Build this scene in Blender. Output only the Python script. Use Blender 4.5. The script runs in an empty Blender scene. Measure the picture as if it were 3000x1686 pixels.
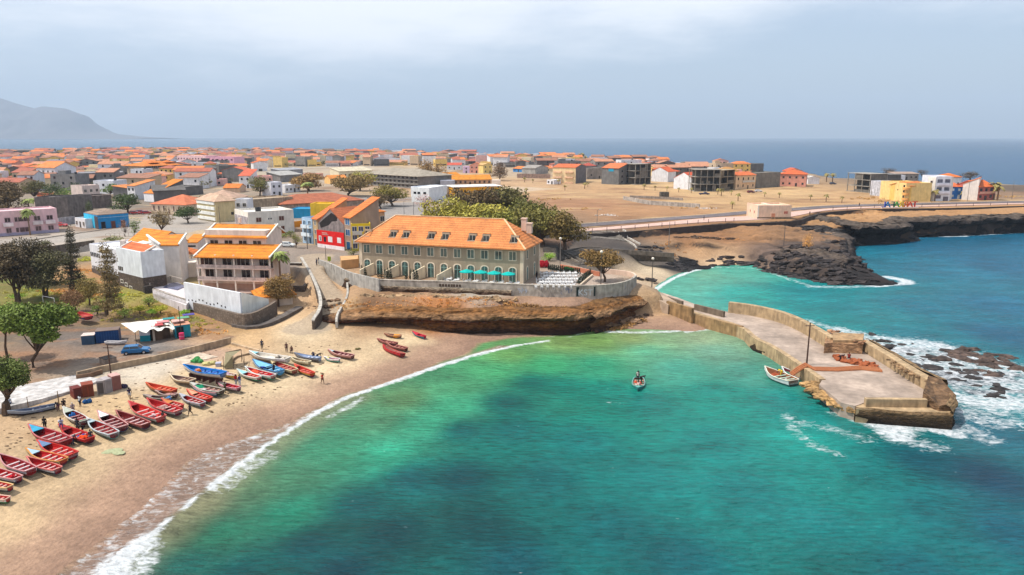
import bpy, bmesh, math, random
import numpy as np
from mathutils import Vector, Matrix
R = math.radians
SC = bpy.context.scene
COL = SC.collection

# ---------------------------------------------------------------- camera
CAMZ = 37.0
FPX = 2100.0                      # focal length for a 3000 px wide frame
TH = math.atan(443.0 / FPX)       # downward tilt
cam = bpy.data.cameras.new('camera')
cam.lens = 36.0 * FPX / 3000.0
cam.sensor_width = 36.0
cam.clip_start = 0.5
cam.clip_end = 60000.0
camo = bpy.data.objects.new('camera', cam)
COL.objects.link(camo)
camo.location = (0,0, CAMZ)
camo.rotation_euler = (math.pi / 2 - TH, 0,0)
SC.camera = camo

# ---------------------------------------------------------------- sky
SUN_EL, SUN_AZ = 60.0,262.0      # azimuth clockwise from +Y: sun stands to the left
w = bpy.data.worlds.new('World')
SC.world = w
w.use_nodes = True
nt = w.node_tree
nt.nodes.clear()
N = nt.nodes.new
L = nt.links.new
out = N('ShaderNodeOutputWorld')
bg = N('ShaderNodeBackground')
bg.inputs['Strength'].default_value = 0.12
sky = N('ShaderNodeTexSky')
sky.sky_type = 'NISHITA'
sky.sun_disc = False
sky.sun_elevation = R(SUN_EL)
sky.sun_rotation = R(SUN_AZ)
sky.dust_density = 2.5
sky.air_density = 1.0
tc = N('ShaderNodeTexCoord')
mp = N('ShaderNodeMapping')
mp.inputs['Scale'].default_value = (1.0,1.0,4.2)
mp.inputs['Location'].default_value = (0.3,0.9,0.35)
nz = N('ShaderNodeTexNoise')
nz.inputs['Scale'].default_value = 2.4
nz.inputs['Detail'].default_value = 7
nz.inputs['Roughness'].default_value = 0.6
L(tc.outputs['Generated'], mp.inputs['Vector'])
L(mp.outputs['Vector'], nz.inputs['Vector'])
sep = N('ShaderNodeSeparateXYZ')
L(tc.outputs['Generated'], sep.inputs[0])
# more cloud high up and to the left
el = N('ShaderNodeMapRange')
el.inputs['From Min'].default_value = 0.06
el.inputs['From Max'].default_value = 0.17
el.inputs['To Min'].default_value = -0.20
el.inputs['To Max'].default_value = 0.15
L(sep.outputs['Z'], el.inputs['Value'])
lf = N('ShaderNodeMath'); lf.operation = 'MULTIPLY_ADD'
lf.inputs[1].default_value = -0.22
L(sep.outputs['X'], lf.inputs[0]); L(el.outputs[0], lf.inputs[2])
ad = N('ShaderNodeMath'); ad.operation = 'ADD'
L(nz.outputs['Fac'], ad.inputs[0]); L(lf.outputs[0], ad.inputs[1])
rp = N('ShaderNodeMapRange'); rp.interpolation_type = 'SMOOTHSTEP'
rp.inputs['From Min'].default_value = 0.36
rp.inputs['From Max'].default_value = 0.80
rp.inputs['To Max'].default_value = 0.88
L(ad.outputs[0], rp.inputs['Value'])
# thin veil, whiter to the left
veil = N('ShaderNodeMapRange')
veil.inputs['From Min'].default_value = 0.75
veil.inputs['From Max'].default_value = -0.75
veil.inputs['To Min'].default_value = 0.34
veil.inputs['To Max'].default_value = 0.62
L(sep.outputs['X'], veil.inputs['Value'])
mxv = N('ShaderNodeMixRGB')
mxv.inputs[2].default_value = (5.0,6.0,7.5,1)
L(veil.outputs[0], mxv.inputs[0]); L(sky.outputs['Color'], mxv.inputs[1])
mx = N('ShaderNodeMixRGB')
mx.inputs[2].default_value = (7.9,8.1,8.5,1)
L(rp.outputs[0], mx.inputs[0]); L(mxv.outputs[0], mx.inputs[1])
L(mx.outputs[0], bg.inputs['Color'])
L(bg.outputs[0], out.inputs['Surface'])

# ---------------------------------------------------------------- sun and exposure
sd = bpy.data.lights.new('sun', 'SUN')
sd.energy = 4.2
sd.angle = R(0.53)
sd.color = (1.0,0.95,0.87)
so = bpy.data.objects.new('sun', sd)
COL.objects.link(so)
a, e = R(SUN_AZ), R(SUN_EL)
tosun = Vector((math.sin(a) * math.cos(e), math.cos(a) * math.cos(e), math.sin(e)))
so.rotation_euler = tosun.to_track_quat('Z', 'Y').to_euler()
so.location = (-60,20,120)
SC.view_settings.view_transform = 'Standard'
SC.view_settings.look = 'None'
SC.view_settings.exposure = 0.30
SC.view_settings.gamma = 1.0
SC.cycles.max_bounces = 6
SC.cycles.diffuse_bounces = 2
SC.cycles.glossy_bounces = 2
SC.cycles.transmission_bounces = 3
SC.cycles.use_denoising = True

# ---------------------------------------------------------------- map between photo and ground
CT, ST = math.cos(TH), math.sin(TH)
def ray(px, py):
    u = (px - 1500.0) / FPX; v = (843.0 - py) / FPX
    return u, CT + v * ST, v * CT - ST
def G(px, py, z=0.0):
    """ground point at height z seen at photo pixel px,py"""
    dx, dy, dz = ray(px, py)
    t = (z - CAMZ) / dz
    return Vector((dx * t, dy * t, z))
def D(px, py, Y):
    dx, dy, dz = ray(px, py)
    t = Y / dy
    return Vector((dx * t, Y, CAMZ + dz * t))
def PX(p):
    y, z = p[1], p[2] - CAMZ
    f = y * CT - z * ST; up = y * ST + z * CT
    return 1500 + FPX * p[0] / f, 843 - FPX * up / f

# ---------------------------------------------------------------- numpy noise
def _h(i, j, s):
    n = (i.astype(np.int64) * 374761393 + j.astype(np.int64) * 668265263 + s * 1442695041) & 0x7fffffff
    n = ((n ^ (n >> 13)) * 1274126177) & 0x7fffffff
    return ((n ^ (n >> 16)) & 0xffff) / 65535.0
def vnoise(x, y, s=0):
    i = np.floor(x); j = np.floor(y); fx = x - i; fy = y - j
    fx = fx * fx * (3 - 2 * fx); fy = fy * fy * (3 - 2 * fy)
    a = _h(i, j, s); b = _h(i + 1, j, s); c = _h(i, j + 1, s); d = _h(i + 1, j + 1, s)
    return (a + (b - a) * fx) * (1 - fy) + (c + (d - c) * fx) * fy
def fbm(x, y, s=0, o=4):
    x = np.asarray(x, float); y = np.asarray(y, float)
    t = 0; a = .5; n = 0
    for k in range(o):
        t = t + a * vnoise(x * 2 ** k + 17.3 * k, y * 2 ** k + 9.1 * k, s + k); n += a; a *= .5
    return t / n
def sstep(a, b, x):
    t = np.clip((x - a) / (b - a),0,1)
    return t * t * (3 - 2 * t)
def seg_dist(X, Y, poly, closed=False):
    d = np.full(X.shape, 1e9); n = len(poly)
    for k in range(n if closed else n - 1):
        ax, ay = poly[k][0], poly[k][1]; bx, by = poly[(k + 1) % n][0], poly[(k + 1) % n][1]
        vx, vy = bx - ax, by - ay; l2 = vx * vx + vy * vy + 1e-9
        t = np.clip(((X - ax) * vx + (Y - ay) * vy) / l2,0,1)
        d = np.minimum(d, np.hypot(X - ax - t * vx, Y - ay - t * vy))
    return d
def inside(X, Y, poly):
    r = np.zeros(X.shape, bool); n = len(poly)
    for k in range(n):
        ax, ay = poly[k][0], poly[k][1]; bx, by = poly[(k + 1) % n][0], poly[(k + 1) % n][1]
        if ay == by: continue
        c = ((ay > Y) != (by > Y)) & (X < (bx - ax) * (Y - ay) / (by - ay) + ax)
        r ^= c
    return r
def sdf(X, Y, poly):
    d = seg_dist(X, Y, poly, True)
    return np.where(inside(X, Y, poly), d, -d)
def idw(X, Y, pts, vals, p=3.5, soft=.3):
    """inverse distance blend, distances measured relative to the point's own range"""
    vals = np.asarray(vals, float)
    num = np.zeros(X.shape + vals.shape[1:]); den = np.zeros(X.shape)
    for (x, y), v in zip(pts, vals):
        s = 0.02 * max(abs(y),20)
        ww = 1.0 / ((np.hypot(X - x, (Y - y) * .8) / s) ** 2 + soft) ** (p / 2)
        num += ww[..., None] * v if vals.ndim > 1 else ww * v
        den += ww
    return num / (den[..., None] if vals.ndim > 1 else den)

# ---------------------------------------------------------------- materials
MC = {}
def lin(c):
    return tuple(((v / 255.) / 12.92 if v / 255. < .04045 else ((v / 255. + .055) / 1.055) ** 2.4) for v in c)
def base_mat(name, rough=.85, spec=.3):
    m = bpy.data.materials.new(name); m.use_nodes = True
    t = m.node_tree; b = t.nodes['Principled BSDF']
    b.inputs['Roughness'].default_value = rough
    b.inputs['Specular IOR Level'].default_value = spec
    return m, t, b
def noise_mul(t, colsock_or_rgb, scale, lo, hi, vec=None, detail=4, vscale=None):
    n = t.nodes.new('ShaderNodeTexNoise'); n.inputs['Scale'].default_value = scale; n.inputs['Detail'].default_value = detail
    if vec is not None:
        if vscale:
            mp = t.nodes.new('ShaderNodeMapping'); mp.inputs['Scale'].default_value = vscale
            t.links.new(vec, mp.inputs[0]); t.links.new(mp.outputs[0], n.inputs['Vector'])
        else: t.links.new(vec, n.inputs['Vector'])
    r = t.nodes.new('ShaderNodeMapRange'); r.inputs['From Min'].default_value = .3; r.inputs['From Max'].default_value = .7
    r.inputs['To Min'].default_value = lo; r.inputs['To Max'].default_value = hi
    t.links.new(n.outputs['Fac'], r.inputs[0])
    v = t.nodes.new('ShaderNodeVectorMath'); v.operation = 'SCALE'
    if isinstance(colsock_or_rgb, tuple): v.inputs[0].default_value = colsock_or_rgb[:3]
    else: t.links.new(colsock_or_rgb, v.inputs[0])
    t.links.new(r.outputs[0], v.inputs['Scale'])
    return v.outputs[0]
def add_bump(t, b, scale, strength, dist, vec, detail=5, vscale=None):
    n = t.nodes.new('ShaderNodeTexNoise'); n.inputs['Scale'].default_value = scale; n.inputs['Detail'].default_value = detail
    if vscale:
        mp = t.nodes.new('ShaderNodeMapping'); mp.inputs['Scale'].default_value = vscale
        t.links.new(vec, mp.inputs[0]); t.links.new(mp.outputs[0], n.inputs['Vector'])
    else: t.links.new(vec, n.inputs['Vector'])
    u = t.nodes.new('ShaderNodeBump'); u.inputs['Strength'].default_value = strength; u.inputs['Distance'].default_value = dist
    t.links.new(n.outputs['Fac'], u.inputs['Height'])
    t.links.new(u.outputs[0], b.inputs['Normal'])
    return u
def M(kind, col=(200,200,200)):
    """procedural material of a kind in a (sRGB) colour of its own"""
    key = (kind, tuple(col))
    if key in MC: return MC[key]
    c = tuple(min(v * {'tile': .62, 'leaf': 1.35, 'plaster': .9}.get(kind, .76),.8) for v in lin(col))
    m, t, b = base_mat('%s_%02x%02x%02x' % ((kind,) + tuple(int(v) for v in col)))
    pos = t.nodes.new('ShaderNodeNewGeometry').outputs['Position']
    S = None
    if kind == 'plaster':
        S = noise_mul(t, c, .55,.86,1.08, pos, 5)
        S = noise_mul(t, S, 1.6,.84,1.05, pos, 5,(1,1,.22))
        add_bump(t, b, 8,.15,.03, pos)
    elif kind == 'stained':
        S = noise_mul(t, c, .9,.6,1.12, pos, 6)
        S = noise_mul(t, S, 1.7,.62,1.1, pos, 6,(1,1,.15))
        add_bump(t, b, 4,.4,.08, pos)
    elif kind == 'tile':
        S = noise_mul(t, c, .5,.74,1.16, pos, 6)
        S = noise_mul(t, S, 4,.78,1.16, pos, 4)
        wv = t.nodes.new('ShaderNodeTexWave'); wv.bands_direction = 'Z'; wv.inputs['Scale'].default_value = .75
        wv.inputs['Distortion'].default_value = .25
        t.links.new(pos, wv.inputs['Vector'])
        r = t.nodes.new('ShaderNodeMapRange'); r.inputs['To Min'].default_value = .80; r.inputs['To Max'].default_value = 1.06
        t.links.new(wv.outputs['Fac'], r.inputs[0])
        v = t.nodes.new('ShaderNodeVectorMath'); v.operation = 'SCALE'
        t.links.new(S, v.inputs[0]); t.links.new(r.outputs[0], v.inputs['Scale']); S = v.outputs[0]
        u = t.nodes.new('ShaderNodeBump'); u.inputs['Strength'].default_value = .5; u.inputs['Distance'].default_value = .06
        t.links.new(wv.outputs['Fac'], u.inputs['Height']); t.links.new(u.outputs[0], b.inputs['Normal'])
        b.inputs['Roughness'].default_value = .8
    elif kind == 'block':
        S = noise_mul(t, c, .4,.72,1.15, pos, 5)
        S = noise_mul(t, S, 3.0,.82,1.1, pos, 4,(.6,.6,3.2))
        S = noise_mul(t, S, 1.2,.8,1.05, pos, 5,(1,1,.2))
        add_bump(t, b, 5,.4,.06, pos)
    elif kind == 'stone':
        vo = t.nodes.new('ShaderNodeTexVoronoi'); vo.inputs['Scale'].default_value = 2.2
        t.links.new(pos, vo.inputs['Vector'])
        S = noise_mul(t, c, .5,.75,1.15, pos, 4)
        r = t.nodes.new('ShaderNodeMapRange'); r.inputs['From Max'].default_value = .5
        r.inputs['To Min'].default_value = 1.2; r.inputs['To Max'].default_value = .62
        t.links.new(vo.outputs['Distance'], r.inputs[0])
        v = t.nodes.new('ShaderNodeVectorMath'); v.operation = 'SCALE'
        t.links.new(S, v.inputs[0]); t.links.new(r.outputs[0], v.inputs['Scale']); S = v.outputs[0]
        add_bump(t, b, 3,.7,.15, pos)
    elif kind == 'rock':
        S = noise_mul(t, c, .35,.5,1.5, pos, 8)
        S = noise_mul(t, S, 1.4,.45,1.6, pos, 8,(1,1,2.4))
        add_bump(t, b, 1.5,1.0,.5, pos, 9,(1,1,2.0))
        b.inputs['Roughness'].default_value = .9
    elif kind == 'leaf':
        S = noise_mul(t, c, .45,.6,1.5, pos, 5)
        S = noise_mul(t, S, 4.5,.6,1.5, pos, 3)
        b.inputs['Roughness'].default_value = .7
        b.inputs['Subsurface Weight'].default_value = 0
    elif kind == 'wood':
        S = noise_mul(t, c, 3,.7,1.2, pos, 5)
        b.inputs['Roughness'].default_value = .8
    elif kind == 'paint':
        S = noise_mul(t, c, 2.0,.82,1.1, pos, 5)
        b.inputs['Roughness'].default_value = .5
    elif kind == 'gloss':
        S = noise_mul(t, c, 1.0,.93,1.05, pos, 3)
        b.inputs['Roughness'].default_value = .22; b.inputs['Specular IOR Level'].default_value = .6
    elif kind == 'glass':
        S = noise_mul(t, c, .6,.5,1.5, pos, 3)
        b.inputs['Roughness'].default_value = .12; b.inputs['Specular IOR Level'].default_value = .6
    elif kind == 'cloth':
        S = noise_mul(t, c, 4,.8,1.12, pos, 4)
        b.inputs['Roughness'].default_value = .9
    elif kind == 'skin':
        S = noise_mul(t, c, 6,.9,1.08, pos, 3)
        b.inputs['Roughness'].default_value = .6
    elif kind == 'conc':
        S = noise_mul(t, c, .2,.66,1.2, pos, 8)
        S = noise_mul(t, S, 1.1,.78,1.12, pos, 7)
        add_bump(t, b, 3,.3,.05, pos)
    else:
        S = noise_mul(t, c, 1,.9,1.08, pos, 3)
    t.links.new(S, b.inputs['Base Color'])
    MC[key] = m
    return m

# ---------------------------------------------------------------- objects
def tag(o, label=None, cat=None, group=None, kind=None):
    if label: o['label'] = label
    if cat: o['category'] = cat
    if group: o['group'] = group
    if kind: o['kind'] = kind
    return o
def thing(name, label, cat, loc=(0,0,0), rz=0.0, group=None):
    o = bpy.data.objects.new(name, None); COL.objects.link(o)
    o.location = loc; o.rotation_euler = (0,0, rz); o.empty_display_size = .3
    return tag(o, label, cat, group)
class MB:
    def __init__(s): s.v = []; s.f = []; s.m = []; s.mi = 0
    def poly(s, pts):
        k = len(s.v); s.v += [tuple(p) for p in pts]; s.f.append(tuple(range(k, k + len(pts)))); s.m.append(s.mi); return s
    def box(s, x0, y0, z0, x1, y1, z1):
        k = len(s.v)
        s.v += [(x0, y0, z0),(x1, y0, z0),(x1, y1, z0),(x0, y1, z0),(x0, y0, z1),(x1, y0, z1),(x1, y1, z1),(x0, y1, z1)]
        for f in ((0,3,2,1),(4,5,6,7),(0,1,5,4),(1,2,6,5),(2,3,7,6),(3,0,4,7)):
            s.f.append(tuple(k + i for i in f)); s.m.append(s.mi)
        return s
    def bar(s, a, b, w, h):
        """rectangular bar from a to b, w wide, h tall, resting with its centre line on a-b"""
        a = Vector(a); b = Vector(b); d = (b - a).normalized()
        sd = Vector((-d.y, d.x, 0)); sd = sd.normalized() if sd.length > 1e-6 else Vector((1,0,0))
        up = d.cross(sd) * -1
        if up.z < 0: up = -up
        k = len(s.v)
        for p in (a, b):
            for (i, j) in ((-1,-1),(1,-1),(1,1),(-1,1)):
                s.v.append(tuple(p + sd * (w / 2 * i) + up * (h / 2 * j)))
        for f in ((0,1,2,3),(7,6,5,4),(0,4,5,1),(1,5,6,2),(2,6,7,3),(3,7,4,0)):
            s.f.append(tuple(k + i for i in f)); s.m.append(s.mi)
        return s
    def tube(s, pts, rs, n=6, cap=True):
        pts = [Vector(p) for p in pts]
        if not hasattr(rs, '__len__'): rs = [rs] * len(pts)
        k = len(s.v)
        for i, p in enumerate(pts):
            d = (pts[min(i + 1, len(pts) - 1)] - pts[max(i - 1,0)]).normalized()
            a = d.cross(Vector((0,0,1))) if abs(d.z) < .95 else d.cross(Vector((1,0,0)))
            a.normalize(); b = d.cross(a)
            for j in range(n):
                t = 2 * math.pi * j / n
                s.v.append(tuple(p + (a * math.cos(t) + b * math.sin(t)) * rs[i]))
        for i in range(len(pts) - 1):
            for j in range(n):
                s.f.append((k + i * n + j, k + i * n + (j + 1) % n, k + (i + 1) * n + (j + 1) % n, k + (i + 1) * n + j)); s.m.append(s.mi)
        if cap:
            s.f.append(tuple(k + j for j in range(n))[::-1]); s.m.append(s.mi)
            s.f.append(tuple(k + (len(pts) - 1) * n + j for j in range(n))); s.m.append(s.mi)
        return s
    def ell(s, c, r, n=10, m=6, jit=0, rnd=None):
        k = len(s.v); rnd = rnd or random
        s.v.append((c[0], c[1], c[2] - r[2]))
        for i in range(1, m):
            a = -math.pi / 2 + math.pi * i / m
            for j in range(n):
                t = 2 * math.pi * j / n; q = 1 + (rnd.uniform(-jit, jit) if jit else 0)
                s.v.append((c[0] + r[0] * q * math.cos(a) * math.cos(t), c[1] + r[1] * q * math.cos(a) * math.sin(t), c[2] + r[2] * q * math.sin(a)))
        s.v.append((c[0], c[1], c[2] + r[2])); top = len(s.v) - 1
        for j in range(n):
            s.f.append((k, k + 1 + (j + 1) % n, k + 1 + j)); s.m.append(s.mi)
            for i in range(m - 2):
                q = k + 1 + i * n
                s.f.append((q + j, q + (j + 1) % n, q + n + (j + 1) % n, q + n + j)); s.m.append(s.mi)
            q = k + 1 + (m - 2) * n
            s.f.append((q + j, q + (j + 1) % n, top)); s.m.append(s.mi)
        return s
    def prism(s, pts, z0, z1, cap=True):
        """vertical prism over a plan outline; z0 and z1 are numbers or lists"""
        n = len(pts); k = len(s.v)
        za = z0 if hasattr(z0, '__len__') else [z0] * n; zb = z1 if hasattr(z1, '__len__') else [z1] * n
        s.v += [(p[0], p[1], za[i]) for i, p in enumerate(pts)] + [(p[0], p[1], zb[i]) for i, p in enumerate(pts)]
        for i in range(n):
            j = (i + 1) % n; s.f.append((k + i, k + j, k + n + j, k + n + i)); s.m.append(s.mi)
        if cap:
            s.f.append(tuple(k + n + i for i in range(n))); s.m.append(s.mi)
            s.f.append(tuple(k + i for i in range(n))[::-1]); s.m.append(s.mi)
        return s
    def wall(s, pts, th, z0, z1):
        """wall of thickness th along a plan polyline"""
        n = len(pts); P = [Vector((p[0], p[1],0)) for p in pts]
        za = z0 if hasattr(z0, '__len__') else [z0] * n; zb = z1 if hasattr(z1, '__len__') else [z1] * n
        k = len(s.v)
        for i, p in enumerate(P):
            d = (P[min(i + 1, n - 1)] - P[max(i - 1,0)]).normalized(); q = Vector((-d.y, d.x, 0)) * th / 2
            for (o, z) in ((-1, za[i]),(1, za[i]),(1, zb[i]),(-1, zb[i])):
                s.v.append((p.x + q.x * o, p.y + q.y * o, z))
        for i in range(n - 1):
            a = k + i * 4; b = a + 4
            for (f0, f1) in ((0,1),(1,2),(2,3),(3,0)):
                s.f.append((a + f0, a + f1, b + f1, b + f0)); s.m.append(s.mi)
        s.f.append((k, k + 3, k + 2, k + 1)); s.m.append(s.mi)
        e = k + (n - 1) * 4; s.f.append((e, e + 1, e + 2, e + 3)); s.m.append(s.mi)
        return s
    def build(s, name, mat, parent=None, smooth=False, off=None, fix=True):
        me = bpy.data.meshes.new(name)
        v = s.v
        if off is not None: v = [(a - off[0], b - off[1], c - off[2]) for a, b, c in v]
        me.from_pydata(v, [], s.f)
        mats = mat if isinstance(mat, (list, tuple)) else [mat]
        for q in mats: me.materials.append(q)
        if len(mats) > 1: me.polygons.foreach_set('material_index', s.m)
        if fix and len(s.f) < 60000:
            bm = bmesh.new(); bm.from_mesh(me); bmesh.ops.recalc_face_normals(bm, faces=bm.faces); bm.to_mesh(me); bm.free()
        if smooth: me.polygons.foreach_set('use_smooth', [True] * len(me.polygons))
        me.update()
        o = bpy.data.objects.new(name, me); COL.objects.link(o)
        if parent is not None: o.parent = parent
        return o
def copy_tree(o, parent=None):
    c = o.copy(); COL.objects.link(c)
    if parent is not None: c.parent = parent
    for ch in KIDS.get(o.name, list(o.children)): copy_tree(ch, c)
    return c
KIDS = {}
# ================================================================ SETTING: land, sea, mountain, haze
def gp(lst, z=0.0):
    return [tuple(G(p[0], p[1], p[2] if len(p) > 2 else z)[:2]) for p in lst]
ZP = 7.0
def cc(P, it=2):
    for _ in range(it):
        Q = [P[0]]
        for a, b in zip(P[:-1], P[1:]): Q += [tuple(u * .75 + v * .25 for u, v in zip(a, b)), tuple(u * .25 + v * .75 for u, v in zip(a, b))]
        P = Q + [P[-1]]
    return P
SHORE1 = [(60,1850),(110,1760),(186,1677),(291,1595),(407,1490),(490,1420),(555,1345),(652,1304),(815,1255),(900,1215),
          (1000,1165),(1160,1112),(1235,1085),(1290,1060),(1375,1030),(1395,1004),(1500,988),(1600,984),(1700,974),(1765,964),(1840,966),
          (1900,968),(2020,972),(2120,957),(2160,946)]
SHORE2 = [(2160,925),(2100,915),(1985,882),(1915,852),(1925,835),(1960,812),(2020,790),(2085,778),(2200,776),(2262,797),(2340,812),(2440,832),(2540,834),(2630,834),
          (2600,818),(2550,803),(2508,778),(2500,745),(2500,716),(2560,712),(2680,708),(2650,694),(2700,694),(2800,690),(2900,686),(3000,680),
          (3400,676)]
FAR = [(3400,542),(3000,541),(2800,532),(2560,522),(2450,521),(2380,507),(2200,500),(2000,490),(1800,474),(1600,463),(1300,453),(1000,447),
       (600,444),(0,438),(-600,436),(-3000,436)]
SHORE1 = cc(SHORE1[:12],2) + SHORE1[12:]
LAND = gp(SHORE1) + gp(SHORE2) + gp(FAR, 5.5) + [(-3000,1900),(-1500,300),(-400,20),(-60,20)]
PLAT = gp([(-900,800),(-300,765),(0,748),(270,712),(480,712),(560,705),(700,745),(800,768),(832,792),(884,785),(905,765),(935,765),(977,783),(1017,804),(1060,816),
           (1112,827),(1343,834),(1500,840),(1600,844),(1690,845),(1760,844),(1815,838),(1848,828),(1860,817),(1853,809),(1820,804),(1770,800),(1700,778),(1640,760),(1640,720),(1690,694),(1740,684),
           (1900,678),(2050,662),(2150,652),(2240,652),(2330,645),(2400,622),(2600,614),(2800,612),(3400,600)], ZP) + gp(FAR, 5.5)[0:] + [(-3000,1900),(-1500,420)]
CLIFF = [(925,938),(960,950),(1020,952),(1090,950),(1180,954),(1280,958),(1400,964),(1510,975),(1600,980),(1700,976),(1765,964),(1800,950),(1840,932)]
CL = [G(p[0], p[1], float(np.interp(p[0],[925,1400,1510,1765,1940],[1.9,1.4,.2,.2,1.0]))) for p in CLIFF]
CLb = []
for i, p in enumerate(CL):
    d = (CL[min(i + 1, len(CL) - 1)] - CL[max(i - 1,0)]).normalized(); CLb.append(p + Vector((-d.y, d.x, 0)) * 2.3)
LEDGE = [(p.x, p.y) for p in CLb] + gp([(1880,895,3.0),(1955,880,3.6),(1940,840),(1700,800),(1400,800),(1100,800),(1000,815),(985,850),(975,890)],4.8)
CTRL = [(300,1500,1.2,.07),(0,1500,1.4,.07),(500,1250,1.5,.07),(900,1080,1.5,.07),(1200,1000,1.5,.07),(1500,980,1.2,.07),(600,1020,2.0,.07),(900,965,2.0,.07),
        (-300,1500,1.5,.07),(0,1200,1.6,.07),(300,1200,1.5,.07),(300,1090,2.2,.07),(1050,965,1.8,.07),(1350,975,1.4,.07),(100,1130,2.2,.07),
        (300,1000,2.6,.1),(100,1000,2.6,.1),(600,960,2.7,.1),(450,900,3.5,.1),(250,920,3.2,.1),(200,850,4.2,.1),(100,800,5,.1),(0,850,4.5,.1),
        (250,780,5.0,.1),(-300,850,5,.1),(700,965,2.4,.1),(810,930,2.2,.1),(790,862,3.6,.1),(840,830,4.5,.1),(560,930,3.0,.1),(400,860,4.2,.1),
        (640,830,4.6,.1),(1900,950,.9,.12),(2050,955,.7,.12),(1700,960,.6,.3),
        (1820,800,1.6,.1),(1900,800,1.1,.1),(1900,765,2.2,.1),(2100,750,1.8,.1),(2020,720,4.2,.2),(2180,705,4.6,.5),(2050,697,5.6,.5),(1950,700,5.6,.5),
        (2300,700,4.6,1.2),(2420,650,5.8,2),(2500,632,5.9,3),(2700,632,5.9,3),(2900,632,6.2,3),(3200,632,6.2,3),(2450,745,3.8,1.0),(2350,760,3.6,.9),
        (2240,760,2.6,.6),(2570,812,1.3,.5),(2620,828,.5,.4),(2250,672,6.3,1),(1730,775,4.6,.3),(1760,755,5.0,.3),(1760,705,6.2,.3),(1830,735,5.0,.3),(1960,765,2.6,.2),
        (1900,730,4.6,.2),(2560,700,3.0,2)]
cp = [tuple(G(c[0], c[1], c[2])[:2]) for c in CTRL]
RAMP = [G(925,752,7.0), G(912,790,6.8), G(945,830,5.7), G(975,870,4.4), G(962,905,3.3), G(930,938,2.4), G(900,962,2.0)]
RAMPW = [9.0,5.0,4.4,4.6,4.8,6,9]
def ramp_info(X, Y):
    d = np.full(X.shape, 1e9); z = np.zeros(X.shape); hw = np.ones(X.shape)
    for k in range(len(RAMP) - 1):
        a, b = RAMP[k], RAMP[k + 1]; vx, vy = b.x - a.x, b.y - a.y
        t = np.clip(((X - a.x) * vx + (Y - a.y) * vy) / (vx * vx + vy * vy),0,1)
        dd = np.hypot(X - a.x - t * vx, Y - a.y - t * vy); q = dd < d
        z = np.where(q, a.z + (b.z - a.z) * t, z); hw = np.where(q, (RAMPW[k] + (RAMPW[k + 1] - RAMPW[k]) * t) / 2, hw); d = np.minimum(d, dd)
    return d, z, hw
PARK = gp([(-400,1180),(-60,1158),(60,1125),(225,1093),(300,1076),(450,1048),(675,993),(690,985),(640,962),(560,945),(420,925),(230,940),(60,960),(-400,1020)],2.6)
SLAB = gp([(-200,1215),(20,1195),(225,1140),(290,1108),(225,1098),(60,1130),(-200,1170)],2.2)
def shore_noise(X, Y): return (fbm(X / 4.5, Y / 4.5,123,3) - .5) * 1.6
def height(X, Y):
    X = np.asarray(X, float); Y = np.asarray(Y, float)
    ds = sdf(X, Y, LAND) + shore_noise(X, Y)
    iz = idw(X, Y, cp, [[c[2], c[3]] for c in CTRL])
    zt, sl = iz[..., 0], iz[..., 1]
    rough = (fbm(X / 3.0, Y / 3.0,3,4) - .5)
    low = np.minimum(np.maximum(ds, 0) * sl, zt)
    rocky = np.clip((sl - .25) / .5,0,1)
    stepn = fbm(X / 6.0, Y / 2.2,9,4)
    low = low + rocky * (rough * 1.5 + (np.floor(stepn * 9) / 9 - .5) * 1.6) * np.clip(ds / 3,0,1)
    low = low + rough * .12 * np.clip(ds / 8,0,1)
    z = np.where(ds > 0, low, np.maximum(ds * .09 - .05,-3.0))
    dl = sdf(X, Y, LEDGE)
    z = z + (4.3 + 1.2 * sstep(.8,4.2, dl) + rough * .7 - z) * sstep(-.1,1.2, dl)
    dk = sdf(X, Y, PARK)
    z = z + (2.6 + rough * .05 - z) * sstep(-.4,.4, dk)
    dp = sdf(X, Y, PLAT)
    zpl = ZP - 2.0 * sstep(40,0, sdf(X, Y, LAND)) * (Y > 300)
    z = z + (zpl - z) * sstep(-.3,.7, dp)
    dr, zr, hw = ramp_info(X, Y)
    m = sstep(hw + .9, hw + .1, dr)
    z = z + (zr - z) * m
    return z, ds, dp, rocky, dl
def zat(x, y):
    return float(height(np.array([x]), np.array([y]))[0][0])
def axis(lo, hi, step, end_lo, end_hi, g=1.045):
    a = list(np.arange(lo, hi, step)); s = step; v = a[-1]
    while v < end_hi: s *= g; v += s; a.append(v)
    s = step; v = a[0]; b = []
    while v > end_lo: s *= g; v -= s; b.append(v)
    return np.array(b[::-1] + a)
def grid_mesh(name, xs, ys, Z, keep=None):
    ny, nx = len(ys), len(xs)
    X, Y = np.meshgrid(xs, ys)
    co = np.stack([X, Y, Z],-1).reshape(-1,3)
    idx = np.arange(ny * nx).reshape(ny, nx)
    q = np.stack([idx[:-1, :-1], idx[:-1,1:], idx[1:, 1:], idx[1:, :-1]],-1).reshape(-1,4)
    if keep is not None:
        kk = keep[:-1, :-1] | keep[1:, 1:] | keep[:-1,1:] | keep[1:, :-1]
        q = q[kk.reshape(-1)]
    me = bpy.data.meshes.new(name)
    me.vertices.add(len(co)); me.vertices.foreach_set('co', co.ravel())
    me.loops.add(len(q) * 4); me.loops.foreach_set('vertex_index', q.ravel())
    me.polygons.add(len(q)); me.polygons.foreach_set('loop_start', np.arange(0, len(q) * 4,4)); me.polygons.foreach_set('loop_total', np.full(len(q),4))
    me.polygons.foreach_set('use_smooth', np.ones(len(q), bool))
    me.update(); me.validate()
    o = bpy.data.objects.new(name, me); COL.objects.link(o)
    return o, me
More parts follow.
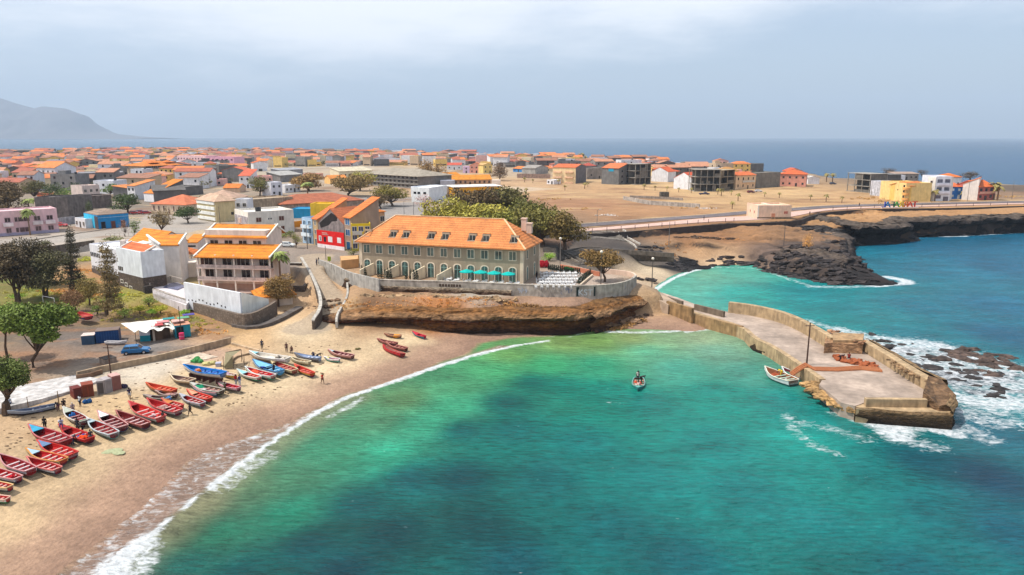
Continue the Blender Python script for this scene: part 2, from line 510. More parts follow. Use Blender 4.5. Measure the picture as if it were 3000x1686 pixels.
def set_col(me, name, arr):
    a = me.color_attributes.new(name, 'FLOAT_COLOR', 'POINT')
    c = np.ones((arr.reshape(-1, arr.shape[-1]).shape[0],4)); c[:, :arr.shape[-1]] = arr.reshape(-1, arr.shape[-1])
    a.data.foreach_set('color', c.ravel())
def mixc(A, col, m):
    return A + (np.array(lin(col)) - A) * m[..., None]

# ---- ground
xs = axis(-150,172,.8,-2600,2600); ys = axis(38,300,.7,0,3200)
X, Y = np.meshgrid(xs, ys)
Z, ds, dp, rocky, dl = height(X, Y)
GC = [(300,1500,1.2,(222,186,136)),(0,1500,1.4,(222,186,136)),(500,1250,1.5,(226,192,142)),(900,1080,1.5,(236,206,158)),(1200,1000,1.5,(238,206,156)),(1500,980,1.2,(215,170,112)),
      (600,1100,1.6,(232,198,146)),(900,965,2,(236,206,160)),(700,1000,2,(222,178,120)),(300,1200,1.5,(226,188,134)),(0,1250,1.5,(206,168,122)),(450,1080,2,(226,208,182)),(600,1040,2,(205,165,135)),
      (300,1000,2.6,(150,128,112)),(100,1050,2.6,(168,130,100)),(250,980,2.6,(130,116,106)),(420,1020,2.6,(158,148,140)),(600,960,2.8,(190,140,88)),(500,985,2.6,(160,136,116)),
      (450,900,3.5,(166,140,52)),(520,925,3.2,(196,140,72)),(380,930,3.3,(176,138,70)),(250,920,3.2,(150,118,96)),(200,850,4.2,(176,130,62)),(100,860,4.4,(150,146,48)),
      (340,870,4.2,(168,160,50)),(0,860,4.5,(140,130,50)),(280,800,5.4,(206,150,90)),(50,760,6,(130,110,80)),(700,965,2.4,(205,160,100)),(840,850,4,(222,180,132)),(810,925,2.2,(232,190,138)),
      (1100,875,5.8,(150,108,70)),(1300,885,5.8,(190,120,52)),(1500,895,5.6,(160,108,58)),(1700,890,5.6,(140,98,56)),(1000,880,3.5,(205,160,112)),(1000,930,2.4,(214,168,112)),
      (1900,950,.9,(214,168,108)),(2050,950,.7,(205,165,118)),
      (1850,805,1.4,(222,190,150)),(1920,790,1,(226,200,162)),(2100,755,1.8,(224,186,140)),(2050,735,3,(206,158,106)),(2020,700,5.4,(170,118,70)),(2180,690,5.4,(176,124,72)),(2100,680,6.5,(178,120,66)),
      (2300,690,5.5,(168,122,78)),(2260,740,3.4,(130,104,88)),(2350,720,4.2,(112,92,80)),(2450,760,3.6,(80,66,60)),(2570,812,1.2,(58,48,46)),(2400,640,6.4,(196,142,82)),(2500,625,6.6,(206,150,86)),(2800,622,6.6,(206,148,84)),
      (2900,645,6.2,(150,110,72)),(3200,622,6.6,(206,148,84)),
      (1760,755,5.8,(92,84,78)),(1830,730,5,(88,80,76)),(1960,765,2.6,(92,82,76)),(1740,700,6.4,(100,88,80)),(1900,735,4.6,(100,88,78)),
      (1600,560, ZP, (206,158,106)),(1800,560, ZP, (208,160,104)),(2000,550, ZP, (226,182,118)),(1700,600, ZP, (184,130,84)),(1900,620, ZP, (196,142,88)),(2100,590, ZP, (214,168,108)),(2300,570, ZP, (222,176,114)),
      (2500,585, ZP, (208,158,100)),(2650,600, ZP, (200,154,104)),(2950,570, ZP, (158,124,92)),(2950,552, ZP, (118,98,80)),(1500,545, ZP, (212,168,118)),(1550,500, ZP, (200,172,138)),(1500,620, ZP, (160,126,92)),
      (1000,510, ZP, (196,176,150)),(900,500, ZP, (200,182,156)),(700,600, ZP, (170,150,128)),(300,690, ZP, (196,180,162)),(100,715, ZP, (206,190,174)),(500,660, ZP, (182,170,158)),(0,700, ZP, (190,170,150)),
      (800,740, ZP, (160,142,126)),(900,750, ZP, (166,146,128)),(1100,600, ZP, (170,158,150)),(1250,610, ZP, (176,160,146)),(300,600, ZP, (150,134,116)),(400,480, ZP, (150,138,124)),(0,500, ZP, (140,128,112)),(800,450, ZP, (140,126,112)),
      (1500,460, ZP, (130,116,100)),(1400,840, ZP, (196,180,160)),(1700,830, ZP, (214,190,170))]
gpts = [tuple(G(c[0], c[1], c[2])[:2]) for c in GC]
GK = .62
A = idw(X, Y, gpts, [lin(c[3]) for c in GC],4)
n1 = fbm(X / 9, Y / 9,21,4); n2 = fbm(X / 2.0, Y / 2.0,31,3)
# wet sand band by distance from the water's edge
wet = sstep(11,4.5, ds + (n1 - .5) * 5) * (ds > -4) * (rocky < .2) * (Y < 170)
A = mixc(A, (188,146,116), wet * .92)
wet2 = sstep(4.2,1.0, ds + (n1 - .5) * 2) * (ds > -4) * (rocky < .2) * (Y < 170)
A = mixc(A, (158,120,98), wet2 * .55)
# bare rock where the land is rocky or steep
gy, gx = np.gradient(Z); stp = np.hypot(gx / np.gradient(X, axis=1), gy / np.gradient(Y, axis=0))
rk = np.maximum(sstep(.45,1.1, stp) * (ds > 0) * (rocky > .05), rocky * sstep(.42,.62, fbm(X / 5, Y / 2.5,41,4)) * sstep(7,2, Z))
rk = rk * (Z < 8.2)
A = mixc(A, (52,46,46), rk * .9)
# dry field variation
fld = (dp > 0) * (Y > 200)
A = A * (1 + (n1 - .5)[..., None] * .35 * np.ones(3)) * (1 + (n2 - .5)[..., None] * .25)
A = mixc(A, (150,104,66), sstep(.56,.70, fbm(X / 22, Y / 14,55,4)) * fld * .6)
A = mixc(A, (232,190,124), sstep(.58,.72, fbm(X / 26, Y / 9,66,4)) * fld * .5)
gr = sstep(.50,.62, fbm(X / 4, Y / 4,77,4)) * inside(X, Y, gp([(0,800,5),(280,790,5),(330,850,4.5),(560,915,3.4),(640,950,3),(420,935,3.2),(200,900,4),(-100,920,4)]))
A = mixc(A, (112,128,30), gr * .75)
dirt = sstep(.52,.6, fbm(X / 6, Y / 3,88,4)) * inside(X, Y, PARK)
A = mixc(A, (176,124,82), dirt * .65)
A = mixc(A, (104,98,94), sstep(.55,.62, fbm(X / 8, Y / 3,99,4)) * inside(X, Y, PARK) * .5)
# paved ground painted as zones
def zone(px, z, col, a=1.0, soft=.4):
    global A
    s = sdf(X, Y, gp(px, z)); A = mixc(A, col, sstep(-soft, soft, s) * a * (.9 + .2 * n2))
zone([(-100,745),(0,738),(310,690),(520,694),(600,668),(640,650),(560,634),(430,628),(400,662),(260,682),(0,702),(-100,708)], ZP, (192,180,168),.85)
zone([(690,700),(760,690),(900,735),(1010,740),(1040,760),(950,770),(905,800),(870,790),(800,765),(740,742)], ZP, (166,148,132),.9)
zone([(1040,600),(1240,590),(1240,640),(1080,640)], ZP, (172,164,158),.8)
zone([(1330,553),(1440,545),(1640,553),(1500,566)], ZP, (226,200,166),.7,2)
dr, zr, hw = ramp_info(X, Y)
A = mixc(A, (196,172,142), sstep(.3,-.1, dr - hw) * .85)
lum = A @ np.array([.3,.6,.1]); A = (lum[..., None] + (A - lum[..., None]) * .84) * GK
keep = (Z > -2.95)
go, me = grid_mesh('ground', xs, ys, Z, keep)
set_col(me, 'tint', A)
m, t, b = base_mat('ground_material', .92,.2)
at = t.nodes.new('ShaderNodeAttribute'); at.attribute_name = 'tint'
pos = t.nodes.new('ShaderNodeNewGeometry').outputs['Position']
S = noise_mul(t, at.outputs['Color'],1.3,.86,1.12, pos, 7)
S = noise_mul(t, S, 3.2,.84,1.12, pos, 6,(1,.7,1))
S = noise_mul(t, S, .12,.9,1.1, pos, 5)
t.links.new(S, b.inputs['Base Color'])
add_bump(t, b, 2.2,.9,.22, pos, 9)
me.materials.append(m)
tag(go, kind='structure')

# ---- sea
xs2 = axis(-75,215,.75,-14500,14500,1.06); ys2 = axis(36,330,.75,-40,15000,1.05)
X2, Y2 = np.meshgrid(xs2, ys2)
sea_d = -sdf(X2, Y2, LAND) - shore_noise(X2, Y2)
WC = [(300,1700,(96,118,100)),(420,1680,(58,104,94)),(560,1650,(40,100,96)),(560,1560,(84,122,98)),(640,1560,(64,140,116)),(620,1480,(116,132,108)),(760,1420,(104,140,112)),(850,1500,(66,150,126)),(860,1400,(92,150,122)),(1000,1330,(86,160,130)),
      (1130,1330,(84,178,150)),(1250,1240,(96,188,156)),(1100,1230,(104,160,128)),(1180,1170,(112,152,112)),(1350,1130,(106,176,136)),(1330,1190,(104,198,160)),(1450,1090,(106,190,140)),(1500,1040,(130,178,118)),(1600,1070,(96,190,140)),
      (1650,1000,(150,178,120)),(1750,1000,(146,182,116)),(1850,990,(158,176,124)),(1950,990,(150,186,150)),(1900,1030,(116,190,160)),(1750,1070,(84,176,142)),(2050,990,(168,190,160)),(2100,1030,(136,188,168)),(2000,1080,(98,182,164)),
      (2200,1090,(96,170,156)),(2100,1150,(44,152,142)),(1900,1180,(34,146,140)),(1780,1150,(42,150,138)),(1650,1130,(50,140,128)),(1560,1120,(28,110,108)),(1480,1180,(24,102,104)),(1350,1260,(22,98,104)),(1500,1260,(22,116,118)),
      (1200,1400,(24,98,106)),(1350,1400,(18,90,100)),(1050,1480,(28,96,102)),(900,1600,(28,92,100)),(1150,1560,(10,84,92)),(1400,1550,(8,90,96)),(1600,1400,(10,112,116)),(1700,1300,(14,134,134)),(1900,1400,(4,136,136)),(1800,1550,(4,116,122)),
      (1500,1650,(8,92,104)),(2100,1300,(16,144,142)),(2200,1450,(0,132,134)),(2000,1650,(2,112,122)),(2400,1400,(8,146,142)),(2350,1300,(60,168,160)),(2550,1380,(14,128,130)),(2450,1550,(2,128,130)),(2700,1350,(34,92,108)),(2900,1400,(24,74,100)),
      (2750,1500,(0,118,126)),(2950,1550,(2,104,124)),(2700,1680,(2,112,124)),(1000,1680,(16,82,96)),(700,1680,(26,94,98)),(2300,1180,(40,140,138)),(2450,1230,(60,150,148)),(2900,1260,(50,110,130)),(2950,1180,(70,140,150)),
      (1990,830,(126,202,184)),(2060,800,(136,200,176)),(2150,800,(110,194,178)),(2200,860,(62,176,168)),(2350,870,(34,152,158)),(2500,900,(24,142,154)),(2700,900,(16,122,146)),(2950,900,(12,112,144)),(2400,930,(40,156,160)),
      (2950,780,(14,108,142)),(2700,780,(24,122,150)),(2560,760,(34,128,152)),(2750,720,(26,112,146)),(2950,700,(20,108,142)),(2400,860,(40,150,160)),(2700,990,(50,130,148)),(2950,980,(20,100,132)),(2650,1060,(110,142,150)),
      (3000,640,(24,96,140)),(3000,500,(20,84,124)),(2400,470,(20,82,122)),(1500,440,(26,86,122)),(3000,420,(20,74,112)),(500,420,(40,86,120)),(3800,900,(10,90,130)),(1500,1900,(6,84,98)),(3000,1900,(2,100,116))]
wpts = [tuple(G(c[0], c[1],0)[:2]) for c in WC]
W = idw(X2, Y2, wpts, [lin(c[2]) for c in WC],3.2,1.2)
mn = fbm(X2 / 14, Y2 / 9,5,5) - .5; mn2 = fbm(X2 / 5, Y2 / 3,15,4) - .5
W = W * .62
lw_ = W @ np.array([.25,.6,.15]); W = np.clip(lw_[..., None] + (W - lw_[..., None]) * 1.22,.002,1) * np.array([1,1,.94])
W = W * (1 + (mn * .5 + mn2 * .25)[..., None] * (Y2 < 400)[..., None])
foam = np.zeros(X2.shape); lace = np.zeros(X2.shape)
def fo(px, w, s, side=0, z=0.0, wz=None):
    """foam line along px with half width w (metres), strength s"""
    global foam
    P = gp(px, 0); d = seg_dist(X2, Y2, P)
    ww = w * (.6 + .8 * fbm(X2 / 3, Y2 / 3,61 + len(px),3))
    foam = np.maximum(foam, s * sstep(1.5,.25, d / ww))
MAINF = [(262,1760),(310,1690),(360,1630),(420,1590),(460,1562),(530,1502),(617,1432),(722,1351),(815,1287),(932,1211),(1025,1165),(1165,1118),(1281,1077),(1397,1042),(1514,1015),(1610,1001)]
fo(MAINF[:4],1.7,1.0); fo(MAINF[3:7],.38,.95); fo(MAINF[6:12],.62,1.0); fo(MAINF[11:15],.85,1.0); fo(MAINF[13:],.5,.9)
fo([(390,1690),(430,1640),(450,1600)],1.3,.72); fo([(640,1440),(720,1380),(800,1330)],1.3,.6)
fo([(960,1225),(1060,1170)],1.0,.6)
inner = sdf(X2, Y2, gp(SHORE1[:-12] + [(1460,1012)] + MAINF[::-1][1:],0))
lace = sstep(-.5,.6, inner) * .41 + sstep(1.5,.0, np.abs(sea_d)) * .2 * (Y2 < 140)
W = mixc(W, (150,122,108), sstep(-.4,.8, inner) * .9)
sn_ = sstep(1.4,-.2, sea_d) * (Y2 < 133) * (X2 < 12); W = mixc(W, (166,130,108), sn_ * .9)
wf = sstep(5.0,.5, seg_dist(X2, Y2, gp(MAINF[:11]))) * (inner < 0)
W = mixc(W, (150,138,104), wf * .55)
fo([(1560,985),(1660,990),(1740,968),(1790,972)],.5,.5); fo([(1780,972),(1880,975),(1960,972),(2040,964),(2110,950),(2150,948)],1.0,.78); fo([(2010,972),(2100,960)],1.4,.8)
fo([(1915,852),(1940,836),(1975,815),(2025,795),(2085,784)],.9,.95); fo([(2080,783),(2200,786),(2270,802)],1.0,.5)
fo([(2000,885),(2060,900),(2130,915),(2200,905)],1.2,.5)
fo([(2260,800),(2300,815),(2380,840)],1.3,.55); fo([(2380,840),(2480,842),(2560,838)],2.0,.6); fo([(2600,812),(2650,822),(2660,830),(2560,838)],2.2,.85)
fo([(2560,715),(2640,712),(2690,704)],1.0,.85); fo([(2655,692),(2760,694),(2830,693)],1.2,.8); fo([(2830,692),(2900,688),(2990,683)],.8,.7)
fo([(2370,940),(2420,958),(2480,975)],1.6,.62); fo([(2450,965),(2540,985),(2640,1000)],2.6,.72); fo([(2540,985),(2600,1020),(2680,1040)],3.4,.72)
fo([(2640,1000),(2740,1010),(2850,1045),(2960,1075),(3060,1110)],2.6,.82); fo([(2760,1040),(2850,1070)],4,.55)
fo([(2800,1165),(2880,1180),(2960,1180),(3100,1190)],4.0,.78); fo([(2810,1200),(2880,1235),(2960,1240)],3.0,.6)
fo([(2500,1215),(2560,1235),(2620,1255)],3.0,.95); fo([(2600,1270),(2680,1300),(2740,1310)],2.4,.6); fo([(2790,1250),(2850,1262),(2900,1290)],2.6,.6); fo([(2560,1230),(2640,1285)],2.6,.82); fo([(2640,1238),(2720,1252),(2800,1272)],1.7,.9); fo([(2530,1222),(2700,1240)],1.0,.95)
fo([(2310,1220),(2330,1260),(2370,1300),(2450,1330)],1.4,.52); fo([(2350,1240),(2450,1260),(2540,1290)],2.0,.5)
fo([(1780,1180),(1830,1185)],.6,.42)
foam = np.maximum(foam, lace)
reef = inside(X2, Y2, gp([(2480,985),(2620,1020),(2760,1020),(2950,1080),(3100,1150),(3000,1150),(2860,1160),(2720,1110),(2600,1040)]))
rn = fbm(X2 / 7, Y2 / 3.2,71,4)
W = mixc(W, (44,44,56), reef * sstep(.36,.52, rn) * .85)
foam = np.maximum(foam, reef * sstep(.55,.35, rn) * .5)
surf = sdf(X2, Y2, gp([(2400,945),(2560,972),(2720,985),(2860,1020),(3060,1080),(3100,1230),(2960,1240),(2830,1262),(2800,1180),(2700,1110),(2560,1030),(2440,985)]))
foam = np.maximum(foam, sstep(-4,6, surf) * (.52 + .36 * fbm(X2 / 9, Y2 / 5,33,3)))
foam *= (Y2 < 420)
Z2 = np.zeros(X2.shape) + .22 * np.exp(-(seg_dist(X2, Y2, gp(MAINF)) / 1.0) ** 2) + (fbm(X2 / 6, Y2 / 3,91,3) - .5) * .25 * sstep(1,10, sea_d) * (Y2 < 420)
keep2 = (sea_d > -3.5)
wo, me = grid_mesh('water', xs2, ys2, Z2, keep2)
set_col(me, 'depth_tint', W)
set_col(me, 'foam', np.stack([foam] * 3,-1))
m, t, b = base_mat('sea_water', .2,.32)
b.inputs['IOR'].default_value = 1.33
at = t.nodes.new('ShaderNodeAttribute'); at.attribute_name = 'depth_tint'
af = t.nodes.new('ShaderNodeAttribute'); af.attribute_name = 'foam'
pos = t.nodes.new('ShaderNodeNewGeometry').outputs['Position']
S = noise_mul(t, at.outputs['Color'],.12,.82,1.2, pos, 6,(1,2.2,1))
S = noise_mul(t, S, .9,.74,1.26, pos, 6,(.6,2.4,1))  # ripple shading painted in as darker and lighter streaks
# foam pattern: lacy noise compared with the foam strength
fn = t.nodes.new('ShaderNodeTexNoise'); fn.inputs['Scale'].default_value = 1.1; fn.inputs['Detail'].default_value = 9; fn.inputs['Roughness'].default_value = .68; fn.inputs['Distortion'].default_value = .8
mpf = t.nodes.new('ShaderNodeMapping'); mpf.inputs['Scale'].default_value = (.8,1.3,1); t.links.new(pos, mpf.inputs[0]); t.links.new(mpf.outputs[0], fn.inputs['Vector'])
inv = t.nodes.new('ShaderNodeMath'); inv.operation = 'SUBTRACT'; inv.inputs[0].default_value = 1.02
t.links.new(af.outputs['Fac'], inv.inputs[1])
df = t.nodes.new('ShaderNodeMath'); df.operation = 'SUBTRACT'
sc_ = t.nodes.new('ShaderNodeMapRange'); sc_.inputs['From Min'].default_value = .25; sc_.inputs['From Max'].default_value = .75
t.links.new(fn.outputs['Fac'], sc_.inputs[0])
t.links.new(sc_.outputs[0], df.inputs[0]); t.links.new(inv.outputs[0], df.inputs[1])
fr = t.nodes.new('ShaderNodeMapRange'); fr.interpolation_type = 'SMOOTHSTEP'; fr.inputs['From Min'].default_value = -.16; fr.inputs['From Max'].default_value = .42; fr.inputs['To Max'].default_value = .94
t.links.new(df.outputs[0], fr.inputs[0])
# small white flecks in the colour: whitecaps and painted glints
fk = t.nodes.new('ShaderNodeTexNoise'); fk.inputs['Scale'].default_value = .9; fk.inputs['Detail'].default_value = 5; fk.inputs['Roughness'].default_value = .6
mpk = t.nodes.new('ShaderNodeMapping'); mpk.inputs['Scale'].default_value = (.9,2.6,1); t.links.new(pos, mpk.inputs[0]); t.links.new(mpk.outputs[0], fk.inputs['Vector'])
fkr = t.nodes.new('ShaderNodeMapRange'); fkr.inputs['From Min'].default_value = .715; fkr.inputs['From Max'].default_value = .78; fkr.inputs['To Max'].default_value = .6
t.links.new(fk.outputs['Fac'], fkr.inputs[0])
mxm = t.nodes.new('ShaderNodeMath'); mxm.operation = 'MAXIMUM'
t.links.new(fr.outputs[0], mxm.inputs[0]); t.links.new(fkr.outputs[0], mxm.inputs[1])
mc = t.nodes.new('ShaderNodeMixRGB'); t.links.new(noise_mul(t, (.80,.83,.85),1.6,.66,1.06, pos, 7), mc.inputs[2])
t.links.new(mxm.outputs[0], mc.inputs[0]); t.links.new(S, mc.inputs[1])
t.links.new(mc.outputs[0], b.inputs['Base Color'])
rr = t.nodes.new('ShaderNodeMapRange'); rr.inputs['To Min'].default_value = .24; rr.inputs['To Max'].default_value = .9
t.links.new(mxm.outputs[0], rr.inputs[0]); t.links.new(rr.outputs[0], b.inputs['Roughness'])
u1 = t.nodes.new('ShaderNodeTexNoise'); u1.inputs['Scale'].default_value = .75; u1.inputs['Detail'].default_value = 6; u1.inputs['Roughness'].default_value = .6
mpu = t.nodes.new('ShaderNodeMapping'); mpu.inputs['Scale'].default_value = (.7,1.9,1); mpu.inputs['Rotation'].default_value = (0,0, R(12))
t.links.new(pos, mpu.inputs[0]); t.links.new(mpu.outputs[0], u1.inputs['Vector'])
ub = t.nodes.new('ShaderNodeBump'); ub.inputs['Strength'].default_value = 1; ub.inputs['Distance'].default_value = 1.3
t.links.new(u1.outputs['Fac'], ub.inputs['Height']); t.links.new(ub.outputs[0], b.inputs['Normal'])
me.materials.append(m)
tag(wo, kind='structure')

# ---- mountain headland across the bay
mpx = [(-900,330),(-500,250),(-250,262),(-100,250),(0,275),(40,290),(100,308),(125,300),(190,308),(240,330),(275,368),(300,386),(390,398),(470,405)]
YM = 10500
prof = [D(a, b_, YM) for a, b_ in mpx]
gx_ = np.linspace(prof[0].x, prof[-1].x, 160); gy_ = np.linspace(-1,1,40)
XX, VV = np.meshgrid(gx_, gy_)
hp = np.interp(gx_, [p.x for p in prof],[max(p.z, 0) for p in prof])
fall = np.clip(1 - np.abs(VV) ** 1.3,0,1)
ZM = hp[None] * (fall * (.9 + .25 * (fbm(XX / 260, VV * 3,7,5) - .5) * 2 * (1 - fall)) + (fbm(XX / 190, VV * 7,8,5) - .5) * .42 * fall * (1 - fall) * 3)
me = None
mo, me = grid_mesh('mountain', gx_, YM + gy_ * 900, np.maximum(ZM, -2))
me.materials.append(M('rock', (112,108,112)))
tag(mo, kind='structure')

# ---- haze
hb = MB().box(-15500,-120,-5,15500,15800,860)
ho = hb.build('haze', M('x'))
hm = bpy.data.materials.new('haze_air'); hm.use_nodes = True
hm.node_tree.nodes.clear()
o_ = hm.node_tree.nodes.new('ShaderNodeOutputMaterial'); pv = hm.node_tree.nodes.new('ShaderNodeVolumePrincipled')
pv.inputs['Color'].default_value = (.64,.80,1.0,1); pv.inputs['Density'].default_value = HAZE_D if 'HAZE_D' in globals() else 0.95e-4
pv.inputs['Anisotropy'].default_value = 0.0
hm.node_tree.links.new(pv.outputs[0], o_.inputs['Volume'])
ho.data.materials.clear(); ho.data.materials.append(hm)
tag(ho, kind='stuff')
# ================================================================ cliffs, rocks, walls, pier, roads
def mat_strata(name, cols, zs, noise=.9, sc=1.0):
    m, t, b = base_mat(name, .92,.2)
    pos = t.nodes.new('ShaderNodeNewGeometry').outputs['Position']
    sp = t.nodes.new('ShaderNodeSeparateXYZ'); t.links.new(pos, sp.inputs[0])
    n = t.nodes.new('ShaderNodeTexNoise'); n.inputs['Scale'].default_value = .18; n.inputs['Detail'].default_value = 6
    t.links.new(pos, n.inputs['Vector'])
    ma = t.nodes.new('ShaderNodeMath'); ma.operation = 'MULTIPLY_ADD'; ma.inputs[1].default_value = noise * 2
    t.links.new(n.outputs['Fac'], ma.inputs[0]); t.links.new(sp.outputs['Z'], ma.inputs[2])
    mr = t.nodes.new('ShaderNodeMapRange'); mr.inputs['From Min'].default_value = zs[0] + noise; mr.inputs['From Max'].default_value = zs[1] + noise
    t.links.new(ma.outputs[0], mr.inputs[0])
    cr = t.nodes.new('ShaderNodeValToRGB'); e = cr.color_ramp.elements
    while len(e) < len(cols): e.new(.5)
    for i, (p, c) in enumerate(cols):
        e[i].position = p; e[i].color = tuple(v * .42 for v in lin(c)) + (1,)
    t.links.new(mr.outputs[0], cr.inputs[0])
    S = noise_mul(t, cr.outputs[0],1.0 * sc, .4,1.5, pos, 9,(1,1,3.5))
    S = noise_mul(t, S, .35 * sc, .7,1.3, pos, 6)
    t.links.new(S, b.inputs['Base Color'])
    add_bump(t, b, 1.6 * sc, 1.0,.45, pos, 9,(1,1,2.6))
    return m
def resample(P, step):
    out = []
    for a, b in zip(P[:-1], P[1:]):
        n = max(1, int((b - a).length / step))
        for i in range(n): out.append(a + (b - a) * (i / n))
    return out + [P[-1]]
def smooth_path(P, it=2):
    for _ in range(it):
        Q = [P[0]]
        for a, b in zip(P[:-1], P[1:]): Q += [a * .75 + b * .25, a * .25 + b * .75]
        P = Q + [P[-1]]
    return P
def cliff(name, path, prof, mat, step=.5, amp=.6, seed=1, lab=None, zscale=None, fine=.25):
    """rock face swept along path: prof is a list of (inland offset, height)"""
    P = resample(path, step); n = len(P)
    pr = []
    for (a, b) in zip(prof[:-1], prof[1:]):
        k = max(1, int(math.hypot(b[0] - a[0], b[1] - a[1]) / step))
        for i in range(k): pr.append((a[0] + (b[0] - a[0]) * i / k, a[1] + (b[1] - a[1]) * i / k))
    pr.append(prof[-1]); m_ = len(pr)
    S = np.arange(n)[:, None] * step + np.zeros(m_)[None]; Hh = np.array([p[1] for p in pr])[None] + np.zeros(n)[:, None]; O = np.array([p[0] for p in pr])[None] + np.zeros(n)[:, None]
    q = (fbm(S / 4.2, Hh / 1.1 + O / 3, seed, 5) - .5) * 2 * amp * 1.6 + (fbm(S / 1.1, Hh / .5, seed + 9,3) - .5) * fine * 2
    led = np.floor(fbm(S / 7, O / 2 + Hh / 2, seed + 3,3) * 7) / 7 - .5
    off = O + q + led * amp
    hz = 1 if zscale is None else np.interp(np.linspace(0,1, n), np.linspace(0,1, len(zscale)), zscale)[:, None]
    Hz = (Hh + (fbm(S / 3, O, seed + 5,4) - .5) * amp * 1.1) * hz
    mb = MB()
    for i, p in enumerate(P):
        d = (P[min(i + 2, n - 1)] - P[max(i - 2,0)]).normalized(); nx, ny = -d.y, d.x
        for j in range(m_): mb.v.append((p.x + nx * off[i, j], p.y + ny * off[i, j], Hz[i, j]))
    for i in range(n - 1):
        for j in range(m_ - 1):
            a = i * m_ + j; mb.f.append((a, a + m_, a + m_ + 1, a + 1)); mb.m.append(0)
    o = mb.build(name, mat, fix=False)
    return o
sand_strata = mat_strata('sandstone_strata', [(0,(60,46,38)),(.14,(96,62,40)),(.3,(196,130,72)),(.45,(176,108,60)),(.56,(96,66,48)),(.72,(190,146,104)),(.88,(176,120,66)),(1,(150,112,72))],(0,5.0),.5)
basalt = mat_strata('basalt', [(0,(34,31,33)),(.35,(44,40,40)),(.7,(76,66,62)),(1,(140,122,106))],(0,7.5),1.2,.8)
basalt_lo = mat_strata('basalt_low', [(0,(40,37,38)),(.3,(56,50,48)),(.6,(92,80,74)),(1,(138,120,106))],(0,5),1.2,.8)
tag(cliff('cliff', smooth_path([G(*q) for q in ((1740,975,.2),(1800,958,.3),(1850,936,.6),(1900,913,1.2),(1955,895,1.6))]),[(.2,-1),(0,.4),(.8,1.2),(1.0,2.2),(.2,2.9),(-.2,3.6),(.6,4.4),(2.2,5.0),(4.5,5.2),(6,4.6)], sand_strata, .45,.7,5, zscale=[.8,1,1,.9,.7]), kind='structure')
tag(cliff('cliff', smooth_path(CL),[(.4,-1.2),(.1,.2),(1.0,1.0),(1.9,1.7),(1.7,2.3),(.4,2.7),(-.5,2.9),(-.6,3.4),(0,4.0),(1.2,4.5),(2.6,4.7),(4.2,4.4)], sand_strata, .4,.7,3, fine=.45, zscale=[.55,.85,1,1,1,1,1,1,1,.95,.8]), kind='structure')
# black sea cliffs
def gl(lst, z=0): return [G(p[0], p[1], z) for p in lst]
tag(cliff('sea_cliff', smooth_path(gl([(2505,722),(2560,716),(2620,716),(2680,710),(2668,700),(2650,695),(2700,697),(2800,692),(2900,688),(3000,683),(3300,677)])),
          [(.5,-2),(0,.2),(2.6,1.5),(3.4,3),(1.2,4.4),(.8,5.6),(3.0,6.6),(7,6.9),(9.5,6.1)], basalt, .9,1.5,11, fine=.6), kind='structure')
tag(cliff('sea_cliff', smooth_path(gl([(2330,672),(2380,690),(2440,705),(2505,722)],0)),
          [(.5,-1),(1,1.0),(3,2.6),(3.2,4),(1.4,5.4),(2.5,6.4),(7,6.8),(9,6.0)], basalt, .9,1.5,15, fine=.6, zscale=[.9,1,1,1]), kind='structure')
tag(cliff('headland', smooth_path(gl([(2130,748),(2190,770),(2262,795),(2340,812),(2440,830),(2540,835),(2636,836),(2600,822)],0)),
          [(-1.5,-1),(-.6,.4),(1.5,1.0),(2.4,2.1),(5,2.4),(5.8,3.4),(9,3.7),(10,4.5),(17,4.8),(20,4.2)], basalt_lo, .6,1.3,21, fine=1.1, zscale=[.5,.8,1,1,.9,.75,.4,.12]), kind='structure')
tag(cliff('headland', smooth_path(gl([(2600,822),(2552,806),(2510,784),(2500,750),(2502,722)],0)),
          [(-1,-1),(0,.5),(.5,2),(1.2,3.2),(3,4.2),(8,4.7),(14,4.4)], basalt_lo, .8,1.1,25, fine=.5, zscale=[.12,.5,.9,1,1]), kind='structure')
tag(cliff('rock_outcrop', smooth_path(gl([(1875,748),(1930,768),(1990,778),(2040,784),(2085,782),(2060,772)],.6)),[(-1,-.6),(0,.4),(1.2,1.0),(3,1.6),(6,2.4),(9,1.4)], basalt, .7,.9,31, fine=.5, zscale=[1.4,1.3,1,.8,.5,.1]), kind='structure')
rnd = random.Random(5)
def rocks(name, cx, n, spread, smin, smax, mat, seed, kind='stuff', vs=1.0):
    r_ = random.Random(seed); mb = MB()
    for k in range(n):
        p = r_.choice(cx); x = p[0] + r_.gauss(0, spread); y = p[1] + r_.gauss(0, spread * .7); s = r_.uniform(smin, smax)
        zz = p[2] if len(p) > 2 else 0
        mb.ell((x, y, zz + s * .1),(s * r_.uniform(.8,1.5), s * r_.uniform(.7,1.2), s * r_.uniform(.35,.75) * vs),7,5,.34, r_)
    return tag(mb.build(name, mat), kind=kind)
def jag(name, pts, n, spread, smin, smax, mat, seed):
    r_ = random.Random(seed); mb = MB()
    for k in range(n):
        p = r_.choice(pts); x = p[0] + r_.gauss(0, spread); y = p[1] + r_.gauss(0, spread * .8); s = r_.uniform(smin, smax); zz = zat(x, y)
        if zz < -.2: continue
        mb.ell((x, y, zz + s * .15),(s * r_.uniform(1,2.2), s * r_.uniform(.5,1.0), s * r_.uniform(.3,.8)),5,4,.4, r_)
    return tag(mb.build(name, mat), kind='stuff')
RB = M('rock', (128,100,76)); RK = M('rock', (60,54,52)); RT = M('rock', (168,138,104))
rocks('loose_rocks', [G(960,930,2.2), G(985,912,3.0), G(950,900,3.5), G(1000,935,2.1), G(975,880,4.5)],60,1.2,.15,.6, RB, 1)
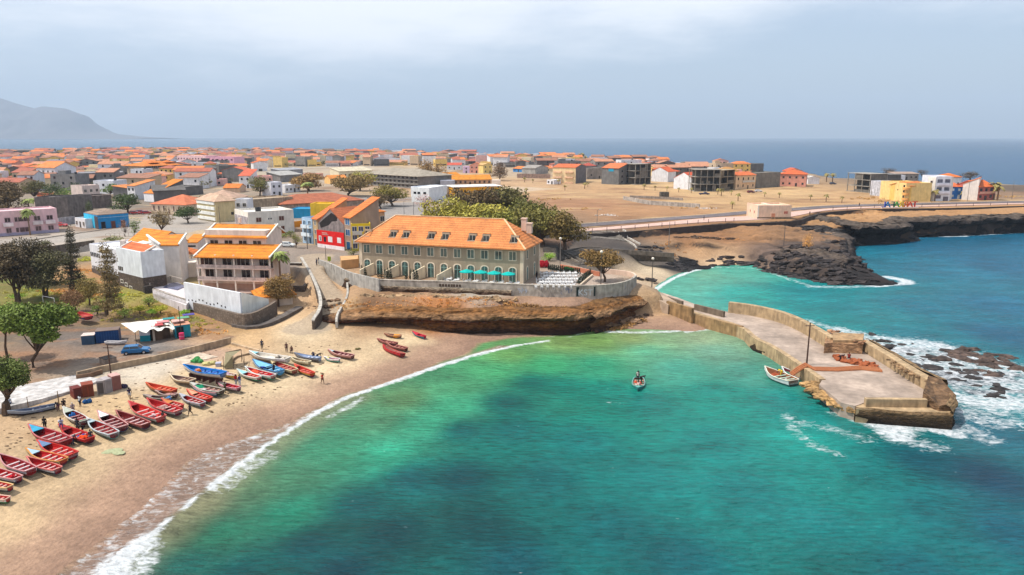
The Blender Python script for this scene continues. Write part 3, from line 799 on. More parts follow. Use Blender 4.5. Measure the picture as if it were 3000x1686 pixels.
rocks('loose_rocks', resample(gl([(1780,955),(1840,945),(1900,925)],.6),1),40,.8,.3,1.0, RB, 2)
rocks('sea_rocks', resample(gl([(2490,990),(2560,1012),(2640,1030)],-.3),2),50,2.6,.5,1.3, RK, 3, vs=.7)
rocks('sea_rocks', resample(gl([(2680,1060),(2760,1075),(2860,1110),(2960,1140)],-.5),2),120,4.6,.6,1.7, RK, 4, vs=.55)
rocks('sea_rocks', resample(gl([(2840,1040),(2900,1062),(2950,1090)],-.35),2),60,2.4,.6,1.7, M('rock', (86,70,62)),6, vs=.6)
rocks('sea_rocks', resample(gl([(1830,812),(1870,818),(1925,822)],.8),1),26,.8,.3,.8, RK, 7)
jag('lava_rocks', [G(x, y, 3) for x, y in ((2200,765),(2260,770),(2300,760),(2340,780),(2380,770),(2420,790),(2450,775),(2480,800),(2400,800),(2540,815),(2360,745),(2440,750),(2300,785),(2480,765),(2490,730),(2150,745),(2600,826))],620,3.2,.35,1.2, M('rock', (66,58,56)),41)
jag('lava_rocks', resample(gl([(2360,668),(2440,672),(2520,668),(2600,662),(2700,658),(2800,652),(2900,655),(3000,648)],5.5),2),420,2.2,.5,1.5, M('rock', (62,56,54)),42)
jag('lava_rocks', resample(gl([(1900,752),(1950,764),(2010,776),(2070,784)],1.5),1),160,1.6,.3,.9, M('rock', (58,54,54)),43)
jag('lava_rocks', resample(gl([(1980,695),(2050,697),(2140,692)],5.5),1),70,.8,.3,.7, M('rock', (96,74,58)),44)
rocks('rubble', resample(gl([(1085,868),(1150,872),(1250,868),(1330,872),(1400,875),(1480,880)],5.4),1),120,1.0,.2,.75, RT, 8)
rocks('loose_rocks', resample(gl([(690,962),(760,945),(840,905)],2.3),1),60,.5,.1,.35, RB, 9)

def offs0(P, o):
    out = []
    for i, p in enumerate(P):
        d = (P[min(i + 1, len(P) - 1)] - P[max(i - 1,0)]).normalized(); out.append(p + Vector((-d.y, d.x, 0)) * o)
    return out
# ---- walls round the hotel terrace
def wallthing(name, label, pts, z0, z1, th, mat, cat='wall', group=None):
    o = MB().wall(pts, th, z0, z1).build(name, mat)
    return tag(o, label, cat, group)
WG = M('stained', (205,200,192))
tw = smooth_path(gl([(935,762),(977,776),(1017,797),(1060,808),(1111,820)],8.0),2)
wallthing('boundary_wall', 'whitewashed stained wall beside the top of the beach ramp, curving to the hotel terrace', tw, [3.6] * len(tw),8.1,.4, WG)
tw2 = smooth_path(gl([(1112,820),(1161,822),(1343,826),(1500,833),(1600,837),(1690,838),(1760,837),(1815,831),(1850,820),(1863,808)],7.75),2)
wall_front = wallthing('terrace_wall', 'long grey weathered wall along the cliff edge in front of the hotel, painted with graffiti', tw2,[4.6] * len(tw2),7.75,.4, M('stained', (206,194,180)))
tw3 = smooth_path(gl([(1863,808),(1855,799),(1820,793),(1770,788)],7.75),2)
wallthing('terrace_wall', 'pale pink crenellated wall round the far side of the tree terrace', tw3,5.0,7.8,.4, M('plaster', (226,196,174)))
# lower ruined masonry under the terrace wall
rw = [p for p in resample(offs0(smooth_path(gl([(1017,797),(1060,808),(1112,820),(1161,822),(1343,826),(1500,833)],7.75),2),-.75),.45)]
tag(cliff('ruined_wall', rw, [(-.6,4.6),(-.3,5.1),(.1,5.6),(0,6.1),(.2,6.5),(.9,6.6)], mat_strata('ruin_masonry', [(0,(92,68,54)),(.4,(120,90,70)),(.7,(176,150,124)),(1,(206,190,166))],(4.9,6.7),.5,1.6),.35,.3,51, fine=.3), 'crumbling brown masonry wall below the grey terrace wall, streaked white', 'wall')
# graffiti on the terrace wall
def text_mesh(name, body, size, mat, loc, rot, extr=.02, parent=None, align='LEFT', mirror=False):
    cu = bpy.data.curves.new(name, 'FONT'); cu.body = body; cu.size = size; cu.extrude = extr; cu.align_x = align
    ob = bpy.data.objects.new(name, cu); COL.objects.link(ob)
    dg = bpy.context.evaluated_depsgraph_get(); me = bpy.data.meshes.new_from_object(ob.evaluated_get(dg))
    bpy.data.objects.remove(ob)
    me.materials.clear(); me.materials.append(mat)
    o = bpy.data.objects.new(name, me); COL.objects.link(o)
    o.location = loc; o.rotation_euler = rot
    if parent is not None: o.parent = parent
    return o
def on_wall(px0, px1, path, z, off=.24):
    """point and direction on the camera side of a wall path between two photo columns"""
    pts = resample(path, .1)
    A_ = min(pts, key=lambda p: abs(PX((p.x, p.y, z))[0] - px0)); B_ = min(pts, key=lambda p: abs(PX((p.x, p.y, z))[0] - px1))
    d = (B_ - A_); d.z = 0; L_ = d.length; d.normalize(); nrm = Vector((d.y, -d.x, 0))
    return Vector((A_.x, A_.y, z)) + nrm * off, math.atan2(d.y, d.x), L_
p_, r_, l_ = on_wall(1692,1738, tw2,5.8)
text_mesh('graffiti', 'KST', 1.75, M('paint', (214,220,224)), p_, (math.pi / 2,0, r_),.02, None).parent = wall_front
p_, r_, l_ = on_wall(1688,1744, tw2,5.6,.215)
gb = MB().box(0,-.02,0, l_, .02,1.9).build('graffiti_panel', M('stained', (48,66,62)), wall_front); gb.location = p_; gb.rotation_euler = (0,0, r_)
for (xa, xb, cc) in ((1640,1676,(120,130,160)),(1520,1546,(190,200,215)),(1830,1858,(150,160,190))):
    p_, r_, l_ = on_wall(xa, xb, tw2,5.9,.22)
    mb = MB(); rq = random.Random(xa)
    for k in range(16):
        x0 = rq.uniform(0, l_ * .9); z0 = rq.uniform(0,1.1); mb.bar((x0,0, z0),(x0 + rq.uniform(-.4,.4),0, z0 + rq.uniform(.2,.6)),.03,.09)
    o = mb.build('graffiti', M('paint', cc), wall_front); o.location = p_; o.rotation_euler = (0,0, r_)

# ---- ramp walls
DS = M('stone', (112,96,84)); CAP = M('stained', (214,206,194))
rl = smooth_path(gl([(884,772, ),(905,800),(928,840),(940,872),(936,892),(915,905)],6.0),2)
zz = list(np.interp(np.linspace(0,1, len(rl)),[0,.35,.7,1],[7.6,6.6,5.2,3.9]))
o = thing('ramp_wall', 'dark stone wall with pale coping down the left side of the beach ramp', 'wall', (0,0,0))
MB().wall(rl, .5,2.0,[z - .25 for z in zz]).build('wall', DS, o)
MB().wall(rl, .62,[z - .25 for z in zz], zz).build('coping', CAP, o)
o = thing('retaining_wall', 'dark stone retaining wall with white coping facing the beach at the top of the ramp', 'wall')
q = gl([(832,771),(884,771)],7.5)
MB().wall(q, .5,2.5,7.4).build('wall', DS, o); MB().wall(q, .62,7.4,7.6).build('coping', CAP, o)
q = gl([(858,838),(890,838),(900,826)],5.2)
wallthing('retaining_wall', 'low dark stone wall on the sand slope left of the ramp', q, 2.4,5.2,.6, DS)
rr_ = smooth_path(gl([(1018,848),(1020,872),(1008,893),(988,912),(984,925)],4.4),2)
zz = list(np.interp(np.linspace(0,1, len(rr_)),[0,.5,1],[5.9,4.7,3.2]))
wallthing('ramp_kerb', 'low white kerb on the right side of the beach ramp', rr_, 2.0, zz, .4, CAP)
wallthing('street_wall', 'tall grey retaining wall below the street behind the dark trees', gl([(-300,765),(0,750),(120,730),(275,708)],7.2),3.8,7.6,.5, M('stained', (132,118,104)))
wallthing('street_kerb', 'long pale kerb along the street in front of the pink building', gl([(-200,728),(0,718),(150,695),(310,672)],7.1),6.9,7.3,.5, M('stained', (214,198,180)))
# ---- wall between parking and beach, concrete slab
wallthing('parking_wall', 'long low concrete wall between the parking ground and the beach', gl([(225,1094),(300,1076),(450,1047),(570,1018),(675,992)],3.0),1.2,3.2,.35, M('stained', (206,178,146)))
wallthing('beach_wall', 'low pinkish wall running to the boats from the end of the parking wall', gl([(678,1003),(720,1014),(768,1026)],2.6),1.2,2.5,.3, M('stained', (226,196,160)))
wallthing('beach_wall', 'low broken wall curving in front of the big white boat', smooth_path(gl([(768,1026),(720,1034),(685,1044),(676,1058)],2.4),1),1.0,2.3,.3, M('stained', (200,170,136)))
wallthing('slab_wall', 'short brown wall face beside the white concrete slab', gl([(222,1100),(262,1094),(298,1083)],2.9),1.2,2.9,.3, M('stained', (150,116,90)))  # brown tone puts the wall's shaded side into its colour
sl = gp([(-120,1222),(0,1198),(120,1170),(225,1142),(300,1112),(225,1099),(60,1128),(-120,1165)],2.35)
tag(MB().prism(sl, 1.0,2.38).build('pavement', M('stained', (232,226,222))), kind='structure')
sl = gp([(300,1110),(330,1118),(500,1075),(640,1046),(560,1028),(440,1058),(300,1090)],2.1)
tag(MB().prism(sl, 1.2,2.12).build('pavement', M('stained', (236,214,190))), kind='structure')
# concrete ledge near the restaurant corner
pts = smooth_path(gl([(688,948),(740,958),(800,940),(878,898)],2.9),1)
wallthing('sea_wall', 'dark grey concrete footing wrapped round the corner below the restaurant wall', pts, 1.2,2.9,1.6, M('stained', (120,110,104)))

# ---- pier
pier = thing('pier', 'concrete fishing pier reaching into the bay with a walled seaward side', 'pier', tuple(G(2200,950,2)))
PC = M('conc', (188,168,152)); PW = M('stained', (206,176,136)); PDK = mat_strata('pier_masonry', [(0,(52,42,34)),(.4,(96,76,54)),(1,(196,160,116))],(0,2.4),.5,1.5)
off = pier.location
deck = gp([(1925,868),(1968,892),(2050,918),(2120,938),(2178,955),(2213,990),(2262,1010),(2362,1076),(2408,1114),(2400,1128),(2464,1180),(2505,1190),(2532,1180),(2712,1180),(2705,1140),(2604,1078),(2528,1030),(2435,1034),(2392,995),(2297,946),(2200,922),(2130,914),(2050,897),(1990,874),(1940,858)],2.0)
MB().prism(deck, -2,2.0).build('deck', PC, pier, off=off)
kb = smooth_path(gl([(1960,893),(2050,921),(2178,957),(2213,992),(2262,1012),(2362,1078),(2410,1112)],2.1),1)
MB().wall(kb, .9,-2,2.14).build('kerb', PW, pier, off=off)
kb2 = resample(gl([(1960,897),(2050,925),(2172,962),(2207,997),(2255,1017),(2355,1082),(2408,1120)],1.9),.6)
rocks('rubble', resample(gl([(2440,972),(2470,985),(2510,1000)],3.9),1),40,.6,.15,.4, M('rock', (190,140,104)),14)
MB().prism(gp([(2415,1012),(2436,1010),(2528,1014),(2470,982),(2420,985)],3.4),-1,3.7).build('rubble_fill', M('rock', (176,136,100)), pier, off=off)
o = cliff('pier_side', kb2,[(0,-1.5),(.05,.2),(.25,1.0),(.5,1.9)], PDK, .4,.12,61, fine=.1); o.parent = pier; o.matrix_parent_inverse = Matrix.Translation(-Vector(off))
pw = smooth_path(gl([(2135,912),(2200,920),(2280,938),(2340,962),(2392,992),(2440,1022)],2.2),2)
MB().wall(pw, 1.1,-2,[4.1 - .0 * i for i in range(len(pw))]).build('parapet', PW, pier, off=off)
bk = gp([(2437,1034),(2524,1034),(2528,1014),(2436,1010)],2.0)
MB().prism(bk, 1.0,4.15).build('block', M('stained', (196,160,118)), pier, off=off)
pw2 = gl([(2526,1022),(2600,1066),(2680,1118),(2745,1156)],2.0)
MB().wall(pw2,1.3,-2,3.6).build('parapet', PW, pier, off=off)
pw3 = resample(gl([(2545,1030),(2620,1072),(2700,1122),(2770,1160)],1.0),.6)
o = cliff('seaward_masonry', [p for p in pw3[::-1]],[(-1.2,-1.5),(-.7,.8),(-.2,2.2),(.2,3.3),(1.2,3.5)], PDK, .4,.3,65, fine=.2); o.parent = pier; o.matrix_parent_inverse = Matrix.Translation(-Vector(off))
bs = [G(2700,1186,1.9), G(2715,1140,1.9), G(2752,1150,1.9), G(2790,1180,1.9), G(2788,1205,1.9), G(2750,1205,1.9)]
MB().prism([(p.x, p.y) for p in bs],-2,[3.7,3.9,3.9,3.3,3.0,2.6]).build('bastion', M('rock', (120,92,66)), pier, off=off)
MB().wall(gl([(2534,1184),(2712,1186)],2.2),.7,-1,3.0).build('end_wall', PW, pier, off=off)
st = gp([(2505,1190),(2530,1182),(2712,1186),(2792,1196),(2790,1216),(2700,1216),(2600,1208),(2508,1204)],1.6)
MB().prism(st, -2,1.9).build('lower_step', PW, pier, off=off)
es = resample(gl([(2505,1212),(2600,1220),(2700,1228),(2792,1234)],1.2),.5)
o = cliff('end_masonry', es, [(-.3,-1.5),(.1,-.1),(.2,.9),(.1,1.7),(.5,2.0)], PDK, .35,.25,63, fine=.2); o.parent = pier; o.matrix_parent_inverse = Matrix.Translation(-Vector(off))
es = resample(gl([(2792,1234),(2806,1215),(2800,1185),(2775,1160)],1.2),.5)
o = cliff('end_masonry', es, [(-.3,-1.5),(.1,-.1),(.2,.9),(.1,2.4),(1.2,3.2)], PDK, .35,.35,64, fine=.2); o.parent = pier; o.matrix_parent_inverse = Matrix.Translation(-Vector(off))
rocks('rubble', resample(gl([(2385,1130),(2420,1155),(2455,1178),(2500,1200)],1.1),1),150,.7,.3,.9, M('rock', (170,134,88)),12)
rocks('rubble', resample(gl([(2600,1055),(2660,1090),(2745,1135)],3.4),1),40,.25,.15,.35, M('rock', (150,120,88)),13)
# causeway walls
cw = gl([(1925,858),(1968,868),(2010,880)],2.6)
for (a_, b_, lb) in (((1858,862),(1880,868), 'shortest piece of low wall beside the round terrace at the start of the causeway'),((1925,862),(2000,886), 'low grey wall piece on the bay side of the causeway, nearest the terrace'),((2036,894),(2122,916), 'dark low wall piece on the bay side of the causeway, nearest the pier parapet')):
    wallthing('causeway_wall', lb, gl([a_, b_],3.0),0.5,3.2,.5, M('stained', (140,122,104)))
wallthing('causeway_wall', 'tan retaining wall under the causeway above the small beach', gl([(1955,890),(2030,912),(2030,912)],3.0)[:2],-1,3.6,.6, M('stained', (178,142,98)))
wallthing('causeway_wall', 'lower tan retaining wall leading from the causeway to the pier', gl([(2030,920),(2120,944),(2176,958)],2.2),-1,2.3,.6, M('stained', (186,150,106)))
ca = gp([(1850,866),(1900,880),(1958,894),(1990,880),(1935,862),(1870,850)],3.0)
tag(MB().prism(ca, -1,[5.0,4.2,3.0,2.6,3.4,4.8]).build('path', M('conc', (196,170,146))), kind='structure')

# ---- coast road, promenade and its dark retaining wall
def strip(name, pts, w, z, mat, t_=.05):
    P = smooth_path([Vector((p.x, p.y, 0)) for p in pts],2); L_ = []; R_ = []
    ww = w if hasattr(w, '__len__') else [w] * 2
    for i, p in enumerate(P):
        d = (P[min(i + 1, len(P) - 1)] - P[max(i - 1,0)]).normalized(); n_ = Vector((-d.y, d.x, 0)); h_ = np.interp(i / (len(P) - 1), np.linspace(0,1, len(ww)), ww) / 2
        L_.append(p + n_ * h_); R_.append(p - n_ * h_)
    mb = MB(); k = len(P)
    mb.v = [(p.x, p.y, z) for p in L_] + [(p.x, p.y, z) for p in R_] + [(p.x, p.y, z - t_ - .3) for p in L_] + [(p.x, p.y, z - t_ - .3) for p in R_]
    for i in range(k - 1):
        mb.f += [(k + i, k + i + 1, i + 1, i),(i, i + 1,2 * k + i + 1,2 * k + i),(k + i + 1, k + i, 3 * k + i, 3 * k + i + 1)]; mb.m += [0] * 3
    return tag(mb.build(name, mat), kind='structure'), P
RD = [(1560,672),(1723,660),(1900,646),(2100,632),(2200,622),(2330,614),(2400,608),(2500,603),(2600,601),(2700,598),(2850,595),(3000,592),(3300,588)]
road, RP = strip('road', gl(RD, 7.1),6.5,7.12, M('conc', (120,110,112)))
kp = []
prom, PP = strip('pavement', gl([(1560,684),(1723,674),(1900,660),(2080,644),(2180,640),(2280,634),(2380,617),(2500,609),(2700,604),(2850,600),(3000,596),(3300,592)],7.2),[5,5,6,12,10,5,4,4,4,4],7.22, M('plaster', (206,172,158)))
kw = offs0(RP, 3.5)
wallthing('road_kerb', 'pale kerb along the far edge of the coast road', kw, 6.9,7.3,.35, M('plaster', (226,206,180)), 'kerb')
rwp = gl([(1700,689),(1800,683),(1900,675),(2050,662),(2150,656),(2250,654),(2340,648),(2370,636),(2410,624),(2500,616),(2600,613),(2800,611),(3000,604),(3300,600)],7.1)
zb = 4.2
wallthing('retaining_wall', 'dark stone retaining wall below the pink promenade by the sea', smooth_path(rwp, 1), zb, 7.2,.6, M('stone', (88,76,70)))
PM_ = M('paint', (110,90,90))
ORD = 'first second third fourth fifth sixth seventh eighth ninth tenth eleventh twelfth thirteenth fourteenth fifteenth sixteenth seventeenth eighteenth nineteenth twentieth twenty-first twenty-second twenty-third twenty-fourth twenty-fifth twenty-sixth twenty-seventh twenty-eighth'.split()
po = thing('bollard', 'dark iron bollard in the row along the pink promenade', 'bollard', (0,0,0),0, 'bollards along the promenade')
bol = []
pp = resample(smooth_path(gl([(1735,683),(1900,669),(2050,655),(2150,650)],7.22),1),4.6) + resample(smooth_path(gl([(2440,617),(2600,608),(2800,606),(3000,600)],7.22),1),7.5)
MB().tube([(0,0,0),(0,0,1.2)],[.11,.09],6).build('post', PM_, po); MB().ell((0,0,1.28),(.14,.14,.14),6,4).build('cap', PM_, po)
KIDS[po.name] = list(po.children) or [bpy.data.objects['post'], bpy.data.objects['cap']]
for i, p in enumerate(pp):
    o = po if i == 0 else copy_tree(po)
    o.location = (p.x, p.y, 7.22); o['label'] = 'dark iron bollard, %s from the left along the pink promenade' % ORD[i]
# ---- stepped seating above the second beach
ss = thing('stepped_seating', 'dark stepped slope with rows of pale stone seats above the small beach', 'steps', tuple(G(1800,740,5)))
SM = M('stained', (188,176,162)); SD = M('stained', (120,110,100))
rows = [([(1700 - k * 6,681 + k * 5.2),(1790,681 + k * 5.2),(1815 + k * 7,684 + k * 4.2)],6.9 - k * .3, SM) for k in range(6)]
rows += [([(1590,737 + k * 9),(1640,737 + k * 9),(1690,722 + k * 8),(1740,720 + k * 6),(1830,729 + k * 5),(1975,739 + k * 3.4)],5.8 - k * .5, SD) for k in range(5)]
rows += [([(1595,776 + k * 8),(1660,778 + k * 7),(1720,776 + k * 5)],4.4 - k * .4, SD) for k in range(3)]
for pts, z, mt in rows:
    P = smooth_path(gl(pts, z),1)
    zs_ = [max(zat(p.x, p.y) + .25, z - .3) for p in P]
    MB().wall(P, .55,[v - 1.2 for v in zs_], zs_).build('step', mt, ss, off=ss.location)
for (a_, b_) in (((1812,688),(1866,708)),((1825,684),(1876,703))):
    P = resample(gl([a_, b_],6.2),2); zs_ = [zat(p.x, p.y) + .5 for p in P]
    MB().wall(P, .35,[v - 1 for v in zs_], zs_).build('step', M('stained', (228,218,206)), ss, off=ss.location)
for (a_, b_) in (((1640,735),(1700,768)),((1650,733),(1712,764))):
    P = resample(gl([a_, b_],5.2),2); zs_ = [zat(p.x, p.y) + .55 for p in P]
    MB().wall(P, .3,[v - 1 for v in zs_], zs_).build('handrail', M('stained', (150,138,124)), ss, off=ss.location)
# ================================================================ buildings
TILE = (255,158,84); TILE2 = (250,128,72); TILE3 = (206,104,66); DARKG = (38,38,42)
def frame(A, B):
    ex = Vector((B.x - A.x, B.y - A.y, 0)); W_ = ex.length; ex.normalize()
    return math.atan2(ex.y, ex.x), W_, ex, Vector((-ex.y, ex.x, 0))
def facept(face, s, W_, Dp, off):
    """local point and outward rotation on a face: f front, r right, l left, b back"""
    if face == 'f': return Vector((s, -off, 0)),0
    if face == 'r': return Vector((W_ + off, s, 0)), math.pi / 2
    if face == 'l': return Vector((-off, Dp - s, 0)),-math.pi / 2
    return Vector((W_ - s, Dp + off, 0)), math.pi
WM = {}
def window_mesh(w, h, kind):
    k = (round(w, 1), round(h, 1), kind)
    if k in WM: return WM[k]
    f = MB(); t_ = .12 if kind != 'bare' else .06
    f.box(-w / 2 - t_, -.07,-t_, w / 2 + t_, .0,0); f.box(-w / 2 - t_, -.07, h, w / 2 + t_, .0, h + t_)
    f.box(-w / 2 - t_, -.07,0,-w / 2,.0, h); f.box(w / 2,-.07,0, w / 2 + t_, .0, h)
    if w > .9 and kind not in ('door',): f.box(-.04,-.06,0,.04,-.005, h)
    p = MB().box(-w / 2,-.03,0, w / 2,-.004, h)
    WM[k] = (f, p); return WM[k]
WMC = {}
def window(root, face, s, z, w, h, W_, Dp, frame_col=(235,228,216), pane=(46,52,60), kind='win', name=None):
    kf = (round(w, 1), round(h, 1), kind, frame_col); f, p = window_mesh(w, h, kind)
    nm = name or ('door' if kind == 'door' else 'window')
    if kf not in WMC:
        o = f.build(nm, M('plaster', frame_col)); WMC[kf] = o.data; bpy.data.objects.remove(o)
    kp = (round(w, 1), round(h, 1), kind, pane, 'p')
    if kp not in WMC:
        o = p.build('pane', M('paint' if kind == 'door' or nm == 'shutter' else 'glass', pane)); WMC[kp] = o.data; bpy.data.objects.remove(o)
    loc, rot = facept(face, s, W_, Dp, .012)
    a = bpy.data.objects.new(nm, WMC[kf]); COL.objects.link(a); a.parent = root; a.location = (loc.x, loc.y, z); a.rotation_euler = (0,0, rot)
    q = bpy.data.objects.new('pane' if kind != 'door' else 'door_leaf', WMC[kp]); COL.objects.link(q); q.parent = a
    return a
def plain_window(root, face, s, z, w, h, W_, Dp, col=DARKG):
    kp = (round(w, 1), round(h, 1), 'plain', col)
    if kp not in WMC:
        o = MB().box(-w / 2,-.05,0, w / 2,.0, h).build('window', M('glass', col)); WMC[kp] = o.data; bpy.data.objects.remove(o)
    loc, rot = facept(face, s, W_, Dp, .012)
    a = bpy.data.objects.new('window', WMC[kp]); COL.objects.link(a); a.parent = root; a.location = (loc.x, loc.y, z); a.rotation_euler = (0,0, rot)
    return a
def roof_mesh(kind, W_, Dp, h, rh, ov=.5, th=.18):
    mb = MB()
    if kind == 'gable_u':      # ridge along the front
        y0, y1, x0, x1 = -ov, Dp + ov, -ov * .6, W_ + ov * .6; yc = Dp / 2; e = -rh * ov / (Dp / 2)
        for (ya, za, yb, zb) in ((y0, h + e, yc, h + rh),(yc, h + rh, y1, h + e)):
            mb.v += [(x0, ya, za),(x1, ya, za),(x1, yb, zb),(x0, yb, zb),(x0, ya, za + th),(x1, ya, za + th),(x1, yb, zb + th),(x0, yb, zb + th)]
    elif kind == 'gable_v':    # ridge front to back
        y0, y1, x0, x1 = -ov * .6, Dp + ov * .6,-ov, W_ + ov; xc = W_ / 2; e = -rh * ov / (W_ / 2)
        for (xa, za, xb, zb) in ((x0, h + e, xc, h + rh),(xc, h + rh, x1, h + e)):
            mb.v += [(xa, y0, za),(xb, y0, zb),(xb, y1, zb),(xa, y1, za),(xa, y0, za + th),(xb, y0, zb + th),(xb, y1, zb + th),(xa, y1, za + th)]
    elif kind == 'shed':       # rises towards the back
        e = -rh * ov / Dp
        mb.v += [(-ov, -ov, h + e),(W_ + ov, -ov, h + e),(W_ + ov, Dp + ov, h + rh - e),(-ov, Dp + ov, h + rh - e)]
        mb.v += [(a, b, c + th) for a, b, c in mb.v[-4:]]
    elif kind == 'shed_r':     # rises to the right
        e = -rh * ov / W_
        mb.v += [(-ov, -ov, h + e),(W_ + ov, -ov, h + rh - e),(W_ + ov, Dp + ov, h + rh - e),(-ov, Dp + ov, h + e)]
        mb.v += [(a, b, c + th) for a, b, c in mb.v[-4:]]
    elif kind == 'hip':
        r_ = min(W_, Dp) / 2; x0, x1, y0, y1 = -ov, W_ + ov, -ov, Dp + ov; e = h - rh * ov / r_
        if W_ >= Dp: ra, rb = (r_, Dp / 2, h + rh),(W_ - r_, Dp / 2, h + rh)
        else: ra, rb = (W_ / 2, r_, h + rh),(W_ / 2, Dp - r_, h + rh)
        k = [(x0, y0, e),(x1, y0, e),(x1, y1, e),(x0, y1, e)]
        mb.v = k + [ra, rb] + [(a, b, c + th) for a, b, c in k]
        T = [6,7,8,9]
        if W_ >= Dp: fs = [(6,7,5,4),(8,9,4,5),(9,6,4),(7,8,5)]
        else: fs = [(6,7,4),(7,8,5,4),(8,9,5),(9,6,4,5)]
        mb.v[4] = ra; mb.v[5] = rb
        mb.f = fs + [(0,1,7,6),(1,2,8,7),(2,3,9,8),(3,0,6,9),(0,3,2,1)]; mb.m = [0] * len(mb.f)
        return mb
    k = 0
    while k < len(mb.v):
        for f in ((0,3,2,1),(4,5,6,7),(0,1,5,4),(1,2,6,5),(2,3,7,6),(3,0,4,7)): mb.f.append(tuple(k + i for i in f)); mb.m.append(0)
        k += 8
    return mb
def wall_mesh(kind, W_, Dp, h, rh, par=.5, th=.25, base=-.6):
    mb = MB()
    if kind == 'gable_u':
        k = len(mb.v); mb.v += [(0,0, base),(W_, 0, base),(W_, Dp, base),(0, Dp, base),(0,0, h),(W_, 0, h),(W_, Dp, h),(0, Dp, h),(0, Dp / 2, h + rh),(W_, Dp / 2, h + rh)]
        mb.f = [(0,1,5,4),(1,2,6,9,5),(2,3,7,6),(3,0,4,8,7),(4,5,9,8),(8,9,6,7)]
    elif kind == 'gable_v':
        mb.v += [(0,0, base),(W_, 0, base),(W_, Dp, base),(0, Dp, base),(0,0, h),(W_, 0, h),(W_, Dp, h),(0, Dp, h),(W_ / 2,0, h + rh),(W_ / 2, Dp, h + rh)]
        mb.f = [(0,1,5,8,4),(1,2,6,5),(2,3,7,9,6),(3,0,4,7),(4,8,9,7),(8,5,6,9)]
    elif kind == 'shed':
        mb.v += [(0,0, base),(W_, 0, base),(W_, Dp, base),(0, Dp, base),(0,0, h),(W_, 0, h),(W_, Dp, h + rh),(0, Dp, h + rh)]
        mb.f = [(0,1,5,4),(1,2,6,5),(2,3,7,6),(3,0,4,7),(4,5,6,7)]
    elif kind == 'shed_r':
        mb.v += [(0,0, base),(W_, 0, base),(W_, Dp, base),(0, Dp, base),(0,0, h),(W_, 0, h + rh),(W_, Dp, h + rh),(0, Dp, h)]
        mb.f = [(0,1,5,4),(1,2,6,5),(2,3,7,6),(3,0,4,7),(4,5,6,7)]
    elif kind == 'hip':
        mb.box(0,0, base, W_, Dp, h - .02); return mb
    else:
        mb.box(0,0, base, W_, Dp, h)
        mb.box(0,0, h, W_, th, h + par); mb.box(0, Dp - th, h, W_, Dp, h + par); mb.box(0, th, h, th, Dp - th, h + par); mb.box(W_ - th, th, h, W_, Dp - th, h + par)
        return mb
    mb.m = [0] * len(mb.f)
    return mb
OCC = []
def building(name, label, cat, A, B, Dp, h, roof='flat', rh=1.5, wall=('plaster', (220,210,195)), rcol=TILE, ov=.5, group=None, zb=None, par=.5):
    rz, W_, ex, ey = frame(A, B); cc = A + ex * W_ / 2 + ey * Dp / 2; OCC.append((cc.x, cc.y, max(W_, Dp) * .55))
    root = thing(name, label, cat, (A.x, A.y, A.z if zb is None else zb), rz, group)
    wall_mesh(roof, W_, Dp, h, rh, par).build('wall', M(*wall), root)
    if roof != 'flat': roof_mesh(roof, W_, Dp, h, rh, ov).build('roof', M('tile', rcol) if isinstance(rcol, tuple) and len(rcol) == 3 else M(*rcol), root)
    root['W'] = W_
    return root, W_
def corner(Lpx, Mpx, Rpx, ybase, yR=None, z=ZP, dep=13.0):
    """near corner M, front running right to column Rpx, left face about dep deep reaching column Lpx"""
    Mp = G(Mpx, ybase, z)
    for k in range(2,70,2):
        ex = Vector((math.cos(R(k)), math.sin(R(k)),0)); ey = Vector((-ex.y, ex.x, 0)); t_ = 1.0
        while t_ < 90 and PX(Mp + ey * t_)[0] > Lpx: t_ += .2
        if t_ <= dep: break
    w_ = 1.0
    while w_ < 90 and PX(Mp + ex * w_)[0] < Rpx: w_ += .2
    return Mp, Mp + ex * w_, t_
def ztop(px, py, P):
    return D(px, py, P.y).z - P.z
def clean(o):
    if 'W' in o: del o['W']

# ---------------------------------------------------------------- the big hotel with the orange hip roof
A_, B_ = D(1058,830,157.5), D(1532,832,146)
A_.z = B_.z = ZP
rz, HW, ex, ey = frame(A_, B_)
HD = 12.2
he = ztop(1532,722, B_)
hotel = thing('hotel', 'long taupe two-storey hotel with orange hip roof and inset dormer windows above the cliff', 'hotel', A_, rz)
TAUPE = ('plaster', (172,154,130))
MB().box(0,0,-.5, HW, HD, he - .1).build('wall', M(*TAUPE), hotel)
# hip roof with eight recessed dormer slots on the front slope
ov = .75; rh = 4.7; r_ = HD / 2; sl_ = rh / r_
cols = [266,540,675,944,1092,1376,1522,1824]; dx_ = []
upx = [272,402,535,672,806,947,1087,1230,1373,1519,1667,1816]
def u_at(px, v=0.0, z=None):
    lo, hi = -5, HW + 5
    for _ in range(40):
        m_ = (lo + hi) / 2; p = A_ + ex * m_ + ey * v; p.z = ZP + (z or 4)
        if PX(p)[0] < px: lo = m_
        else: hi = m_
    return (lo + hi) / 2
dorm = [u_at(1000 + (c + 6) / 3.62,1.2, he + .5) for c in cols]
wins = [u_at(1000 + c / 3.62,0,5) for c in upx]
rm = MB(); X0, X1, Y0 = -ov, HW + ov, -ov
def zr(v): return he + sl_ * v
dv0, dv1, dw = .55,2.5,1.75
rz0 = zr(Y0); eg = sorted(dorm)
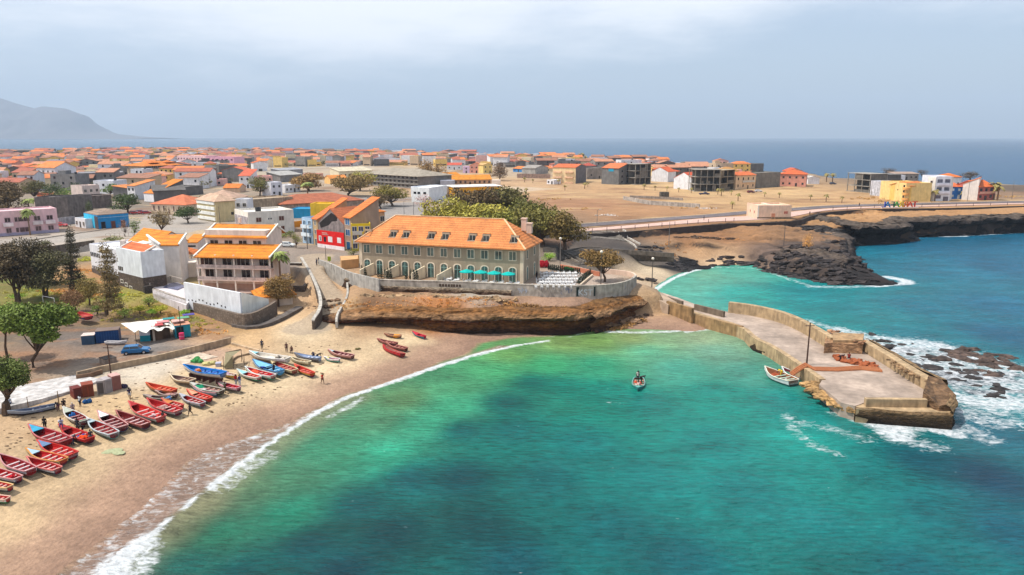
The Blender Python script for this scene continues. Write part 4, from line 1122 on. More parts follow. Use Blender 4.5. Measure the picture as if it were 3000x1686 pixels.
# front slope cut into strips round the slots
def quad(x0, v0, x1, v1): rm.poly([(x0, v0, zr(v0)),(x1, v0, zr(v0)),(x1, v1, zr(v1)),(x0, v1, zr(v1))])
def lx(v): return -ov + (v + ov)
def rx(v): return HW + ov - (v + ov)
rm.poly([(X0, Y0, zr(Y0)),(X1, Y0, zr(Y0)),(rx(dv0), dv0, zr(dv0)),(lx(dv0), dv0, zr(dv0))])
cur = None; prev = None
for i, u in enumerate(eg):
    a_ = u - dw / 2; b_ = u + dw / 2
    if prev is None: rm.poly([(lx(dv0), dv0, zr(dv0)),(max(a_, lx(dv1)), dv0, zr(dv0)),(max(a_, lx(dv1)), dv1, zr(dv1)),(lx(dv1), dv1, zr(dv1))])
    else: quad(prev, dv0, a_, dv1)
    prev = b_
rm.poly([(prev, dv0, zr(dv0)),(rx(dv0), dv0, zr(dv0)),(rx(dv1), dv1, zr(dv1)),(prev, dv1, zr(dv1))])
rm.poly([(lx(dv1), dv1, zr(dv1)),(rx(dv1), dv1, zr(dv1)),(HW - r_, r_, zr(r_)),(r_, r_, zr(r_))])
rm.poly([(X1, HD + ov, rz0),(X0, HD + ov, rz0),(r_, r_, zr(r_)),(HW - r_, r_, zr(r_))])
rm.poly([(X0, HD + ov, rz0),(X0, Y0, rz0),(r_, r_, zr(r_))])
rm.poly([(X1, Y0, rz0),(X1, HD + ov, rz0),(HW - r_, r_, zr(r_))])
rm.box(X0, Y0, rz0 - .22, X1, HD + ov, rz0 - .01)
roofm = rm.build('roof', M('tile', (255,160,92)), hotel, fix=False)
RDG = M('plaster', (244,196,150))
for a1, b1 in (((X0, Y0, rz0),(r_, r_, zr(r_))),((X1, Y0, rz0),(HW - r_, r_, zr(r_))),((r_, r_, zr(r_)),(HW - r_, r_, zr(r_)))):
    MB().bar(Vector(a1) + Vector((0,0,.05)), Vector(b1) + Vector((0,0,.05)),.35,.14).build('ridge_tiles', RDG, hotel)
for u in eg:
    d_ = MB(); a_ = u - dw / 2; b_ = u + dw / 2; zf = zr(dv0) - .05; vb = dv0 + 1.2
    d_.poly([(a_, dv0, zf),(b_, dv0, zf),(b_, vb, zf),(a_, vb, zf)])
    d_.poly([(a_, dv0, zf),(a_, vb, zf),(a_, vb, zr(vb)),(a_, dv0, zr(dv0))]); d_.poly([(b_, dv0, zf),(b_, vb, zf),(b_, vb, zr(vb)),(b_, dv0, zr(dv0))])
    d_.poly([(a_, vb, zf),(b_, vb, zf),(b_, vb, zr(dv1)),(a_, vb, zr(dv1))]); d_.poly([(a_, vb, zr(vb)),(a_, vb, zr(dv1)),(a_, dv1, zr(dv1))]); d_.poly([(b_, vb, zr(vb)),(b_, vb, zr(dv1)),(b_, dv1, zr(dv1))])
    d_.box(a_, dv0 - .05, zf - .05, b_, dv0 + .12, zf + .18)
    dd = d_.build('dormer', M('plaster', (196,170,144)), hotel, fix=False)
    w_ = MB().box(u - .62, vb - .06, zf + .1, u + .62, vb - .01, zf + 1.15).build('window', M('glass', (60,66,70)), dd)
    MB().box(u - .04, vb - .09, zf + .1, u + .04, vb - .06, zf + 1.15).box(u - .68, vb - .09, zf + .04, u + .68, vb - .06, zf + .1).build('frame', M('plaster', (210,206,196)), dd)
CRM = (240,222,196)
def arch_window(root, s, z, w, h, face='f', door=False, W_=0, Dp=0):
    def outline(w2, h2, z0, n=8):
        pts = [(-w2, z0),(w2, z0)]; r2 = w2; rise = min(w2,.55)
        for k in range(n + 1):
            t_ = math.pi * k / n; pts.append((r2 * math.cos(t_), h2 - rise + rise * math.sin(t_)))
        return pts
    o1 = outline(w / 2 + .2, h + .2,0); o2 = outline(w / 2, h, 0)
    f = MB(); n = len(o1)
    f.v = [(x, -.09, y) for x, y in o1] + [(x, -.09, y) for x, y in o2] + [(x, 0, y) for x, y in o1] + [(x, 0, y) for x, y in o2]
    for i in range(n):
        j = (i + 1) % n
        if i == 0: continue
        f.f += [(i, j, n + j, n + i),(i, j, 2 * n + j, 2 * n + i),(n + i, n + j, 3 * n + j, 3 * n + i)]; f.m += [0] * 3
    loc, rot = facept(face, s, W_, Dp, .012)
    fo_ = f.build('door' if door else 'window', M('plaster', CRM), root); fo_.location = (loc.x, loc.y, z); fo_.rotation_euler = (0,0, rot)
    p = MB().poly([(x, -.03, y) for x, y in o2]); p.build('pane', M('glass', (84,104,98)), fo_)
    MB().box(-.05,-.06,0,.05,-.035, h).box(-w / 2,-.06, h * .66, w / 2,-.035, h * .66 + .08).build('glazing_bar', M('plaster', (150,190,180)), fo_)
    return fo_
for i, u in enumerate(wins):
    window(hotel, 'f', u, he - 3.05,1.45,1.75, HW, HD, CRM, (96,112,104))
    arch_window(hotel, u, .15 if i % 2 or i > 6 else .9,1.45,3.1 if i % 2 or i > 6 else 2.35, 'f', i > 6 or i % 2 == 1, HW, HD)
for (s, hh) in ((3.0,0),(8.5,0)):
    window(hotel, 'r', s, he - 3.05,.9,1.75, HW, HD, CRM, (96,112,104)); arch_window(hotel, s, .3,1.0,2.8, 'r', True, HW, HD)
for (x, y) in ((-.06,-.06),(HW - .62,-.06),(HW - .5, HD - .5)):
    MB().box(x, y, -.5, x + .68, y + .66, he - .1).build('corner_pilaster', M('plaster', (232,212,184)), hotel)
MB().box(-.03,-.04,-.5, HW + .03,0,.25).build('plinth', M('plaster', (176,152,128)), hotel)
ch1 = MB().box(0,0,-1.2,1.1,1.0,1.3).box(-.1,-.1,1.3,1.2,1.1,1.5).build('chimney', M('plaster', (230,196,176)), hotel);
pq = D(1527,660, B_.y + 8.5); lc = Matrix.Rotation(-rz, 3, 'Z') @ (pq - A_); ch1.location = (lc.x, lc.y, lc.z)
ch2 = MB().box(0,0,-1.6,1.1,1.0,.4).box(-.1,-.1,.4,1.2,1.1,.6).build('chimney', M('plaster', (230,196,176)), hotel)
pq = D(1537,662, B_.y + 6.2); lc = Matrix.Rotation(-rz, 3, 'Z') @ (pq - A_); ch2.location = (lc.x + .4, lc.y, lc.z)
# privacy walls between the ground floor rooms
pvx = [(1078,1096),(1148,1168),(1226,1245),(1286,1322)]
ordn = ['leftmost of the four sloping cream garden walls at the hotel front', 'sloping cream garden wall second from the left at the hotel front', 'sloping cream garden wall between the last cypresses and the arched doors of the hotel', 'largest sloping cream garden wall, left of the turquoise parasols']
for (pa, lb) in zip(pvx, ordn):
    u = u_at(1000 + (pa[1] - 1000),0,2.2); pw_ = MB(); L_ = 4.2 if pa[0] < 1280 else 5.0
    k = [(u, -.12,-.3),(u - 1.2,-L_, -.3),(u - 1.2,-L_, 1.7),(u, -.12,2.6)]
    pw_.v = [(x - .12, y, z) for x, y, z in k] + [(x + .12, y, z) for x, y, z in k]
    pw_.f = [(0,1,2,3),(7,6,5,4),(0,4,5,1),(1,5,6,2),(2,6,7,3),(3,7,4,0)]; pw_.m = [0] * 6
    o = pw_.build('garden_wall', M('plaster', (240,222,190))); o.matrix_world = Matrix.Translation(A_) @ Matrix.Rotation(rz, 4, 'Z'); tag(o, lb, 'wall', 'garden walls of the hotel rooms')
hmat = Matrix.Translation(A_) @ Matrix.Rotation(rz, 4, 'Z')

# ---------------------------------------------------------------- three-storey guesthouse with two orange roofs
gA = D(583,850,150.5); gB = D(797,850,148.5); zf_ = 4.4
gA.z = gB.z = zf_
gh = thing('guesthouse', 'white three-storey guesthouse with balconies under two stacked bright orange roofs', 'guesthouse', gA, frame(gA, gB)[0])
rzg, GW, _, _ = frame(gA, gB)
GP = M('plaster', (240,216,200)); zt1 = ztop(583,750, gA); fl = zt1 / 3
MB().box(0,1.5,-2.5, GW, 9.5, zt1).build('wall', GP, gh)
MB().box(0,1.5, zt1, GW * .86,9.4, zt1 + .05).box(-.8,5.6, zt1, GW * .80,13.5, ztop(577,694, gA) + .75).build('upper_wall', M('plaster', (240,220,206)), gh)
for k in range(3):
    MB().box(-.05,-.1, fl * k - .15, GW + .05,1.5, fl * k + .1).build('balcony_floor', M('plaster', (232,204,190)), gh)
    if k: MB().box(0,-.08, fl * k + .1, GW, .06, fl * k + .75).build('balcony_rail', M('stained', (240,214,204)), gh)
for k in range(5):
    x = GW * k / 4
    MB().box(min(x, GW - .3),0,-1.8, min(x, GW - .3) + .3,.3, zt1 + .3).build('column', M('plaster', (246,226,212)), gh)
for k in (1,2):
    for i in range(4):
        x = GW * (i + .5) / 4
        window(gh, 'f', x - .1, fl * k + .35,1.9,1.7, GW, 8,(220,205,190),(52,34,34)).location.y = 1.49
        if k == 2: window(gh, 'f', x + (1.55 if i % 2 else -1.55), fl * k + .1,.75,2.0, GW, 8,(220,205,190),(84,52,40), 'door').location.y = 1.49
MB().box(.5,1.44,-.6, GW - .5,1.49,1.6).build('ground_opening', M('plaster', (190,150,130)), gh)
OR = (255,156,48)
def slab_roof(parent, x0, x1, ya, za, yb, zb, col, nm='roof', over=0):
    o = MB().poly([(x0, ya, za),(x1, ya, za),(x1, yb, zb),(x0, yb, zb)])
    o.poly([(x0, ya, za - .22),(x0, yb, zb - .22),(x1, yb, zb - .22),(x1, ya, za - .22)]); o.poly([(x0, ya, za),(x0, ya, za - .22),(x1, ya, za - .22),(x1, ya, za)])
    o.poly([(x0, ya, za),(x0, yb, zb),(x0, yb, zb - .22),(x0, ya, za - .22)]); o.poly([(x1, ya, za),(x1, ya, za - .22),(x1, yb, zb - .22),(x1, yb, zb)]); o.poly([(x0, yb, zb),(x1, yb, zb),(x1, yb, zb - .22),(x0, yb, zb - .22)])
    r = o.build(nm, M('tile', col), parent)
    for x in (x0, x1):
        MB().bar((x, ya, za + .12),(x, yb, zb + .12),.3,.3).build('roof_edge', M('plaster', (250,238,226)), parent)
    return r
slab_roof(gh, -.1, GW + .2,-.7, zt1 - .1,5.6, ztop(600,713, gA + Vector((0,5.6,0))), OR)
zu = ztop(577,694, gA + Vector((0,5,0)))
slab_roof(gh, -.9, GW * .84,4.8, zu, 10.5, ztop(600,656, gA + Vector((0,10.5,0))), OR)
slab_roof(gh, -.9, GW * .80,15.5, zu - .2,10.5, ztop(600,656, gA + Vector((0,10.5,0))) - .03, OR)
for i in range(4):
    x = GW * .8 * (i + .5) / 4 - .4
    window(gh, 'f', x, zu - 2.2,1.8,1.4, GW, 8,(230,216,205),(50,36,38)).location.y = 5.59
MB().box(GW * .28,10.2, zu + 2.5, GW * .28 + .6,10.8, zu + 3.6).build('chimney', GP, gh)
# pavilion with a hip roof behind the bush
pA = G(765,900,3.0); pB = G(858,890,3.0); hp_ = ztop(765,850, pA)
o, W_ = building('pavilion', 'small pavilion with a pointed orange roof behind the dry bush', 'pavilion', pA, pB, 6.2,2.4, 'hip', 1.9,('plaster', (240,222,205)), OR, .8)
clean(o)
# ---------------------------------------------------------------- white restaurant complex left of the guesthouse
def zb_building(name, label, cat, pL, pR, z0, zt_px, depth, **kw):
    A_, B_ = G(pL[0], pL[1], z0), G(pR[0], pR[1], z0)
    h = ztop(pL[0], zt_px, A_)
    o, W_ = building(name, label, cat, A_, B_, depth, h, **kw)
    return o, W_, h
o, W_, h = zb_building('restaurant_wing', 'white wing with a row of small dark windows and a bare flat roof terrace', 'restaurant', (272,806),(352,830),4.2,718,14, roof='flat', par=.3, wall=('plaster', (236,236,242)))
MB().box(-.05,-.07,-1, W_ + .05,6, ztop(272,786, G(272,806,4.2))).build('stone_base', M('stone', (124,108,96)), o)
for k in range(6): plain_window(o, 'f', .6 + k * .95, h - 2.6,.55,1.0, W_, 14)
for k in range(4): plain_window(o, 'f', .8 + k * 1.0, h - 5.6,.55,.7, W_, 14)
clean(o)
o, W_, h = zb_building('restaurant_wing', 'tall white wing on a dark stone base with an orange edge to its roof', 'restaurant', (352,842),(424,862),3.8,728,5, roof='flat', par=.25, wall=('plaster', (234,238,244)))
slab_roof(o, .1, W_ - .3,1.2, h + .1,3.6, h + 1.1,(250,128,72))
hb_ = ztop(352,797, G(352,842,3.8)); MB().box(-.06,-.08,-1, W_ + .06,5, hb_).build('stone_base', M('stone', (124,108,96)), o)
for k in range(3): plain_window(o, 'f', .6 + k * .8, hb_ + .5,.5,.9, W_, 5)
for k in range(3): window(o, 'f', 1.6 + k * 2.0,1.3 - .5 * k, 1.1,.6, W_, 5).location.y = -.1
clean(o)
o, W_, h = zb_building('restaurant_hall', 'white hall with a wide bright orange sloping roof and tall windows', 'restaurant', (466,790),(556,776),6.2,718,12, roof='gable_v', rh=2.6, wall=('plaster', (246,228,218)), rcol=OR, ov=.3)
for k in range(4): window(o, 'f', W_ * .4 + k * 1.15,1.4,.8,2.0, W_, 12)
clean(o)
A1 = G(430,760,6.6);
o = thing('restaurant_hall', 'low white gabled hall whose orange roof faces the sea, left of the guesthouse', 'restaurant', D(432,760,163),0)
# large roof plane seen as a parallelogram
q = [D(468,718,160), D(524,718,160), D(546,686,168), D(430,690,168)]
b0 = Vector(o.location)
rm_ = MB(); rm_.poly([p for p in q]); rm_.poly([p - Vector((0,0,.25)) for p in q][::-1])
for i in range(4): j = (i + 1) % 4; rm_.poly([q[i], q[j], q[j] - Vector((0,0,.25)), q[i] - Vector((0,0,.25))])
rm_.build('roof', M('tile', OR), o, off=b0)
wl = MB(); base_pts = [(p.x, p.y) for p in (D(470,720,160.3), D(523,720,160.3), D(544,690,167.6), D(434,692,167.6))]
wl.prism(base_pts, 4.0,[p.z - .3 for p in (q[0], q[1], q[2], q[3])]); wl.build('wall', M('plaster', (244,232,224)), o, off=b0)
for p1, p2 in ((q[3], q[0]),(q[1], q[2])): MB().bar(p1 + Vector((0,0,.1)), p2 + Vector((0,0,.1)),.35,.4).build('roof_edge', M('plaster', (252,244,236)), o, off=b0)
o, W_, h = zb_building('link_roof_building', 'small white link building with a low orange roof beside the guesthouse', 'building', (545,735),(580,735),6.2,712,6, roof='shed', rh=1.4, wall=('plaster', (240,224,214)), rcol=OR, ov=.2)
plain_window(o, 'f', W_ / 2,1.0, W_ * .7,.5, W_, 6); clean(o)
gz = thing('gazebo', 'open gazebo with a pointed orange tiled roof on the restaurant terrace', 'gazebo', G(545,770,6.0))
hh = 2.5
for (x, y) in ((-2.4,-2),(2.4,-2),(2.4,2),(-2.4,2)): MB().tube([(x, y, 0),(x, y, hh)],.12,6).build('post', M('plaster', (250,235,220)), gz)
mb = MB(); k = [(-3.2,-2.8, hh),(3.2,-2.8, hh),(3.2,2.8, hh),(-3.2,2.8, hh)]
for i in range(4): mb.poly([k[i], k[(i + 1) % 4],(0,0, hh + 1.7)])
mb.poly(k[::-1]); mb.build('roof', M('tile', (250,140,70)), gz)
o, W_, h = zb_building('terrace_block', 'low white terrace block with pale flat top and brown doors beside the pool', 'building', (426,822),(500,800),4.6,772,8, roof='flat', par=.05, wall=('plaster', (246,236,228)))
window(o, 'f', W_ * .3,.1,1.4,2.4, W_, 8,(220,220,220),(92,66,54), 'door'); window(o, 'f', W_ * .6,.1,2.0,2.4, W_, 8,(220,220,220),(60,44,40), 'door'); clean(o)
o, W_, h = zb_building('terrace_block', 'cream terrace wall block below the orange gazebo', 'building', (500,812),(576,808),4.6,775,7, roof='flat', par=.05, wall=('plaster', (244,224,206))); clean(o)
# pool terrace, fence and white sea wall with porthole
pl = gp([(448,860),(545,895),(580,850),(520,828),(450,835)],4.9)
tag(MB().prism(pl, 2.0,4.9).build('pool_terrace', M('plaster', (214,206,208))), 'raised pale pool terrace on a stone wall beside the white fence', 'terrace')
pl = gp([(478,842),(508,828),(548,838),(520,850)],5.0)
po_ = tag(MB().prism(pl, 4.5,5.05).build('swimming_pool', M('glass', (110,116,150))), 'small blue grey swimming pool inside the white fence', 'pool')
sb = gl([(448,866),(545,900),(600,918),(660,934),(710,947),(745,942),(790,918),(808,905)],3.4)
wallthing('stone_wall', 'long grey stone garden wall below the white porthole wall and pool fence', smooth_path(sb, 1),1.8,5.0,.6, M('stone', (150,132,116)))
wallthing('stone_wall', 'dark stone wall corner beside the tall white wing', gl([(424,872),(448,868)],3.4),2.5,5.8,.7, M('stone', (92,82,76)))
def polewall(name, label, px0, px1, z0, z1a, z1b, th, mat):
    a, b = px0, px1
    return tag(MB().wall([a, b], th, z0,[z1a, z1b]).build(name, mat), label, 'wall')
wa, wb = G(546,893,4.2), G(710,934,3.6); wc = G(787,908,3.6)
za = D(546,827, wa.y).z; zb_ = D(710,858, wb.y).z; zc = D(787,876, wc.y).z
pw_ = thing('porthole_wall', 'tall white wall stepping down to the beach with a round porthole at its right end', 'wall', wa)
MB().wall([wa, wb],.35,3.4,[za, zb_]).build('wall', M('plaster', (236,238,244)), pw_, off=wa)  # bluish white: sky-lit shade of this side put into the colour
MB().wall([wb + Vector((.12,.12,0)), wc],.35,3.2,[zb_, zc]).build('wall', M('plaster', (250,240,230)), pw_, off=wa)  # same white wall, sunlit warmth put into the colour
d = (wc - wb).normalized(); nrm = Vector((d.y, -d.x, 0)); c = wb + d * 2.0 + nrm * .2; c.z = 5.0
ring = [(c + d * (.45 * math.cos(t)) + Vector((0,0,.45 * math.sin(t)))) for t in [2 * math.pi * i / 14 for i in range(14)]]
MB().poly(ring).build('porthole', M('glass', (50,30,28)), pw_, off=wa)
d = (wb - wa).normalized(); nrm = Vector((d.y, -d.x, 0)); rq = random.Random(2)
for k in range(11):
    c = wa + d * (1.2 + k * 1.12) + nrm * .2; z = 5.15 + .1 * (k % 2) if k not in (3,4,8) else 5.6
    c.z = z - .0 * k
    MB().poly([c - d * .18, c + d * .18, c + d * .18 + Vector((0,0,.3)), c - d * .18 + Vector((0,0,.3))]).build('wall_opening', M('glass', (60,48,44)), pw_, off=wa)
def railing(name, label, P, h, step, mat, z=None):
    P = [Vector(p) for p in P]; o = thing(name, label, 'railing', P[0])
    for a, b in zip(P[:-1], P[1:]):
        MB().bar(a + Vector((0,0, h)), b + Vector((0,0, h)),.09,.09).build('rail', mat, o, off=P[0])
        n = max(1, int((b - a).length / step))
        for i in range(n + 1):
            q = a + (b - a) * (i / n); MB().box(q.x - .05, q.y - .05, q.z, q.x + .05, q.y + .05, q.z + h).build('post', mat, o, off=P[0])
    return o
railing('pool_fence', 'white post fence along the front of the pool terrace', [G(449,868,4.9 - .4), G(545,897,4.5)],1.5,.55, M('paint', (245,236,226)))
railing('pool_fence', 'thin white railing behind the pool below the brown doors', [G(440,845,4.9), G(500,822,4.9), G(535,832,4.9)],1.1,.7, M('paint', (240,226,214)))
railing('terrace_fence', 'pale balcony fence along the street edge left of the restaurant roofs', [G(310,695,7.2), G(430,690,7.2)],1.0,1.2, M('paint', (220,204,190)))
WH = M('cloth', (250,244,238)); WOOD = M('wood', (120,90,66))
def parasol(name, label, p, r, h, mat, group, n=8, drop=.22):
    o = thing(name, label, 'parasol', p, 0, group)
    MB().tube([(0,0,0),(0,0, h)],.05,6).build('pole', WOOD if mat is not WH else M('paint', (220,220,220)), o)
    mb = MB(); c = [(r * math.cos(2 * math.pi * k / n), r * math.sin(2 * math.pi * k / n), h - r * drop) for k in range(n)]
    for k in range(n): mb.poly([c[k], c[(k + 1) % n],(0,0, h + .15)])
    for k in range(n): mb.poly([c[k],(c[k][0], c[k][1], c[k][2] - .15),(c[(k + 1) % n][0], c[(k + 1) % n][1], c[k][2] - .15), c[(k + 1) % n]])
    mb.build('canopy', mat, o, fix=False)
    MB().box(-.3,-.3,0,.3,.3,.12).build('base', M('conc', (150,150,150)), o)
    return o
for (px, py, lb) in ((344,722, 'leftmost of the three white parasols on the roof terrace'),(388,718, 'middle one of the three white parasols on the roof terrace'),(420,716, 'rightmost of the three white parasols on the roof terrace, beside the orange roof')):
    p = D(px, py, 163); parasol('parasol', lb, (p.x, p.y, p.z - 1.6),1.8,2.3, WH, 'white parasols on the restaurant roof')
p = D(362,722,160); tag(MB().box(p.x - .5, p.y - .5, p.z - 2.5, p.x + .5, p.y + .5, p.z + 1.4).build('chimney_stack', M('plaster', (240,226,216))), 'white square chimney stack between the roof parasols', 'chimney')
o, W_, h = zb_building('roof_deck', 'wide white roof deck behind the restaurant wings, under the parasols', 'building', (300,770),(440,790),5.0,735,9, roof='flat', par=.6, wall=('plaster', (244,236,230))); clean(o)

# ---------------------------------------------------------------- houses of the near town (front-left px, front-right px, top px, depth)
def house(label, pL, pR, ytop, depth, roof='flat', rh=1.6, wall=('plaster', (225,215,200)), rcol=TILE, win=(2,3), wc=(52,50,54), side=None, cat='house', name='house', z=ZP, ov=.45, par=.5, ws=(1.1,1.2), fc=(220,212,200), storeys=None, bal=None):
    A_, B_ = G(pL[0], pL[1], z), G(pR[0], pR[1], z)
    h = max(2.6, ztop(pL[0], ytop, A_) - (rh if False else 0))
    o, W_ = building(name, label, cat, A_, B_, depth, h, roof, rh, wall, rcol, ov, par=par)
    rows, cols = win; big = A_.y < 330
    if rows:
        fh = h / rows
        for r in range(rows):
            for c in range(cols):
                s = W_ * (c + .5) / cols; zz = fh * r + fh * .32
                dr = (r == 0 and c == cols // 2)
                if dr: zz = 0.05
                hh_ = min(ws[1], fh * .55) if not dr else min(2.1, fh * .75)
                if big: window(o, 'f', s, zz, ws[0] * (.9 if dr else 1), hh_, W_, depth, fc, wc, 'door' if dr else 'win')
                else: plain_window(o, 'f', s, zz, ws[0], hh_, W_, depth, wc)
    if side:
        f_, rws, cls = side; fh = h / rws
        for r in range(rws):
            for c in range(cls):
                s = depth * (c + .5) / cls
                (window if big else plain_window)(o, f_, s, fh * r + fh * .35,1.0, min(1.1, fh * .5), W_, depth, *((fc, wc) if big else (wc,)))
    if bal:
        for r in range(1, rows):
            for (x0, x1) in bal:
                MB().box(W_ * x0,-.9, h / rows * r - .12, W_ * x1,0, h / rows * r).box(W_ * x0,-.9, h / rows * r, W_ * x1,-.8, h / rows * r + .9).build('balcony', M('plaster', fc), o)
    o['W'] = W_; o['H'] = h
    return o
def hs(*a, **k):
    o = house(*a, **k); d = (o['W'], o['H']); del o['W']; del o['H']; return o, d[0], d[1]
GB = ('block', (150,146,144)); GB2 = ('block', (128,122,118)); WP = ('plaster', (238,236,238))
# pink building on the left street
o, W_, h = hs('long two-storey pink building with small white balconies on the left street', (-60,698),(174,680),628,10, roof='flat', par=.4, wall=('plaster', (232,192,196)), win=(0,0))
for (px, w) in ((25,1.4),(50,.8),(72,3.0),(112,1.6),(150,1.6)):
    s = W_ * (px + 60) / 234
    window(o, 'f', s, h * .58, w, 1.3, W_, 10,(214,180,184),(60,36,44)); window(o, 'f', s, h * .12, w * .9,1.4, W_, 10,(214,180,184),(96,66,70))
    if px not in (50,72): MB().box(s - 1.3,-.9, h * .40, s + 1.3,-.01, h * .55).build('balcony', M('plaster', (246,226,226)), o)
MB().box(-.02,-.05,-.6, W_ + .02,-.001,.9).build('plinth', M('plaster', (176,166,190)), o)
# blue corner shop
Mp, Rp, dpt = corner(250,290,380,672,661)
o, W_ = building('corner_shop', 'bright blue one-storey corner shop with a grey hip roof and stone-clad corner', 'shop', Mp, Rp, max(dpt, 7), ztop(290,632, Mp), 'hip', 1.6,('plaster', (40,140,200)),('tile', (176,150,130)),.0)
h = ztop(290,632, Mp)
MB().box(-.03,-.06,-.3, W_ + .03,-.001,.0).build('plinth', M('plaster', (60,90,130)), o)
MB().box(-.08,.0,0,-.001,3.0, h - .4).build('stone_cladding', M('stone', (110,96,100)), o); MB().box(-.06,-.08, h - .9, W_ + .06,-.001, h - .8).build('cornice', M('plaster', (190,220,240)), o)
for s, c in ((.1,(28,26,30)),(.42,(120,70,54)),(.74,(120,72,58))): window(o, 'f', W_ * s + .5,0,1.3,2.3, W_, 8,(60,120,170), c, 'door')
MB().box(-.07,3.1,0,-.001, max(dpt, 7), h - .2).build('side_panel', M('plaster', (60,190,230)), o)
clean(o)
o, W_, h = hs('low white wall house with small openings left of the blue shop', (222,665),(252,670),642,5, wall=WP, win=(1,3), roof='flat')
wallthing('yard_wall', 'grey plaster yard wall left of the blue corner shop', gl([(172,662),(222,655)], ZP), ZP - .3, ZP + 2.6,.3, M('stained', (200,194,196)))
hs('rough dark grey concrete house behind the pink building, left part', (168,640),(202,641),580,12, wall=('stained', (138,130,126)), win=(0,0)); hs('rough dark grey concrete house behind the blue corner shop', (204,641),(250,632),582,12, wall=('stained', (126,116,112)), win=(0,0))
hs('salmon pink house with a pale terrace above the pink building', (116,620),(167,617),585,9, wall=('plaster', (244,206,190)), win=(1,2)); hs('small house with a red orange roof behind the fan palm', (114,592),(160,590),580,9, 'shed', .9,('plaster', (238,200,170)), TILE2, win=(0,0))
hs('weathered concrete building with blank walls left of the round green tree', (272,612),(330,608),578,10, wall=('stained', (140,124,116)), win=(0,0)); hs('pale pink house with a brown balcony in front of the grey warehouse', (246,596),(296,592),548,9, wall=('plaster', (226,206,196)), win=(2,3))
# white gabled house with the red front
Mp, Rp, dpt = corner(113,167,228,545,549, dep=16)
o, W_ = building('town_house', 'tall white gabled town house with a red and white striped side and orange roof', 'house', Mp, Rp, dpt, ztop(167,492, Mp), 'gable_v', 3.0,('plaster', (238,236,242)), TILE, .5); h = ztop(167,492, Mp)
MB().box(-.12,.4,.1,-.001, dpt - .6, h * .68).build('red_facade', M('plaster', (220,96,60)), o)
for r in range(3):
    for c in range(4): window(o, 'l', dpt * (c + .5) / 4, h * (.1 + r * .3),1.3,1.5, W_, dpt, (246,240,236),(60,60,70)).location.x = -.14
for r in range(2): window(o, 'f', W_ * .5,2.2 + r * 3.2,1.4,1.8, W_, dpt)
clean(o)
hs('white house front with blue windows beside the red striped town house', (84,530),(112,531),490,10, 'shed', 1.5, wall=('plaster', (226,232,240)), rcol=TILE2, win=(3,2), wc=(70,110,160)); hs('yellow house with an orange roof left of the blue-windowed house', (58,527),(84,529),487,10, 'gable_u', 1.6,('plaster', (240,204,120)), TILE2, win=(2,2))
hs('pale red brick house at the left edge behind the dark tree', (10,512),(48,512),478,10, 'gable_u', 1.6,('plaster', (226,160,140)), TILE2, win=(2,2)); hs('small pinkish house at the left edge beside the dark tree', (-14,532),(14,535),500,10, 'gable_v', 1.6,('plaster', (240,196,180)), TILE, win=(2,2))
o, W_, h = hs('large windowless grey block warehouse in front of the beige school', (232,552),(366,548),509,22, wall=('block', (160,156,160)), win=(0,0), par=.2)
hs('grey block house with a blue and orange roof behind the warehouse', (252,512),(312,511),497,14, 'shed', 1.2, GB, (96,112,150), win=(1,3)); hs('small grey house with an orange pent roof behind the warehouse', (238,508),(308,507),492,9, 'shed', 1.0, GB, TILE2, win=(1,3)); hs('unfinished grey frame beside the white gable wall', (212,536),(236,536),510,9, wall=GB, win=(2,3), ws=(1.6,1.8))
# beige school
Mp, Rp, dpt = corner(377,434,560,533,543, dep=20)
o, W_ = building('school', 'long beige school building with an orange roof, two dormers and a strip of windows', 'school', Mp, Rp, dpt, ztop(434,498, Mp), 'flat', 0,('plaster', (216,196,172)), par=.3); h = ztop(434,498, Mp)
MB().box(-.3, dpt * .1, h + .3, W_ * .75, dpt * .9, h + 2.6).build('upper_storey', M('plaster', (210,196,176)), o)
rf = roof_mesh('hip', W_ * .80 + 2, dpt, h + 2.6,2.8,1.0).build('roof', M('tile', (255,150,60)), o); rf.location.x = -2
for k in range(16): plain_window(o, 'f', W_ * .05 + k * W_ * .042, h + .9, W_ * .03,1.2, W_, dpt, (60,74,110)).location.y = dpt * .1 - .02
for k in (.25,.6):
    MB().box(W_ * k - 2.2, dpt * .22, h + 2.4, W_ * k + 2.2, dpt * .5, h + 4.4).build('dormer', M('plaster', (120,80,84)), o)
    q = roof_mesh('hip', 6.6,6.6, h + 4.4,1.3,.5).build('dormer_roof', M('tile', (255,140,56)), o); q.location = (W_ * k - 3.3, dpt * .15,0)
for k in range(2):
    MB().box(-.9, dpt * .35, h * (.25 + .4 * k),-.001, dpt * .8, h * (.25 + .4 * k) + .8).build('balcony', M('plaster', (238,224,206)), o)
    for c in range(4): plain_window(o, 'l', dpt * (.25 + c * .14), h * (.25 + .4 * k) + .9,1.0,1.2, W_, dpt)
for k in (.55,.85): plain_window(o, 'f', W_ * k, 1.2,1.2,1.0, W_, dpt)
clean(o)
hs('grey block hall beside the beige school with a stepped dark roof', (562,532),(600,533),495,12, 'gable_v', 2.0, GB, GB2[1], win=(0,0))
hs('long pink apartment block with white bands in the middle distance', (522,496),(606,498),458,16, wall=('plaster', (244,204,204)), win=(3,10), ws=(1.4,1.2), wc=(110,66,84)); hs('pink and mauve apartment block right of the long pink one', (606,499),(688,500),462,16, wall=('plaster', (236,178,196)), win=(3,6), ws=(1.8,1.3), wc=(96,56,80))
hs('small white house with an orange pent roof and grey side by the round tree', (376,585),(398,586),545,12, 'shed', 2.2,('plaster', (240,238,240)), TILE, win=(2,2)); hs('grey blank house with an orange lean-to between the two white houses', (400,583),(437,578),556,12, 'shed', 1.6, GB, TILE, win=(0,0))
